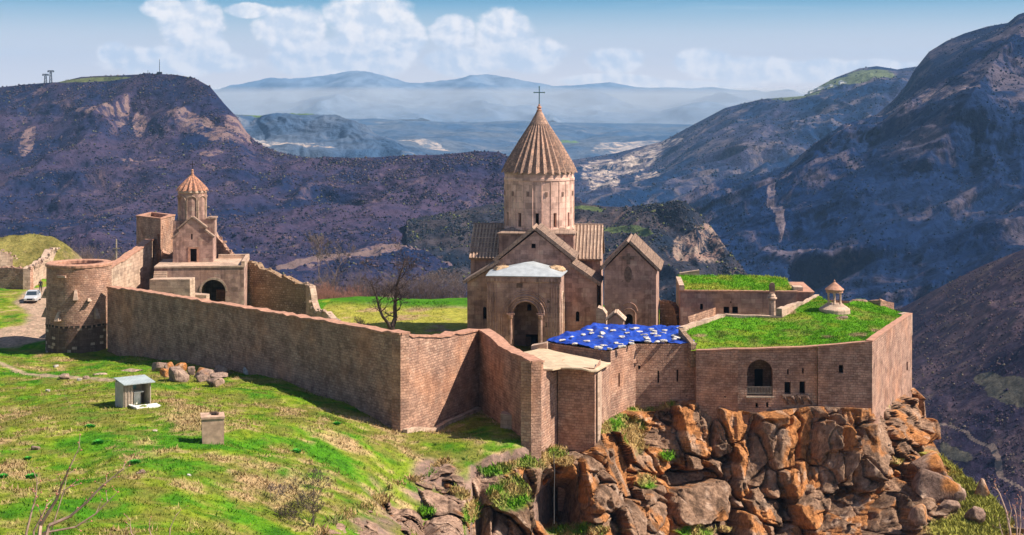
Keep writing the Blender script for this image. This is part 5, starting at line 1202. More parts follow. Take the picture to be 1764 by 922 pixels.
# nests of dry grass on the porch roof
for px, lab in ((867, 'left tuft of dry grass on the corner of the pale metal porch roof'), (958, 'right tuft of dry grass on the corner of the pale metal porch roof')):
    mb = MB(); c = Vector((*XY(px, 163.6), zat(457.5, 163.6))); r = random.Random(px)
    for k in range(140):
        a = r.uniform(0, 2*pi); d = r.random()**.5; b = c+Vector((1.15*d*cos(a), .6*d*math.sin(a), -.45+.55*(1-d*d)*r.random()))
        t = b+Vector((r.uniform(-.35, .35), r.uniform(-.3, .1), r.uniform(.08, .5)*(1.1-d))); s_ = Vector((.035, 0, .015)); mb.add([b-s_, b+s_, t], [(0, 1, 2)])
    mb.lathe(c.x, c.y, [(1.1, c.z-.75), (1.15, c.z-.45), (.8, c.z-.12), (.01, c.z+.05)], 14, rf=lambda i, r_, z: r_*(1+.15*math.sin(i*2.3)))
    o = mb.build('grass_tuft', plain('straw', (.42, .28, .17), .95, .4, 5), org=tuple(c)); tag(o, lab, 'dry grass')
# cloth-coloured little stone shrine and wall bits right of the church
mb = MB(); frX = Fr(*XY(1035, 158), R(8)); extr(mb, frX, 0, 2, [(-.55, EZ-28), (.6, EZ-28), (.6, zat(541, 158)), (.2, zat(533, 158)), (-.35, zat(530, 158)), (-.55, zat(534, 158))]); o = mb.build('wall_stub', M['palestone'], org=(*XY(1035, 158), EZ-27)); tag(o, 'sunlit pale wall stub between the cathedral and the small gabled tomb', 'wall')
TB = thing('gabled_tomb', 'small gabled stone tomb behind the blue tarpaulin, left of the chapel door', 'tomb', (*XY(1059, 154.5), EZ-27)); frX = Fr(*XY(1059, 154.5), R(8)); s_ = F/154.5
g = lambda px, py: ((px-1059)/s_, EZ-(py-HY)/s_)
mb = MB(); extr(mb, frX, 0, 2.5, [(-.9, EZ-28), (.9, EZ-28), g(1073, 553), g(1060, 541), g(1046, 553)]); mb.build('wall', M['ashlar'], TB)
mb = MB(); slab(mb, frX, -.12, 2.6, g(1060, 539.5), g(1075.5, 554), .16); slab(mb, frX, -.12, 2.6, g(1060, 539.5), g(1043.5, 554), .16); mb.build('roof', M['palestone'], TB)

# ---- chapel
H = thing('chapel', 'tall narrow gabled chapel with a carved cross above its door, right of the cathedral', 'chapel', (*XY(1085, 163), EZ-27))
frC = Fr(*XY(1085, 163), R(8)); s_ = F/163; g = lambda px, py: ((px-1085)/s_, EZ-(py-HY)/s_)
out = [g(1041, 0)[0:1]+(EZ-28,), (g(1130, 0)[0], EZ-28), g(1130, 466), g(1083, 421), g(1041, 464)]
mb = MB(); bk = MB(); extr(mb, frC, 0, 9.5, out, [arch(g(1083.5, 0)[0], g(0, 561)[1]-1.2, .88, 2.55, 6), arch(g(1082, 0)[0], g(0, 481)[1], .27, 1.05, 6)], .5, bk)
mb.build('wall', M['ashlar'], H); bk.build_each(lambda a, b: 'doorway' if b < EZ-22.5 else 'window', M['dark'], H)
mb = MB(); slab(mb, frC, -.25, 9.7, g(1083, 417.5), g(1135.5, 468), .32); slab(mb, frC, -.25, 9.7, g(1083, 417.5), g(1036.5, 466), .32); rf_ = mb.build('roof', M['tiles'], H)
mb = MB(); ribs(mb, frC, .3, 9.4, g(1083, 417.5), g(1135.5, 468), .32, .6, .08); mb.build('tile_rolls', M['tiles'], rf_)
dk = plain('dark_inlay', (.17, .11, .085), .9, .3)
mb = MB(); x, z = g(1082.5, 446); mb.box(frC.p(x, -.03, z), (.42, .07, 1.25), rz=-R(8)); mb.box(frC.p(x, -.031, z+.1), (1.35, .066, .36), rz=-R(8)); mb.build('cross_relief', dk, H)
mb = MB(); x, z = g(1082, 473); n = 14; ou = [(x+.45*math.sin(2*pi*k/n), z+.95*cos(2*pi*k/n)) for k in range(n)]; extr(mb, frC, -.05, 0.0, [(x-.2+.0, z-.6)][:0]+[(a, b) for a, b in ou][::-1], [rect(x, z-.55, .3, 1.1)], .05); mb.build('window_surround', dk, H)
mb = MB(); x, z = g(1083.5, 541)
ring_moulding(mb, frC, -.02, x, z-.1, .75, .1, 12); ring_moulding(mb, frC, -.02, x, z+.35, .95, .07, 12)
for sx in (-1, 1): mb.tube(frC.p(x+sx*.72, -.02, EZ-28), frC.p(x+sx*.72, -.02, z-.1), .11, .11, 6)
mb.build('portal_moulding', M['ashlar'], H)
ragged('ruined_wall', 'dark broken wall stump with grass on it, right of the tall chapel', XY(1136, 171), XY(1166, 170), [(1136, 518), (1150, 519), (1157, 524), (1162, 533), (1164, 545), (1166, 553)], EZ-28, 1.5, M['rubble'], 41)
# ------------------------------------------------------------------ annex, tarpaulin building and the great clifftop building
AX = thing('annex', 'narrow projecting masonry annex with a tan sheet roof beside the zigzag wall', 'building', (*XY(995, 122.5), EZ-30))
a0 = XY(961, 124.7); a1 = XY(1024.5, 123.6); a2 = XY(1034.5, 128.2); a3 = XY(972, 128.6); zt = zat(634, 123.6)
mb = MB(); bk = MB()
for (p, q, zz) in ((a0, a1, zt), (a1, a2, zt), (a3, a0, zt)):
    d = Vector(q)-Vector(p); L = d.length; facade(mb, Fr(p[0], p[1], -math.atan2(d.y, d.x)), 0, [(0, EZ-35), (L, EZ-35), (L, zz), (0, zz)], ())
mb.build('wall', M['wall'], AX)
mb = MB()                                                   # thin sunlit buttress strip and dark joint
mb.prism([XY(1029.5, 124.6), XY(1034, 125.0), XY(1036.5, 127.6), XY(1032, 128.0)], EZ-33, zat(640, 126)); mb.build('buttress', M['palestone'], AX)
# sheet roof, wavy front edge
fe = [(937, 636.5, 121.9), (952, 637.5, 121.8), (966, 633, 122.6), (985, 634, 122.5), (1003, 636, 122.5), (1018, 638.5, 122.5), (1028, 639, 122.7), (1052, 626.5, 130.5)]
be = [(884, 609, 131.5), (900, 606.5, 134), (918, 603.5, 136), (934, 600, 138), (960, 605.5, 136.2), (990, 612, 134.4), (1020, 619, 132.6), (1052, 625.5, 131.2)]
mb = MB(); nA = len(fe); rowsA = 8; VA = []
for j in range(rowsA+1):
    t = j/rowsA
    for i in range(nA):
        f_ = P(*fe[i]); b_ = P(*be[i]); p = f_.lerp(b_, t); p.z += .05*math.sin(i*2.1+j)+.02; VA.append(p)
fsA = []; uvA = []
for j in range(rowsA):
    for i in range(nA-1): fsA.append((j*nA+i, j*nA+i+1, (j+1)*nA+i+1, (j+1)*nA+i)); uvA.append([(VA[k].x*1.2+VA[k].y*.3, VA[k].y) for k in fsA[-1]])
mb.add(VA, fsA, uvA); nV = len(VA); mb.add([v-Vector((0, 0, .12)) for v in VA], [f[::-1] for f in fsA])
for i in range(nA-1): mb.quad(VA[i]-Vector((0, 0, .12)), VA[i+1]-Vector((0, 0, .12)), VA[i+1], VA[i])
mb.build('roof', M['tan'], AX)
mb = MB(); fr = Fr(*XY(928, 137.2), R(8)); extr(mb, fr, 0, 1.0, [(-.75, EZ-28), (.8, EZ-28), (.8, zat(591, 137)), (-.75, zat(597, 137))]); o = mb.build('wall_stub', M['palestone'], org=(*XY(928, 137.2), EZ-27)); tag(o, 'small square wall pier at the left tip of the blue tarpaulin', 'wall')

TBd = thing('tarpaulin_building', 'low masonry building roofed with the stretched blue tarpaulin', 'building', (*XY(1095, 141), EZ-27))
zT = EZ-22.35
q0 = PZ(937, 589.5, zT); q1 = PZ(1052, 605.5, zT); q2 = PZ(1095, 592.5, zT); q3 = PZ(1201, 592.0, zT); q4 = PZ(1180, 563.5, zT); q5 = PZ(1022, 560.5, zT)
mb = MB(); bk = MB()
E1 = XY(1034.5, 128.6)
ring = [(q0.x, q0.y), (q1.x, q1.y), (q2.x, q2.y), (q3.x, q3.y), (q4.x, q4.y), (q5.x, q5.y)]
hol = {}
d = Vector(ring[2])-Vector(ring[1]); L12 = d.length
hol[1] = [arch(L12*.33, zat(672, 133.5), .34, 1.35, 6)]
d2 = Vector(ring[3])-Vector(ring[2]); L23 = d2.length
hol[2] = [rect(L23*.37, zat(657, 139), .18, 1.2), rect(L23*.68, zat(658, 138), .18, 1.2), rect(L23*.06, zat(630, 140), .25, .35)]
for i in range(6):
    a = Vector(ring[i]); b = Vector(ring[(i+1) % 6]); d = b-a
    facade(mb, Fr(a.x, a.y, -math.atan2(d.y, d.x)), 0, [(0, EZ-33), (d.length, EZ-33), (d.length, zT), (0, zT)], hol.get(i, ()), .45, bk)
d = Vector(ring[1])-Vector(E1); facade(mb, Fr(E1[0], E1[1], -math.atan2(d.y, d.x)), -.02, [(0, EZ-33), (d.length, EZ-33), (d.length, zat(632, 131)), (0, zat(640, 128.6))], ())
mb.build('wall', M['wall'], TBd); bk.build_each('window', M['dark'], TBd)
mb = MB(); mb.add([(x, y, zT-.02) for x, y in ring], [tuple(range(6))]); mb.build('roof', M['walldark'], TBd)
# the tarpaulin: wrinkled sheet over the roof
nx_, ny_ = 130, 70; U, Vv = np.meshgrid(np.linspace(0, 1, nx_), np.linspace(0, 1, ny_))
fl = np.array([PZ(939, 587, zT+.1)[:], PZ(1000, 597, zT+.1)[:], PZ(1051, 603.5, zT+.1)[:], PZ(1075, 598, zT+.1)[:], PZ(1096, 590.5, zT+.1)[:], PZ(1150, 590.5, zT+.1)[:], PZ(1196, 591, zT+.1)[:]])
bl = np.array([PZ(1021, 561.5, zT+.1)[:], PZ(1050, 561.5, zT+.1)[:], PZ(1075, 562, zT+.1)[:], PZ(1100, 562, zT+.1)[:], PZ(1120, 562.5, zT+.1)[:], PZ(1150, 563, zT+.1)[:], PZ(1179, 564, zT+.1)[:]])
kk = np.linspace(0, 1, 7); fx = np.stack([np.interp(U, kk, fl[:, i]) for i in range(3)], -1); bx = np.stack([np.interp(U, kk, bl[:, i]) for i in range(3)], -1)
TV = fx*(1-Vv[..., None])+bx*Vv[..., None]; edge = np.minimum(np.minimum(U, 1-U), np.minimum(Vv, 1-Vv))
TV[..., 2] += .10*fbm(TV/1.3, 4, 501)+.10*fbm(TV/.5, 3, 502)+.34*np.abs(fbm(TV/np.array([4., 1.3, 1.]), 3, 503))+.22*(1-np.abs(fbm(TV/np.array([1.6, 5., 1.]), 3, 504))*3).clip(0, 1)-.12+.05
TV[..., 0] += (1-sstep(edge, 0, .03))*.22*fbm(TV/.4, 3, 505); TV[..., 1] += (1-sstep(edge, 0, .03))*.3*fbm(TV/.4, 3, 506)
t = newmat('blue_tarpaulin'); pos = t.node('NewGeometry').outputs['Position']; nn_ = t.noise(pos, 1.1, 5); nw_ = t.noise(t.vmath('MULTIPLY', pos, (1, .35, 1)), .55, 5, .6, .5); c_ = t.mix(t.ramp(nn_, .3, .7), (.005, .030, .26), (.012, .060, .42)); c_ = t.mix(t.ramp(nw_, .55, .72, 0, .5), c_, (.06, .13, .42)); c_ = t.mix(t.ramp(t.noise(pos, 2.4, 5, .7), .62, .75, 0, .6), c_, (.22, .19, .20)); M['tarp'] = finish(t, c_, .45, t.noise(pos, 3, 5, .6), .6, .1, 0, .4)
o = np_mesh('tarpaulin', TV.reshape(-1, 3), gridfaces(ny_, nx_), M['tarp'], org=tuple(TV[35, 65])); tag(o, 'bright blue wrinkled tarpaulin stretched over the low roof and held down by white stones', 'tarpaulin')
mdf = o.modifiers.new('thickness', 'SOLIDIFY'); mdf.thickness = .03
# white stones and torn white scraps that hold it down
st = [(1048, 157), (1104, 137), (1121, 178), (1171, 125), (1187, 162), (1205, 98), (1220, 115), (1277, 115), (1303, 87), (1341, 100), (1400, 98), (1394, 135), (1426, 115), (1455, 92), (1497, 108), (1524, 125), (1258, 200), (1288, 187), (1327, 207), (1360, 173), (1395, 195), (1450, 162), (1541, 150), (1545, 163), (1577, 105), (1580, 118), (1605, 135), (1635, 115), (1645, 100), (1638, 160), (1695, 130), (1715, 142), (1740, 100), (1730, 85), (1565, 92), (1600, 165), (1480, 85), (1270, 135), (1535, 140), (1700, 150), (1450, 175), (1380, 182)]
big = {(1277, 115), (1258, 200), (1715, 142), (1541, 150), (1605, 135), (1395, 195), (1577, 105), (1638, 160)}
ORD = ['first', 'second', 'third', 'fourth', 'fifth', 'sixth', 'seventh', 'eighth', 'ninth', 'tenth', 'eleventh', 'twelfth', 'thirteenth', 'fourteenth', 'fifteenth', 'sixteenth', 'seventeenth', 'eighteenth', 'nineteenth', 'twentieth']
bandof = lambda zy: 0 if zy < 112 else (1 if zy < 150 else 2)
rowsS = {b: sorted([q for q in st if bandof(q[1]) == b]) for b in range(3)}
for k, (zx, zy) in enumerate(st):
    px = 660+zx/3.392; py = 540+zy/3.392; c = PZ(px, py, zT+.3); bg_ = (zx, zy) in big
    sz = (.42, .26, .16) if bg_ else (.30+.12*rng.random(), .15+.08*rng.random(), .11)
    v, f, cc2 = rock_geo(tuple(c), sz, 700+k, rot=0, sub=3, orange=0, base=(.72, .70, .66), tilt=float(rng.uniform(-60, 60)), cuts=8)
    o = np_mesh('white_stone', v, f, M['rock'], {'tint': np.clip(cc2*0+np.array([.66, .64, .60]), 0, 1)}, org=tuple(c))
    ex_ = {(1048, 157): 'white stone nearest the left tip of the blue tarpaulin', (1258, 200): 'long white stone on the front edge of the blue tarpaulin', (1277, 115): 'largest white stone alone in the left half of the blue tarpaulin', (1740, 100): 'small white stone nearest the back right corner of the blue tarpaulin', (1715, 142): 'long white stone near the right edge of the blue tarpaulin', (1303, 87): 'small white stone nearest the back left edge of the blue tarpaulin'}
    bnd = bandof(zy); tag(o, ex_.get((zx, zy), ('larger' if bg_ else 'small')+' white stone on the blue tarpaulin, '+ORD[rowsS[bnd].index((zx, zy))]+' from the left along its '+('back', 'middle', 'front')[bnd]), 'stone', 'white stones on the blue tarpaulin')
for (px, py) in ((1011, 578.5), (1049, 574), (1146, 581), (1127, 584), (1185, 575)):
    pass

# ---- the great building on the cliff
FB = thing('clifftop_building', 'long masonry building on the cliff edge with an arched balcony and a grass-covered roof', 'building', (*XY(1350, 134), EZ-28))
F0 = XY(1199, 136.5); F1 = XY(1271, 135.4); F2 = XY(1409, 135.0); F3 = XY(1502.5, 134.2); F4 = XY(1571, 157); F5 = (F4[0]+1.0, 172); 
zq_ = lambda py, p: zat(py, p[1])
def fpx(A, B, px, py): x, y = on_line(A, B, px); return (math.hypot(x-A[0], y-A[1]), zat(py, y))
def section(A, B, tops, holes, name='front_wall', mat=None, inset=0, depth=.6, bottom=EZ-36):
    mb = MB(); bk = MB(); d = Vector(B)-Vector(A); L = d.length; fr = Fr(A[0], A[1], -math.atan2(d.y, d.x))
    out = [(0, bottom), (L, bottom)]+[(min(L, max(0, fpx(A, B, px, py)[0])), fpx(A, B, px, py)[1]) for px, py in tops[::-1]]
    facade(mb, fr, inset, out, [h for h, _ in holes], depth, None)
    bk_ = MB()
    for h, dp in holes:
        n = len(h); bk_.add([fr.p(a, inset+depth*.98, z) for a, z in h], [tuple(range(n))]) if dp is None else None
    return mb, bk_, fr, L
def h_rect(A, B, px0, py0, px1, py1):
    a0, z0 = fpx(A, B, px0, py1); a1, _ = fpx(A, B, px1, py1); z1 = fpx(A, B, px0, py0)[1]; return [(a0, z0), (a1, z0), (a1, z1), (a0, z1)]
bks = []
mb, bk, fr, L = section(F0, F1, [(1199, 604.5), (1235, 603.5), (1271, 602)], [(h_rect(F0, F1, 1247.5, 682, 1250.5, 685), None)]); mb.build('front_wall', M['wall'], FB); bks.append(bk)
aL_, zL_ = fpx(F1, F2, 1287.5, 683); aR_, _ = fpx(F1, F2, 1332, 683); zA_ = fpx(F1, F2, 1310, 621)[1]
arc = arch((aL_+aR_)/2, zL_, aR_-aL_, zA_-zL_, 18)
hs = [(arc, 1)]+[(h_rect(F1, F2, *q), None) for q in [(1356.5, 637, 1359.5, 646), (1382.5, 635.5, 1385.5, 645), (1352, 659, 1363, 680), (1378, 658, 1388, 680), (1302, 695.5, 1306.5, 704), (1320.5, 694.5, 1324.5, 703.5)]]
mb, bk, fr1, L = section(F1, F2, [(1271, 602), (1300, 602), (1340, 600.5), (1380, 599), (1409, 597)], hs, inset=.28, depth=.7)
mb.build('front_wall', M['wall'], FB); bks.append(bk)
# loggia behind the arch
mb = MB(); b0, b1 = aL_-.25, aR_+.25; c0, c1 = .98, 4.2; z0, z1 = zL_, zA_+.2
mb.quad(fr1.p(b0, c1, z0), fr1.p(b1, c1, z0), fr1.p(b1, c1, z1), fr1.p(b0, c1, z1)); mb.quad(fr1.p(b0, c0, z0), fr1.p(b0, c1, z0), fr1.p(b0, c1, z1), fr1.p(b0, c0, z1)); mb.quad(fr1.p(b1, c1, z0), fr1.p(b1, c0, z0), fr1.p(b1, c0, z1), fr1.p(b1, c1, z1))
mb.quad(fr1.p(b0, c0, z0), fr1.p(b1, c0, z0), fr1.p(b1, c1, z0), fr1.p(b0, c1, z0)); mb.quad(fr1.p(b0, c1, z1), fr1.p(b1, c1, z1), fr1.p(b1, c0, z1), fr1.p(b0, c0, z1))
bal = mb.build('balcony', M['wall'], FB)
mb = MB(); bm_ = (b0+b1)/2; extr(mb, fr1, c1-.05, c1-.02, [(bm_-.05, z0), (bm_+.75, z0), (bm_+.75, z0+1.9), (bm_-.05, z0+1.9)]); mb.build('doorway', M['dark'], bal)
mb = MB(); zz0 = zat(682, 135); zz1 = zat(669, 135)
for k in range(17): a = aL_+.08+(aR_-aL_-.16)*k/16; mb.box(fr1.p(a, .42, (zz0+zz1)/2), (.055, .055, zz1-zz0), rz=-.02)
mb.box(fr1.p((aL_+aR_)/2, .42, zz1), (aR_-aL_, .09, .08)); mb.box(fr1.p((aL_+aR_)/2, .42, zz0+.12), (aR_-aL_, .08, .08)); mb.box(fr1.p((aL_+aR_)/2, .34, zL_-.08), (aR_-aL_+.2, .5, .14)); mb.build('railing', M['woodlight'], bal)
for px in (1357.5, 1383): # sloping stone brackets under the two big windows
    mb = MB(); a, z = fpx(F1, F2, px, 681)
    for dx in (-.42, .38): mb.tube(fr1.p(a+dx+.0, -.2, z-.1), fr1.p(a+dx+.45, .25, z-.85), .13, .16, 5)
    mb.box(fr1.p(a, .1, z-.05), (1.1, .5, .14)); mb.build('bracket', M['walldark'], FB)
mb, bk, fr, L = section(F2, F3, [(1409, 597), (1440, 594.5), (1470, 592), (1490, 590), (1502.5, 588)], [(h_rect(F2, F3, 1445, 629, 1452.5, 643), None)]); mb.build('front_wall', M['wall'], FB); bks.append(bk)
mb, bk, fr, L = section(F3, F4, [(1502.5, 588), (1515, 578), (1530, 568), (1545, 557.5), (1560, 547.5), (1571, 540.5)], [(h_rect(F3, F4, 1561.5, 625, 1564, 641), None)], 'side_wall'); mb.build('side_wall', M['wall'], FB); bks.append(bk)
mb, bk, fr, L = section(F4, F5, [(1571, 540.5)], []); 
al = MB()
for b in bks:
    base = len(al.v); al.v += b.v; al.f += [[base+j for j in f] for f in b.f]; al.uv += b.uv; al.m += b.m
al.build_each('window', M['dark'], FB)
# back and closing walls so that it is a solid building
mb = MB(); back = [F4, F5, (30, 178), (20, 160), F0]
for a, b in zip(back[:-1], back[1:]): mb.quad((*a, EZ-32), (*b, EZ-32), (*b, EZ-22.8), (*a, EZ-22.8))
mb.build('rear_wall', M['wall'], FB)
cp = MB(); dm = MB()
for A, B, tp, ins in ((F0, F1, [(1199, 604.5), (1235, 603.5), (1271, 602)], 0), (F1, F2, [(1271, 602), (1300, 602), (1340, 600.5), (1380, 599), (1409, 597)], 0), (F2, F3, [(1409, 597), (1440, 594.5), (1470, 592), (1490, 590), (1502.5, 588)], 0), (F3, F4, [(1502.5, 588), (1515, 578), (1530, 568), (1545, 557.5), (1560, 547.5), (1571, 540.5)], 0)):
    wall_line(dm, cp, [(x, y, z-.02) for x, y, z in lw(A, B, tp)], EZ-24, .55, seed=51, cw=.06, ch=.10, jit=.015)
cp.build('coping', M['coping'], FB); dm = None
# grass roof: real sloping ground on the roof
rp = [(1190, 603.5, 137.2), (1235, 603, 137), (1271, 602, 136.2), (1340, 600, 135.8), (1409, 596.5, 135.8), (1460, 592, 135.5), (1502, 586, 135.6), (1530, 566, 144), (1562, 545, 155.5), (1556, 538, 158.5), (1520, 526, 162), (1480, 514.5, 164), (1437, 523, 155), (1411, 508, 167), (1400, 514, 163), (1384, 521, 159), (1350, 533, 154), (1350, 546, 149.8), (1300, 545, 150), (1250, 543.5, 150.5), (1215, 553, 146.5), (1176, 565, 142.5), (1188, 583, 140), (1196, 592, 138),
      (1300, 570, 144), (1400, 558, 146), (1460, 552, 147), (1437, 534, 152), (1500, 545, 151)]
RW = []
for q in rp: p = P(*q); RW.append((p.x, p.y, p.z-EZ))
gr_ = RBF(RW)
polyR = [tuple(P(*q)[:2]) for q in rp[:24]]
xs_ = np.arange(15, 50, .22); ys_ = np.arange(133, 170, .25); GX, GY = np.meshgrid(xs_, ys_)
GZ = gr_(GX, GY)+EZ; pp = np.stack([GX, GY, GX*0], -1); GZ = GZ+.16*fbm(pp/2.5, 4, 601)+.06*fbm(pp/.6, 3, 602)-.10
ins = inpoly(GX, GY, polyR); a = np.arange(GX.size).reshape(GX.shape)
keep = ins[:-1, :-1] | ins[:-1, 1:] | ins[1:, 1:] | ins[1:, :-1]
Fq = gridfaces(*GX.shape)[keep.ravel()]; used = np.unique(Fq); rem = np.zeros(GX.size, int); rem[used] = np.arange(len(used))
g2 = fbm(pp/2.2, 4, 604); g1 = fbm(pp/6, 3, 605); g3 = fbm(pp/.7, 3, 606)
cR = np.array([.125, .34, .015])+(np.array([.26, .36, .03])-np.array([.125, .34, .015]))*sstep(g2+.4*g1, .0, .5)[..., None]
PXr = GX/GY*F+HX; PYr = HY-(GZ-EZ)/GY*F; bare = np.zeros_like(GX)
for (cx, cy, rx, ry) in [(1206, 578, 15, 3.5), (1450, 548, 14, 4), (1507, 570, 9, 4), (1480, 577, 22, 5), (1425, 580, 14, 4), (1245, 600, 30, 2.5), (1350, 533, 14, 5), (1365, 537, 10, 6)]: bare = np.maximum(bare, np.exp(-((PXr-cx)/rx)**2-((PYr-cy)/ry)**2))
bare = sstep(bare+.3*g2, .4, .8); cR = cR+(np.array([.34, .28, .08])-cR)*(sstep(fbm(pp/3.1+5, 5, 609), .05, .4)*.55)[..., None]; cR = cR+(np.array([.42, .28, .17])-cR)*(bare*.8)[..., None]; cR = cR*.82; dkp = sstep(fbm(pp/1.5+9, 4, 608), .22, .42)*sstep(PYr, 560, 575); cR = cR*(1-.5*dkp)[..., None]
GVr = np.stack([GX, GY, GZ], -1).reshape(-1, 3)
o = np_mesh('grass_roof', GVr[used], rem[Fq], M['ground'], {'tint': cR.reshape(-1, 3)[used]}, org=tuple(FB.location), parent=FB); o['kind'] = 'stuff'; o['label'] = 'bright green turf roof of the clifftop building'
ii = rng.choice(np.flatnonzero(ins.ravel()), 14000); ch_ = cR.reshape(-1, 3)[ii]*(.75+.5*rng.random((14000, 1)))
o = None; tufts('roof_grass', GVr[ii]-np.array([0, 0, .02]), ch_, .07+.10*rng.random(14000), 21, label='short bright grass growing on the roof of the clifftop building')
# parapets round the roof
def rpar(name, label, pts, h, th, mat, seed, side=1, parent=FB):
    mb = MB(); f = wall_line(mb, None, [tuple(P(px, py, D))[:2]+(zat(py, D)+0.0,) for px, py, D in pts], EZ-24.5, th, side, seed=seed, jit=.04)
    o = mb.build(name, mat, parent)
    return o
rpar('parapet', '', [(1177, 563.5, 141.5), (1200, 556, 144.2), (1225, 549, 147), (1250, 541.5, 149.8)], .8, .55, M['palestone'], 61)
rpar('parapet', '', [(1250, 541.5, 149.8), (1300, 543, 149.6), (1348, 545, 149.4)], .8, .55, M['palestone'], 62)
rpar('parapet', '', [(1347, 532, 149.4), (1365, 526, 153), (1384, 520.5, 156.5), (1386, 521, 158)], .8, .6, M['palestone'], 63)
rpar('parapet', '', [(1384, 523, 157), (1398, 515, 162), (1411, 507.5, 167.5)], .8, .5, M['palestone'], 64)
rpar('parapet', '', [(1177, 565, 141), (1187, 577, 139.5), (1199, 592, 137.2)], .8, .5, M['rubble'], 65, side=-1)
rpar('parapet', '', [(1553, 541, 156.5), (1562, 539, 157.2), (1571, 540.5, 157)], .8, .5, M['palestone'], 66)
for (box, D, sd_) in [((1450, 520, 1461, 527), 153, 1), ((1412, 519, 1421, 525), 155, 2)]: pass
# stub wall and stones near the far edge of the roof
mb = MB(); wall_line(mb, None, [(*XY(1495, 163), zat(518, 163)), (*XY(1517, 161.5), zat(517.5, 161.5)), (*XY(1540, 162.5), zat(521.5, 162.5))], EZ-23.5, 1.4, seed=71, jit=.06)
o = mb.build('wall_stub', M['wall'], org=(*XY(1517, 161.5), EZ-22)); tag(o, 'low brown wall stub at the far right edge of the grass roof', 'wall')
boulder('boulder', 'flat rock heap at the far roof edge, left of the brown wall stub', (1462, 517, 1493, 529), 163, 811)
boulder('boulder', 'flattish pale stone lying on the turf below the pavilion', (1441, 544, 1459, 550), 149.5, 812)
# pavilion
PV = thing('pavilion', 'little round stone pavilion with a conical roof on slim columns, standing on the grass roof', 'pavilion', (*XY(1437.5, 152), zat(532, 152)))
px_, py_ = XY(1437.5, 152); zz = zat(531, 152); mb = MB(); mb.lathe(px_, py_, [(1.68, zz-.7), (1.66, zz-.12), (1.62, zz-.02), (.95, zz+.42), (.9, zz+.5), (.01, zz+.5)], 24, rf=lambda i, r, z: r*(1+.012*math.sin(i*2.6))); mb.build('base', M['palestone'], PV)
for k in range(6):
    a = 2*pi*k/6+.26; mb = MB(); x, y = px_+.72*cos(a), py_+.72*math.sin(a); mb.lathe(x, y, [(.13, zz+.48), (.13, zz+.6), (.09, zz+.68), (.09, zz+1.5), (.14, zz+1.62), (.15, zz+1.74)], 8, capt=True); mb.build('column', M['palestone'], PV)
mb = MB(); mb.lathe(px_, py_, [(.62, zz+1.70), (.92, zz+1.70), (.92, zz+1.95), (1.02, zz+1.98), (1.02, zz+2.06), (.5, zz+2.5), (.08, zz+2.85), (.1, zz+2.95), (.01, zz+3.1)], 16); mb.build('roof', M['coping'], PV)
# pillar with a carved stone on top
GZp = thing('pillar', 'tall slender octagonal stone pillar topped by a small carved cross-stone', 'pillar', (*XY(1330, 153), EZ-27))
x, y = XY(1330, 153); mb = MB(); z1 = zat(516, 153); mb.lathe(x, y, [(.42, EZ-28), (.38, z1)], 8, a0=.39); mb.build('shaft', M['palestone'], GZp)
mb = MB(); mb.lathe(x, y, [(.38, z1), (.55, z1+.08), (.55, z1+.2), (.42, z1+.3), (.42, z1+.42), (.28, z1+.62), (.30, z1+.72), (.01, z1+.74)], 8, a0=.39); mb.build('cornice', M['palestone'], GZp)
mb = MB(); frx = Fr(x, y, R(8)); za0 = z1+.7; mb2 = arch(0, za0, .62, zat(487, 153)-za0, 10); extr(mb, frx, -.12, .12, mb2); kh = mb.build('cross_stone', M['ashlar'], GZp)
mb = MB(); mb.box(frx.p(0, -.13, za0+.6), (.1, .04, .6)); mb.box(frx.p(0, -.131, za0+.68), (.34, .036, .09)); mb.build('carved_cross', dk, kh)

# ---- long building with a grass roof behind
LB = thing('long_building', 'long low stone building with a flat grass roof and small square windows, behind the pillar', 'building', (*XY(1280, 168), EZ-27))
A_ = XY(1171.5, 168); B_ = XY(1372, 167); Cc_ = XY(1402, 168)
mb = MB(); bk = MB(); d = Vector(B_)-Vector(A_); L = d.length; frl = Fr(A_[0], A_[1], -math.atan2(d.y, d.x)); zt = zat(503, 167.5)
hx = lambda x0, y0, x1, y1: h_rect(A_, B_, x0, y0, x1, y1)
facade(mb, frl, 0, [(0, EZ-28), (L, EZ-28), (L, zt), (0, zt)], [hx(1206, 523.5, 1211, 534), hx(1246.5, 528.5, 1256.5, 540), hx(1261.5, 528.5, 1271.5, 540), hx(1257.5, 519.5, 1260, 522.5)], .6, bk)
mb.quad(frl.p(0, 11, EZ-28), frl.p(0, 0, EZ-28), frl.p(0, 0, zt), frl.p(0, 11, zt)); mb.quad(frl.p(L, 0, EZ-28), frl.p(L, 11, EZ-28), frl.p(L, 11, zt), frl.p(L, 0, zt)); mb.quad(frl.p(L, 11, EZ-28), frl.p(0, 11, EZ-28), frl.p(0, 11, zt), frl.p(L, 11, zt))
extr(mb, frl, .6, 10.5, [(L, EZ-28), (L+2.1, EZ-28), (L+2.1, zt-.12), (L, zt-.12)])
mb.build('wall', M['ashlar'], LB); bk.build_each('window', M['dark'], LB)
mb = MB(); extr(mb, frl, -.12, .5, [(-.1, zt), (L+.1, zt), (L+.1, zt+.16), (-.1, zt+.16)]); extr(mb, frl, .5, 10.6, [(L+.0, zt-.12), (L+2.2, zt-.12), (L+2.2, zt+.02), (L+.0, zt+.02)]); mb.build_each('coping', M['coping'], LB)
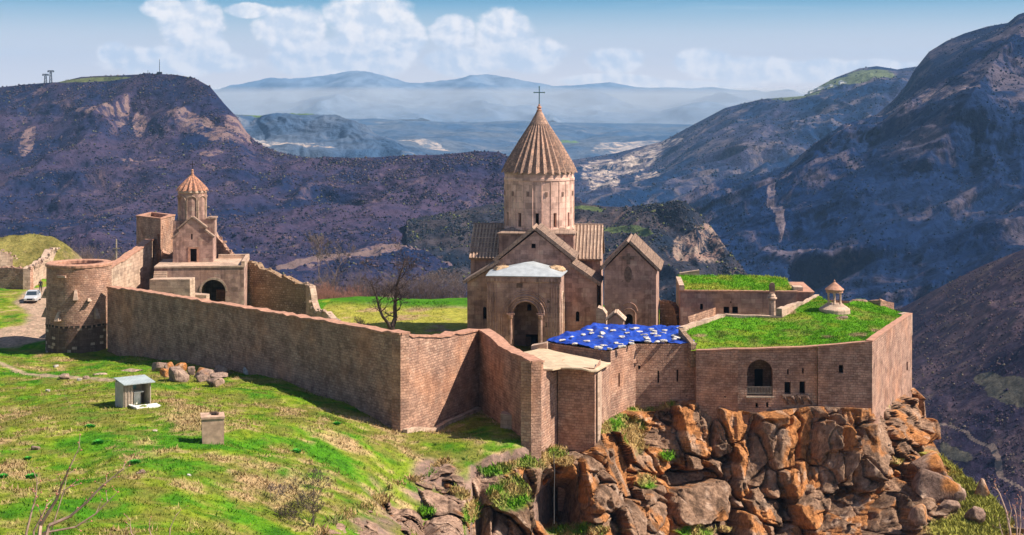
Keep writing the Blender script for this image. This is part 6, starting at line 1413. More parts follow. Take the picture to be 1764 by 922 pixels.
mb = MB(); extr(mb, frl, -.1, 9, [(-.1, zt+.16), (.5, zt+.16), (.5, zt+.75), (-.1, zt+.75)]); extr(mb, frl, 10.2, 10.9, [(.4, zt+.1), (2.9, zt+.1), (2.9, zt+1.45), (.4, zt+1.05)]); extr(mb, frl, 1, 3, [(L-.2, zt), (L+.9, zt), (L+.9, zt+.5), (L-.2, zt+.5)]); mb.build_each('parapet', M['palestone'], LB)
GX, GY = np.meshgrid(np.linspace(.35, L-.1, 90), np.linspace(.35, 10.6, 50)); zz_ = zt+.1+.06*GY+.10*fbm(np.stack([GX, GY, GX*0], -1)/1.5, 4, 611)-.25*sstep(GX, L-2, L)
WX = frl.o[0]+GX*frl.u[0]+GY*frl.w[0]; WY = frl.o[1]+GX*frl.u[1]+GY*frl.w[1]; gq = fbm(np.stack([GX, GY, GX*0], -1)/2, 4, 612)
cL = np.array([.14, .34, .018])+(np.array([.33, .36, .05])-np.array([.14, .34, .018]))*sstep(gq+.1, -.1, .45)[..., None]
VL = np.stack([WX, WY, zz_], -1).reshape(-1, 3); o = np_mesh('grass_roof', VL, gridfaces(50, 90), M['ground'], {'tint': cL.reshape(-1, 3)}, org=tuple(LB.location), parent=LB); o['kind'] = 'stuff'; o['label'] = 'green turf on the flat roof of the long building'
ii = rng.choice(len(VL), 5000); tufts('roof_grass', VL[ii], cL.reshape(-1, 3)[ii]*(.8+.5*rng.random((5000, 1))), .08+.14*rng.random(5000), 22, label='short bright grass on the flat roof of the long building behind')
# ------------------------------------------------------------------ things on the hillside
def gp(px, py, D0=100):                                     # point of the modelled ground seen at a photo pixel
    k = (px-HX)/F; e = (py-HY)/F; D = np.arange(20, 235, .05); zz = gheight(k*D, D); ray = EZ-e*D
    h = np.flatnonzero(zz >= ray); d = D[h[0]] if len(h) else D0
    return Vector((k*d, d, float(gheight(np.array(k*d), np.array(d)))))
def gp_after(px, py, dmin):
    k = (px-HX)/F; e = (py-HY)/F; D = np.arange(dmin, 235, .05); zz = gheight(k*D, D); ray = EZ-e*D
    h = np.flatnonzero(zz >= ray); d = D[h[0]] if len(h) else dmin
    return Vector((k*d, d, float(gheight(np.array(k*d), np.array(d)))))
# shed
c = gp(236, 699); SHp = thing('shed', 'small open-fronted grey shed with a sloping metal sheet roof on the grassy slope', 'shed', tuple(c))
s_ = F/c.y; fs = Fr(c.x, c.y, R(-34)); wS = 1.35; dS = 1.55; zS = c.z-.3; hF = c.z+(698-659)/s_
# fs.a runs along the open front, fs.c goes inward
mb = MB(); w_ = 1.10; L1 = 1.9; th_ = .08
def wallp(mb, a0, c0, a1, c1, z0, z1): 
    p = fs.p(a0, c0, 0); q = fs.p(a1, c1, 0); d = Vector((q[0]-p[0], q[1]-p[1])).normalized(); n = Vector((-d.y, d.x))*.05
    mb.prism([(p[0]-n.x, p[1]-n.y), (q[0]-n.x, q[1]-n.y), (q[0]+n.x, q[1]+n.y), (p[0]+n.x, p[1]+n.y)], z0, z1, bottom=True)
wallp(mb, -w_, 0, -w_, L1, zS, hF); mb.build('side_wall', M['cream'], SHp); mb = MB(); wallp(mb, w_, 0, w_, L1, zS, hF); mb.build('side_wall', M['cream'], SHp)
mb = MB(); wallp(mb, -w_, L1, w_, L1, zS, hF+.1); mb.build('rear_wall', M['cream'], SHp)
mb = MB(); wallp(mb, -w_, 0, -.35, 0, zS, hF); 
for k in range(3): mb.tube(fs.p(-w_+.12+.25*k, -.07, zS), fs.p(-w_+.12+.25*k, -.07, hF), .035, .035, 5)
mb.build('plank_screen', M['woodlight'], SHp)
mb = MB(); mb.tube(fs.p(w_-.02, -.02, zS), fs.p(w_-.02, -.02, hF), .06, .06, 6); mb.build('post', M['woodlight'], SHp)
mb = MB(); q = [fs.p(-w_-.12, -.45, hF-.02), fs.p(w_+.25, -.45, hF-.02), fs.p(w_+.25, L1+.15, hF+.16), fs.p(-w_-.12, L1+.15, hF+.16)]
mb.add(q+[(x, y, z+.07) for x, y, z in q], [(3, 2, 1, 0), (4, 5, 6, 7), (0, 1, 5, 4), (1, 2, 6, 5), (2, 3, 7, 6), (3, 0, 4, 7)]); mb.build('roof', M['shedroof'], SHp)
mb = MB(); mb.box(fs.p(.25, .9, c.z+.45), (.55, .5, .95), rz=R(34)); mb.box(fs.p(.3, .7, c.z+.98), (.8, .55, .08), rz=R(34)); mb.build('washstand', M['white'], SHp)
mb = MB(); mb.box(fs.p(.2, L1-.12, c.z+1.35), (.7, .05, .7), rz=R(34)); mb.build('panel', plain('faded_turquoise', (.25, .45, .42), .7, .2), SHp)
mb = MB(); mb.box(fs.p(.5, -.75, c.z-.02), (2.1, 1.25, .16), rz=R(34)); mb.build('floor_slab', M['white'], SHp)
mb = MB(); a = gp(204, 694); b = gp(238, 706); a.z += .12; b.z += .12; d = (b-a); n_ = Vector((-d.y, d.x, 0)).normalized()*.14; u_ = Vector((0, 0, .07))
V8 = [a-n_, b-n_, b+n_, a+n_]; mb.add(V8+[v+u_ for v in V8], [(3, 2, 1, 0), (4, 5, 6, 7), (0, 1, 5, 4), (1, 2, 6, 5), (2, 3, 7, 6), (3, 0, 4, 7)]); o = mb.build('board', M['white'], org=tuple(a)); tag(o, 'white board lying on the grass beside the shed', 'board')
# concrete tank
c = gp(367, 766); s_ = F/c.y; TK = thing('concrete_tank', 'weathered square concrete tank with a dark open hatch, standing in dry grass', 'tank', tuple(c)); ft = Fr(c.x, c.y, R(-14)); w_ = 19/s_; hT = 44/s_
mb = MB(); 
bmT = [(-w_*.93, c.z-.5), (w_*.97, c.z-.5), (w_, c.z+hT), (-w_, c.z+hT)]; extr(mb, ft, 0, 1.5, bmT); mb.build('body', M['concrete'], TK)
mb = MB(); extr(mb, ft, -.06, 1.58, [(-w_-.05, c.z+hT), (w_+.05, c.z+hT), (w_+.04, c.z+hT+.13), (-w_-.06, c.z+hT+.15)]); mb.build('lid', M['concrete'], TK)
mb = MB(); p = ft.p(.15, .8, c.z+hT+.17); mb.box(p, (.42, .42, .08), rz=R(14)); mb.build('hatch', M['dark'], TK)
mb = MB(); mb.box(ft.p(.05, 1.0, c.z+hT+.24), (.5, .12, .12), rz=.4); mb.box(ft.p(.35, .7, c.z+hT+.23), (.14, .4, .12), rz=.1); mb.build('hatch_rim', M['walldark'], TK)
# rocks by the wall: name each by its place in the heap
RKS = [((263, 622, 287, 642), 'tall grey brown rock at the left end of the heap by the wall', .1), ((283, 624, 303, 644), 'rounded brown rock second from the left in the heap by the wall', .2), ((276, 636, 300, 652), 'low orange-tinged rock in front of the heap by the wall', .7),
       ((300, 626, 320, 644), 'small reddish pointed rock at the top of the heap by the wall', .4), ((291, 634, 323, 660), 'largest pyramid-shaped rock in front of the heap by the wall', .1), ((321, 632, 338, 648), 'small dark rock in the middle of the row by the wall', .0),
       ((335, 633, 366, 652), 'broad flat brown rock right of the middle of the row', .2), ((340, 646, 360, 660), 'small pale rock below the broad flat brown rock', .2), ((368, 630, 392, 646), 'square grey rock at the upper right of the row', .1), ((364, 643, 390, 654), 'thin flat slab of rock between the two right-hand rocks', .1), ((358, 648, 384, 668), 'dark angular rock lowest in the row', .0)]
for k, (bx, lab, org_) in enumerate(RKS):
    g_ = gp((bx[0]+bx[2])/2, bx[3]-2); boulder('boulder', lab, bx, g_.y+.4, 900+k*3, 'rocks heaped by the curtain wall', orange=org_, base=(.32, .23, .19))
g_ = gp(434, 644); o = boulder('boulder', 'rounded whitish boulder alone at the foot of the curtain wall', (421, 631, 446, 645), g_.y, 955, orange=0, base=(.55, .52, .50))
c = gp(228, 640); v, f, cc2 = rock_geo((c.x, c.y, c.z+.1), (1.3, .9, .16), 957, sub=3, orange=0, base=(.45, .33, .26)); o = np_mesh('stone_slab', v, f, M['rock'], {'tint': cc2}, org=tuple(c)); tag(o, 'flat pinkish stone slab lying on the grass behind the shed', 'stone slab')
c = gp(175, 645); v, f, cc2 = rock_geo((c.x, c.y, c.z+.05), (.9, .5, .10), 958, sub=3, orange=0, base=(.48, .36, .28)); o = np_mesh('stone_slab', v, f, M['rock'], {'tint': cc2}, org=tuple(c)); tag(o, 'thin flat stone slab on the path left of the shed', 'stone slab')
for k, (px, py, w_, lab) in enumerate([(96, 631, 5, 'small pale stone on the upper left slope'), (111, 651, 10, 'flat brown stone on the slope left of the shed'), (137, 654, 5, 'small pale stone right of the flat brown stone'), (149, 650, 6, 'little stone on the footpath'), (83, 673, 5, 'small pale stone on the open grass, lower left of the path'), (62, 773, 9, 'low brown stone in the grass, far left'), (243, 814, 8, 'brown stone in the grass below the shed'), (326, 818, 4, 'small bright white stone in the lower grass'), (267, 741, 4, 'white scrap between the shed and the concrete tank'), (1683, 0, 0, '')]):
    if not w_: continue
    g_ = gp(px, py+2); a = w_/F*g_.y; v, f, cc2 = rock_geo((g_.x, g_.y, g_.z+a*.3), (a, a*.8, a*.6), 960+k, sub=3, orange=0, base=(.62, .58, .54) if 'white' in lab or 'pale' in lab else (.36, .26, .21)); o = np_mesh('stone', v, f, M['rock'], {'tint': cc2}, org=tuple(g_)); tag(o, lab, 'stone', 'loose stones on the grass')
# boulders on the grassy shoulder of the cliff, far right
def cliffpt(px, py):
    d = (CVV_px-px)**2+(CVV_py-py)**2; i = np.argmin(d); return CVf[i]
CVf = CV2.reshape(-1, 3); CVV_px = CVf[:, 0]/CVf[:, 1]*F+HX; CVV_py = HY-(CVf[:, 2]-EZ)/CVf[:, 1]*F
for k, (bx, lab, org_) in enumerate([((1563, 786, 1618, 824), 'large angular orange-brown boulder below the corner of the clifftop building', .45), ((1580, 820, 1645, 880), 'largest dark brown boulder on the right shoulder of the cliff', .3), ((1638, 838, 1664, 866), 'greyish pink boulder right of the largest one', .1), ((1682, 828, 1702, 860), 'isolated orange boulder near the right edge of the grassy shoulder', .6),
        ((1620, 822, 1640, 842), 'pale rock behind the largest boulder on the shoulder', .1), ((1618, 862, 1650, 880), 'low grey rock under the largest boulder on the shoulder', .0), ((1570, 870, 1598, 905), 'brown boulder lowest beside the cliff on the right', .4), ((1668, 872, 1700, 905), 'mossy dark rock half sunk in the grass at lower right', .0), ((1600, 805, 1632, 826), 'flat orange rock on top of the shoulder', .5)]):
    p = cliffpt((bx[0]+bx[2])/2, bx[3]-3); boulder('boulder', lab, bx, float(p[1])+.2, 980+k*3, 'boulders on the right shoulder', orange=org_, base=(.27, .18, .14), rot=(-18, 20, 10, 30, 0, 0, 25, 30, 10)[k])

# ------------------------------------------------------------------ knoll with the ruins at far left
ragged('ruined_wall', 'low shaded wall below the grassy knoll at far left', XY(-60, 204), XY(52, 203), [(-60, 463), (-20, 462), (20, 462), (52, 463)], EZ-28, 1.0, M['wall'], 81, 'wall', .04)
ragged('ruined_wall', 'sunlit pale ruined wall with a raised end, behind the silver car', XY(52, 203), XY(117, 232), [(52, 463), (62, 456), (72, 449), (81, 446), (85, 436), (89, 429), (97, 428), (105, 430), (108, 437), (117, 444)], EZ-30, 1.0, M['palestone'], 82, jit=.1)
ragged('ruined_wall', 'small pale broken wall piece at the far left edge beside the knoll', XY(-20, 214), XY(22, 216), [(-20, 430), (0, 431), (8, 436), (16, 438), (22, 441), (22, 447)], EZ-24.5, 1.0, M['palestone'], 83)
mb = MB(); k_ = XY(60, 222); 
# car
CP = gp_after(56, 519, 182); CAR = thing('parked_car', 'silver hatchback parked on the dirt drive, seen from the front', 'car', (CP.x, CP.y, CP.z), rz=0)
def car():
    t = newmat('silver_paint'); M['paint'] = finish(t, (.62, .63, .66), .3, None, metal=.3, spec=.5)
    gl = plain('car_glass', (.03, .045, .06), .15, .05, 2, 0, .6); ty = plain('rubber', (.02, .02, .02), .9)
    x, y, z = CP; rz = R(8); c_, s__ = cos(rz), sin(rz)
    T_ = lambda a, b, h: (x+a*c_-b*s__, y+a*s__+b*c_, z+h)
    # cross-sections along the length (b: front is towards us = negative), half width, lower, waist, roof
    secs = [(-1.95, .62, .38, .60), (-1.88, .78, .26, .74), (-1.2, .84, .22, .86), (-.75, .85, .22, .93), (.2, .86, .22, .95), (1.2, .85, .22, .96), (1.8, .80, .26, .92), (1.9, .66, .40, .80)]
    vs = []; fs_ = []
    for b, w, lo, hi in secs: vs += [T_(-w, b, lo), T_(-w*1.02, b, (lo+hi)/2), T_(-w*.93, b, hi), T_(w*.93, b, hi), T_(w*1.02, b, (lo+hi)/2), T_(w, b, lo)]
    for i in range(len(secs)-1):
        for j in range(6): k = (j+1) % 6; fs_.append((i*6+j, i*6+k, (i+1)*6+k, (i+1)*6+j)[::-1])
    fs_ += [tuple(range(6)), tuple(range((len(secs)-1)*6, len(secs)*6))[::-1]]
    mb = MB(); mb.add(vs, fs_); o = mb.build('body', M['paint'], CAR, smooth=False); bv = o.modifiers.new('b', 'BEVEL'); bv.width = .05; bv.segments = 2
    cs = [(-.85, .74, .93), (-.25, .62, 1.40), (.3, .63, 1.46), (1.1, .61, 1.42), (1.65, .72, .93)]
    mb = MB(); q = [T_(-.66, -.3, 1.38), T_(.66, -.3, 1.38), T_(.62, .3, 1.46), T_(-.62, .3, 1.46), T_(.62, 1.15, 1.42), T_(-.62, 1.15, 1.42)]
    mb.add(q, [(0, 1, 2, 3), (3, 2, 4, 5)]); q2 = [(T_(-.66, -.3, 1.38), T_(-.60, -.3, 1.32)), ]
    for sx in (-1, 1):
        for (b0, h0, w0, b1, h1, w1) in ((-.9, .92, .76, -.3, 1.39, .66), (.35, .94, .78, .35, 1.46, .64), (1.7, .94, .74, 1.15, 1.42, .63)): mb.tube(T_(sx*w0, b0, h0), T_(sx*w1, b1, h1), .045, .045, 5)
    mb.build('roof', M['paint'], CAR)
    mb = MB(); mb.quad(T_(-.74, -.88, .93), T_(.74, -.88, .93), T_(.63, -.31, 1.36), T_(-.63, -.31, 1.36)); mb.build('windscreen', gl, CAR)
    mb = MB(); mb.quad(T_(.72, 1.68, .93), T_(-.72, 1.68, .93), T_(-.62, 1.17, 1.38), T_(.62, 1.17, 1.38)); mb.build('rear_window', gl, CAR)
    for sx in (-1, 1):
        mb = MB(); q = [T_(sx*.75, -.85, .93), T_(sx*.77, 1.6, .94), T_(sx*.62, 1.12, 1.40), T_(sx*.64, -.28, 1.37)]; mb.quad(*q); mb.build('side_window', gl, CAR)
        mb = MB(); mb.box(T_(sx*.62, -1.93, .62), (.30, .10, .15), rz=rz); mb.build('headlight', plain('lamp_glass', (.8, .82, .85), .2, .05), CAR) if sx < 0 else mb.build('headlight', bpy.data.materials['lamp_glass'], CAR)
        for b in (-1.25, 1.2):
            mb = MB(); p = T_(sx*.74, b, .30); d = Vector((c_, s__, 0))*.1; mb.tube(Vector(p)-d, Vector(p)+d, .30, .30, 16); w_ = mb.build('wheel', ty, CAR)
            mb = MB(); mb.tube(Vector(p)+d*sx*.98, Vector(p)+d*sx*1.08, .18, .17, 12); mb.build('rim', M['paint'], w_)
        mb = MB(); mb.box(T_(sx*.92, -.62, .98), (.16, .10, .12), rz=rz); mb.build('mirror', M['paint'], CAR)
    mb = MB(); mb.box(T_(0, -1.96, .50), (.70, .04, .20), rz=rz); mb.build('grille', ty, CAR)
car()
# person walking by the ruin
def person():
    p0 = gp_after(70, 503, 190); x, y, z = p0
    J = {'pel': (0, 0, .95), 'wai': (0, 0, 1.12), 'che': (.0, -.01, 1.36), 'nek': (0, -.01, 1.50), 'hed': (0, -.03, 1.60), 'top': (0, -.03, 1.74),
         'lh': (-.10, 0, .90), 'lk': (-.12, -.08, .50), 'la': (-.13, .06, .08), 'lt': (-.13, -.10, .04), 'rh': (.10, 0, .90), 'rk': (.12, .02, .50), 'ra': (.13, .16, .09), 'rt': (.13, .02, .04),
         'ls': (-.19, 0, 1.42), 'le': (-.25, .04, 1.15), 'lw': (-.24, -.06, .92), 'lf': (-.24, -.09, .83), 'rs': (.19, 0, 1.42), 're': (.25, .02, 1.15), 'rw': (.24, -.08, .93), 'rf': (.24, -.11, .84)}
    rad = {'pel': .15, 'wai': .14, 'che': .17, 'nek': .06, 'hed': .095, 'top': .06, 'lh': .10, 'lk': .07, 'la': .045, 'lt': .035, 'rh': .10, 'rk': .07, 'ra': .045, 'rt': .035, 'ls': .075, 'le': .055, 'lw': .038, 'lf': .035, 'rs': .075, 're': .055, 'rw': .038, 'rf': .035}
    E = [('pel', 'wai'), ('wai', 'che'), ('che', 'nek'), ('nek', 'hed'), ('hed', 'top'), ('pel', 'lh'), ('lh', 'lk'), ('lk', 'la'), ('la', 'lt'), ('pel', 'rh'), ('rh', 'rk'), ('rk', 'ra'), ('ra', 'rt'), ('che', 'ls'), ('ls', 'le'), ('le', 'lw'), ('lw', 'lf'), ('che', 'rs'), ('rs', 're'), ('re', 'rw'), ('rw', 'rf')]
    ks = list(J); me = bpy.data.meshes.new('person'); me.from_pydata([J[k] for k in ks], [(ks.index(a), ks.index(b)) for a, b in E], [])
    o = bpy.data.objects.new('person', me); COL.objects.link(o); o.location = (x, y, z); o.rotation_euler = (0, 0, R(25)); ORG[o.name] = Vector((x, y, z))
    o.modifiers.new('skin', 'SKIN')
    for k, sv in zip(ks, me.skin_vertices[0].data): sv.radius = (rad[k], rad[k]*(.8 if k in ('che', 'wai', 'pel') else 1)); sv.use_root = (k == 'pel')
    ss = o.modifiers.new('s', 'SUBSURF'); ss.levels = 1; ss.render_levels = 2
    # one body: dark clothes, skin where height and reach say so
    t = newmat('dark_clothes_and_skin'); co = t.node('TexCoord').outputs['Object']; sp = t.node('SeparateXYZ', Vector=co)
    head = t.math('MULTIPLY', t.math('GREATER_THAN', sp.outputs[2], 1.50), t.math('LESS_THAN', sp.outputs[2], 1.68)); cl = t.mix(t.math('GREATER_THAN', sp.outputs[2], .93), (.020, .022, .035), (.028, .026, .030))
    me.materials.append(finish(t, t.mix(head, cl, (.42, .24, .16)), .8)); tag(o, 'person in dark clothes walking beside the pale ruined wall', 'person')
person()

# ------------------------------------------------------------------ bare trees
def m_bark(name, c): return plain(name, c, .95, .3, 4)
BK1 = m_bark('dark_bark', (.075, .050, .045)); BK2 = m_bark('grey_twigs', (.17, .125, .115)); BK3 = m_bark('red_twigs', (.36, .17, .13)); BK4 = m_bark('pale_twigs', (.40, .29, .21))
def grow(mbT, mbC, p, d, L, r, lev, rr, droop=.0, split=(2, 4), spread=.6, curl=.25, minr=.012, tlev=1, ratio=.72):
    p = Vector(p); d = Vector(d).normalized(); nseg = max(2, int(4-lev*.4)); q = p
    for s in range(nseg):
        nd = (d+Vector((rr.gauss(0, curl), rr.gauss(0, curl), rr.gauss(0, curl*.6)+.04-droop))).normalized(); r1 = max(minr, r*(1-.28*(s+1)/nseg)); q2 = q+nd*(L/nseg)
        (mbT if lev <= tlev else mbC).tube(q, q2, r, r1, 6 if lev <= 1 else (4 if lev == 2 else 3), cap=False)
        if lev > 0 and s > 0 and lev < 5 and rr.random() < .6 and r > minr*1.2:
            sd_ = (nd+Vector((rr.gauss(0, spread), rr.gauss(0, spread), rr.gauss(0.1, spread*.6)))).normalized(); grow(mbT, mbC, q2, sd_, L*ratio*.7, r1*.55, lev+1, rr, droop, split, spread, curl, minr, tlev, ratio)
        q, d, r = q2, nd, r1
    if lev < 5 and L > .18:
        for _ in range(rr.randint(*split)):
            sd_ = (d+Vector((rr.gauss(0, spread), rr.gauss(0, spread), rr.gauss(.12, spread*.5)))).normalized(); grow(mbT, mbC, q, sd_, L*ratio*rr.uniform(.8, 1.1), r*.68, lev+1, rr, droop, split, spread, curl, minr, tlev, ratio)
def tree(name, label, base, stems, seed, mt, mc, group=None, **kw):
    rr = random.Random(seed); t = thing(name, label, 'tree', tuple(base), group); A = MB(); B = MB()
    for (d, L, r) in stems: grow(A, B, Vector(base)-Vector((0, 0, .2)), d, L, r, 0, rr, **kw)
    A.build('trunk', mt, t); B.build('crown', mc, t); return t
b = XY(674, 173); zb_ = float(gheight(np.array(b[0]), np.array(b[1])))
# main tree, limbs traced: a left limb and a tall right limb
rr = random.Random(3); TR = thing('bare_tree', 'tallest dark leafless fruit tree, forked trunk, in the courtyard just behind the curtain wall', 'tree', (*b, zb_)); A = MB(); B = MB()
def limb(A, B, pts, r0, r1, rr, tw=1.0, n_=9, L_=1.3, D=173, **kw):
    P_ = [P(px, py, D+dd) for px, py, dd in pts]; m = len(P_)-1
    for i in range(m):
        ra = r0+(r1-r0)*i/m; rb = r0+(r1-r0)*(i+1)/m; A.tube(P_[i], P_[i+1], ra, rb, 7, cap=False)
    for k in range(n_):
        t = (.25+.75*(k+rr.random())/n_)*m; i = min(m-1, int(t)); q = P_[i].lerp(P_[i+1], t-i); ra = r0+(r1-r0)*t/m; d = (P_[i+1]-P_[i]).normalized()
        sd_ = d*.5+Vector((rr.choice((-1, 1))*rr.uniform(.4, 1), rr.gauss(0, .6), rr.uniform(.0, .6))); grow(A, B, q, sd_, L_*rr.uniform(.6, 1.2)*tw, ra*.45, 2, rr, spread=.6, curl=.3, minr=.017, **kw)
limb(A, B, [(675, 574, 0), (676, 562, 0), (681, 548, .3), (680, 530, .4), (682, 510, .2), (684, 490, 0), (690, 472, 0), (695, 458, .3), (698, 446, .4)], .34, .05, rr, 1, 16, 1.5)
limb(A, B, [(674, 570, 0), (668, 556, -.2), (659, 545, -.5), (653, 530, -.6), (649, 512, -.7), (643, 496, -.6), (637, 484, -.5)], .24, .04, rr, 1, 12, 1.2)
limb(A, B, [(681, 520, .4), (692, 512, .6), (702, 503, .8)], .10, .03, rr, .8, 4, 1.0)
A.build('trunk', BK1, TR); B.build('crown', BK1, TR)
b = XY(612, 168); zb_ = float(gheight(np.array(b[0]), np.array(b[1])))
tree('bare_tree', 'low spreading leafless bush-like tree left of the forked tree', (*b, zb_), [((-.5, 0, 1), 1.2, .09), ((.3, .2, 1), 1.3, .10), ((.0, -.3, 1), 1.1, .08), ((.7, 0, .8), 1.1, .08)], 8, BK1, BK1, spread=.55, minr=.016)
b = (*XY(563, 213),); 
tree('bare_tree', 'round-crowned grey leafless tree beyond the far edge of the courtyard', (*b, EZ-27.3), [((-.15, 0, 1), 3.4, .20), ((.2, 0, 1), 3.4, .20)], 12, BK2, BK2, spread=.50, minr=.022, ratio=.70, curl=.12)
for k, (px, D, h, lab) in enumerate([(724, 216, 3.0, 'small pale leafless tree on the far lip, right of the forked tree'), (770, 218, 2.6, 'faint leafless tree on the far lip nearest the cathedral'), (640, 214, 2.2, 'small leafless tree on the lip between the two big bare trees'), (520, 214, 1.8, 'shrubby leafless tree behind the end of the rubble wall')]):
    b = XY(px, D); tree('bare_tree', lab, (*b, EZ-30.5), [((rr.uniform(-.3, .3), 0, 1), h, .11), ((rr.uniform(-.4, .4), 0, 1), h*.9, .09)], 30+k, BK2, BK2, 'small bare trees on the lip', spread=.55, minr=.02, ratio=.7)
# thickets of thin twigs along the lip: countless stems
def thicket(name, label, line, n, h, mat, seed, wid=.9, r0=.022):
    rr = np.random.default_rng(seed); mb = MB(); L = np.array(line, float)
    for _ in range(n):
        t = rr.random()*(len(L)-1); i = int(t); q = L[i]+(L[i+1]-L[i])*(t-i); x = q[0]+rr.normal(0, wid*.4); y = q[1]+rr.normal(0, wid); z = q[2]
        hh = h*(.5+.8*rr.random())*(1+.25*math.sin(x*1.3)); p = Vector((x, y, z-.2)); d = Vector((rr.normal(0, .28), rr.normal(0, .28), 1))
        for s in range(2):
            e = p+d*hh*.5; mb.tube(p, e, r0*(1-.4*s), r0*(.7-.4*s), 3, cap=False); p = e; d = d+Vector((rr.normal(0, .35), rr.normal(0, .35), 0))
            for _2 in range(2): mb.tube(p, p+Vector((rr.normal(0, .35), rr.normal(0, .35), .5))*hh*.4, r0*.5, r0*.3, 3, cap=False)
    o = mb.build(name, mat); return tag(o, label, 'shrubs', kind='stuff')
g3 = lambda px, D, dz=0: (*XY(px, D), float(gheight(np.array(XY(px, D)[0]), np.array(D)))+dz)
thicket('thicket', 'reddish bare thicket along the far edge of the courtyard', [g3(538, 207), g3(580, 207), g3(640, 207), g3(700, 208), g3(740, 208)], 1100, 1.5, BK3, 1)
thicket('thicket', 'greyish bare thicket on the lip beyond the grass', [(*XY(p_, 211), EZ-27.4) for p_ in (540, 620, 700, 803)], 1500, 2.6, BK2, 2)
thicket('thicket', 'pale dry weeds along the far edge of the grass', [g3(660, 205), g3(740, 205), g3(803, 205)], 500, .8, BK4, 3)
thicket('thicket', 'pale bare scrub beyond the knoll and the round tower', [(*XY(100, 236), EZ-24.5), (*XY(150, 236), EZ-25), (*XY(235, 236), EZ-26)], 700, 2.0, BK2, 4)
# shrub and twigs in the foreground
def fg(name, label, base, stems, seed, mat, bud):
    rr = random.Random(seed); t = thing(name, label, 'shrub', tuple(base)); A = MB(); B = MB()
    for pts, r0, r1 in stems:
        P_ = [P(*q) for q in pts]; P_[0] = Vector(base)+(P_[0]-Vector(base))*.15; m = len(P_)-1
        for i in range(m):
            n_ = 4; 
            for s in range(n_):
                a = P_[i].lerp(P_[i+1], s/n_); b_ = P_[i].lerp(P_[i+1], (s+1)/n_); f0 = (i+s/n_)/m; f1 = (i+(s+1)/n_)/m
                j = Vector((rr.gauss(0, .006), rr.gauss(0, .01), rr.gauss(0, .006))); A.tube(a, b_, (r0+(r1-r0)*f0)*2.0, (r0+(r1-r0)*f1)*2.0, 5, cap=False)
                if f0 > .3 and rr.random() < .55:
                    dd_ = (b_-a).normalized()+Vector((rr.gauss(0, .7), rr.gauss(0, .5), rr.gauss(.2, .5))); e = b_+dd_.normalized()*rr.uniform(.06, .28); A.tube(b_, e, .009, .005, 4, cap=False)
                    A.lathe(e.x, e.y, [(.002, e.z-.018), (.022, e.z), (.002, e.z+.02)], 6, m=1)
                    if rr.random() < .5: e2 = e+Vector((rr.gauss(0, .08), 0, rr.uniform(.02, .15))); A.tube(e, e2, .004, .002, 4, cap=False); A.lathe(e2.x, e2.y, [(.002, e2.z-.015), (.014, e2.z), (.002, e2.z+.018)], 6, m=1)
    A.build('branches', [mat, bud], t); return t
BUD = m_bark('pink_buds', (.42, .17, .12)); BR = m_bark('pale_pink_branch', (.46, .30, .24))
D_ = 26; bs = P(60, 1010, D_); FGK = 1.6
fg('shrub', 'leafless pinkish shrub in the lower left corner with buds on its curved branches', (bs.x, bs.y, bs.z), [
    ([(62, 940, D_), (85, 905, D_), (120, 890, D_), (150, 865, D_), (175, 838, D_), (212, 808, D_)], .022, .005), ([(62, 945, D_), (75, 918, D_), (130, 908, D_), (165, 885, D_), (192, 858, D_)], .014, .005),
    ([(55, 940, D_+.4), (70, 905, D_+.4), (98, 860, D_+.3), (105, 840, D_+.2), (118, 810, D_), (136, 772, D_)], .022, .004), ([(40, 950, D_-.3), (45, 920, D_-.3), (55, 880, D_-.3), (62, 855, D_-.3), (64, 828, D_-.3)], .014, .004),
    ([(50, 945, D_+.2), (58, 915, D_), (72, 890, D_), (80, 872, D_)], .012, .004), ([(100, 862, D_), (110, 845, D_), (122, 838, D_)], .008, .003)], 5, BR, BUD)
D_ = 38; bs = P(290, 1000, D_)
fg('shrub', 'small upright brown twig poking up at the bottom edge, left of centre', (bs.x, bs.y, bs.z), [([(285, 940, D_), (293, 910, D_), (303, 888, D_)], .012, .004), ([(258, 940, D_), (258, 915, D_), (257, 900, D_)], .010, .003), ([(225, 940, D_), (226, 918, D_), (224, 896, D_)], .010, .003)], 6, BR, BUD)
D_ = 40; bs = P(1745, 1000, D_)
fg('shrub', 'leafless budding shrub at the lower right corner', (bs.x, bs.y, bs.z), [
    ([(1745, 950, D_), (1740, 915, D_), (1733, 880, D_), (1722, 850, D_), (1712, 832, D_)], .020, .005), ([(1750, 950, D_), (1752, 915, D_), (1750, 885, D_), (1744, 868, D_)], .014, .004), ([(1748, 950, D_), (1758, 905, D_), (1757, 875, D_), (1760, 862, D_)], .014, .004),
    ([(1742, 945, D_), (1738, 905, D_), (1742, 880, D_), (1738, 862, D_)], .012, .004), ([(1755, 950, D_), (1765, 915, D_), (1770, 890, D_)], .014, .004), ([(1735, 950, D_), (1728, 925, D_), (1722, 905, D_)], .012, .004)], 7, BR, BUD)
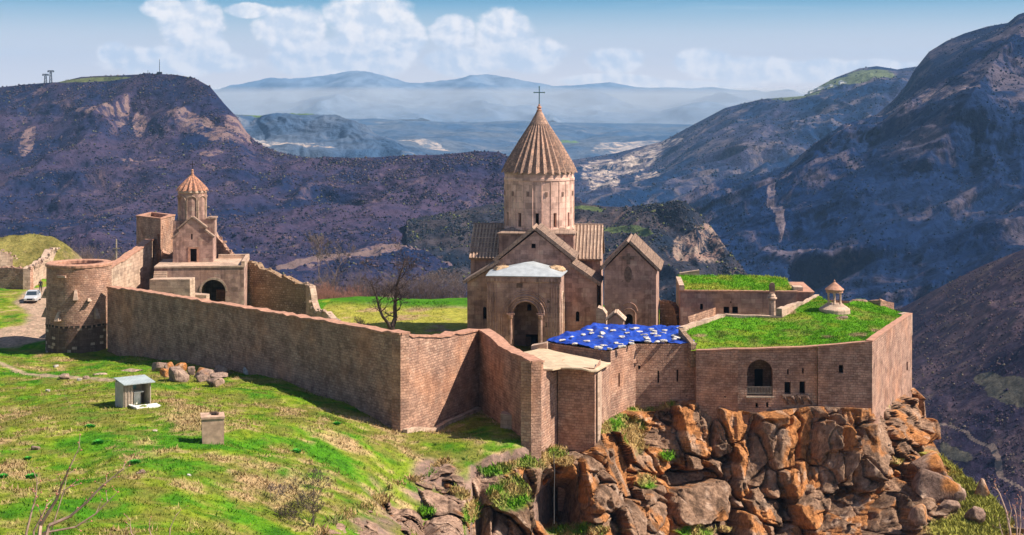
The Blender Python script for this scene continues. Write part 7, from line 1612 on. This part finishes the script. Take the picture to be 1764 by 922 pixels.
# thorn bush on the lower slope
c = gp(535, 905); tree('thorn_bush', 'dark leafless thorn bush on the lower slope near the bottom edge', tuple(c), [((-.4, 0, .8), .8, .05), ((.3, 0, .9), 1.2, .06), ((.0, .3, .8), .9, .05), ((-.7, .2, .5), .8, .04), ((.6, -.2, .5), .8, .04), ((-.1, -.3, .7), .8, .04)], 17, m_bark('thorn_bark', (.10, .075, .06)), bpy.data.materials['thorn_bark'], spread=.55, minr=.010, tlev=0)
c = gp(470, 862); tree('thorn_bush', 'small leafless twiggy bush left above the dark thorn bush', tuple(c), [((.5, 0, .8), .6, .025), ((.2, 0, .9), .5, .025), ((-.3, .2, .8), .45, .02)], 18, BK2, BK2, spread=.5, minr=.010, tlev=0)
c = gp(124, 703); tree('sapling', 'thin leafless sapling on the open slope left of the shed', tuple(c), [((.02, 0, 1), .7, .02)], 19, BK4, BK4, spread=.25, minr=.008, tlev=0, split=(1, 2))
# small leafy weeds
for k, (px, py, w_, lab) in enumerate([(170, 762, 11, 'round bright green weed clump below the shed'), (155, 735, 11, 'flat green weed clump left of the round bright one'), (54, 822, 14, 'green weed clump at the lower left'), (5, 821, 10, 'green weed clump at the left edge'), (580, 730, 8, 'small green weed clump near the wall corner'), (510, 778, 12, 'green weed clump right of the concrete tank'), (232, 797, 14, 'green weed clump between dry grass below the concrete tank'), (48, 790, 6, 'tiny dark green weed clump at far left')]):
    g_ = gp(px, py+2); a = w_/F*g_.y*.7; r = np.random.default_rng(400+k); n = 260; an = r.random(n)*2*pi; ra = a*r.random(n)**.5; B0 = np.stack([g_.x+ra*np.cos(an), g_.y+ra*np.sin(an), g_.z+.03+.55*a*(1-(ra/a)**2)*r.random(n)], 1)
    d = np.stack([np.cos(an+r.normal(0, .5, n)), np.sin(an), r.random(n)*.5], 1)*.13; s2 = np.cross(d, [0, 0, 1.])*.45; V = np.stack([B0-s2, B0+s2, B0+d+np.array([0, 0, .06])], 1).reshape(-1, 3)
    C_ = np.repeat(np.array([.06, .32, .04])*(.6+.8*r.random((n, 1))), 3, 0); o = np_mesh('weed_clump', V, np.arange(len(V)).reshape(-1, 3), M['shrub'], {'tint': C_}, smooth=False, org=tuple(g_)); tag(o, lab, 'weed', 'green weed clumps on the slope')

# ------------------------------------------------------------------ poles, masts and the cable-car pylons
c = XY(200.5, 232); mb = MB(); mb.tube((*c, EZ-26), (*c, zat(412, 232)), .16, .11, 7); PL = thing('utility_pole', 'old wooden pole standing behind the round tower', 'pole', (*c, EZ-26)); mb.build('post', M['woodlight'], PL)
mb = MB(); mb.box((c[0], c[1]-.1, zat(428, 232)), (1.1, .1, .12)); mb.build('crossarm', M['woodlight'], PL)
mb = MB(); p = P(954, 782, 113.5); q = P(955, 903, 110.5); k0 = p
for k in range(1, 9): k1 = p.lerp(q, k/8)+Vector((rng.normal(0, .03), 0, 0)); mb.tube(k0, k1, .035, .035, 6); k0 = k1
o = mb.build('drain_pipe', plain('grey_pipe', (.05, .045, .045), .6), org=tuple(q)); tag(o, 'thin dark drain pipe hanging down the cliff before the black hollow', 'pipe')
def crest_z(land, px):
    V = LAND[land][0][0]; pp_ = V[:, 0]/V[:, 1]*F+HX; i = int(np.argmin(np.abs(pp_-px))); return Vector(V[i])
def pylon(px, top, w, label):
    b = crest_z('left_mountain', px); z1 = EZ-(top-HY)/F*b.y; T_ = thing('cable_car_pylon', label, 'pylon', tuple(b), 'cable-car pylons on the plateau'); r = .32; A = MB(); w0, w1 = 2.6*w/10, 1.2*w/10; z0 = b.z-3
    for sx in (-1, 1):
        for sy in (-1, 1): A.tube((b.x+sx*w0, b.y+sy*w0, z0), (b.x+sx*w1, b.y+sy*w1, z1), r, r*.8, 4)
    n = 4
    for k in range(n):
        t0, t1 = k/n, (k+1)/n; f = lambda t, s_: (b.x+s_*(w0+(w1-w0)*t), b.y-(w0+(w1-w0)*t), z0+(z1-z0)*t); A.tube(f(t0, -1), f(t1, 1), r*.5, r*.5, 4); A.tube(f(t0, 1), f(t1, -1), r*.5, r*.5, 4)
    A.build('tower_frame', M['iron'], T_)
    A = MB(); A.box((b.x, b.y, z1), (w*.62*2, 1.0, .8)); A.build('crossarm', M['iron'], T_)
    for sx in (-1, 1): A = MB(); A.box((b.x+sx*w*.5, b.y, z1-1.1), (w*.35, .9, 1.0)); A.build('sheave_train', M['iron'], T_)
pylon(78, 128, 5.4, 'lower left cable-car pylon on the plateau skyline'); pylon(87.5, 122, 5.4, 'taller right cable-car pylon on the plateau skyline')
b = crest_z('left_mountain', 275); mb = MB(); MA = thing('antenna_mast', 'tall thin radio mast on the flat summit of the left mountain', 'mast', tuple(b)); mb.tube((b.x, b.y, b.z-2), (b.x, b.y, EZ-(102-HY)/F*b.y), .42, .22, 5); mb.build('pole', M['iron'], MA)
mb = MB(); mb.box((b.x, b.y, b.z+.8), (5, 3, 2.6)); mb.build('equipment_hut', M['iron'], MA)
b = crest_z('left_mountain', 254); mb = MB(); mb.tube((b.x, b.y, b.z-2), (b.x, b.y, EZ-(121-HY)/F*b.y), .3, .2, 5); o = mb.build('antenna_mast', M['iron'], org=tuple(b)); tag(o, 'short thin mast left of the tall radio mast', 'mast')
# village on the shoulder of the far ridge
V, mk_, PX_, PY_ = LAND['gorge_ridge']; hr = random.Random(9)
for k in range(12):
    px = 1392+k*5.2+hr.uniform(-1.5, 1.5); py = 165-k*.35+hr.uniform(-1.6, 2.2); i = np.argmin((PX_-px)**2+(PY_-py)**2); p = Vector(V.reshape(-1, 3)[i]); w_ = hr.uniform(5, 8)
    H_ = thing('village_house', 'tiny pale house in the far village on the ridge, number %d along the row' % (k+1), 'house', tuple(p), 'houses of the far village')
    H_['label'] = ['leftmost tiny pale house of the distant village row on the right ridge', 'tiny pale house, '+ORD[k]+' from the left in the distant village on the right ridge', 'rightmost tiny pale house of the distant village row on the right ridge'][0 if k == 0 else (2 if k == 11 else 1)]
    f_ = Fr(p.x, p.y, hr.uniform(-.3, .3)); mb = MB(); extr(mb, f_, 0, w_*.7, [(-w_/2, p.z-3), (w_/2, p.z-3), (w_/2, p.z+3.2), (-w_/2, p.z+3.2)]); mb.build('wall', M['white'], H_)
    mb = MB(); extr(mb, f_, -.4, w_*.7+.4, [(-w_/2-.4, p.z+3.2), (w_/2+.4, p.z+3.2), (0, p.z+5.2)]); mb.build('roof', M['shedroof'], H_)
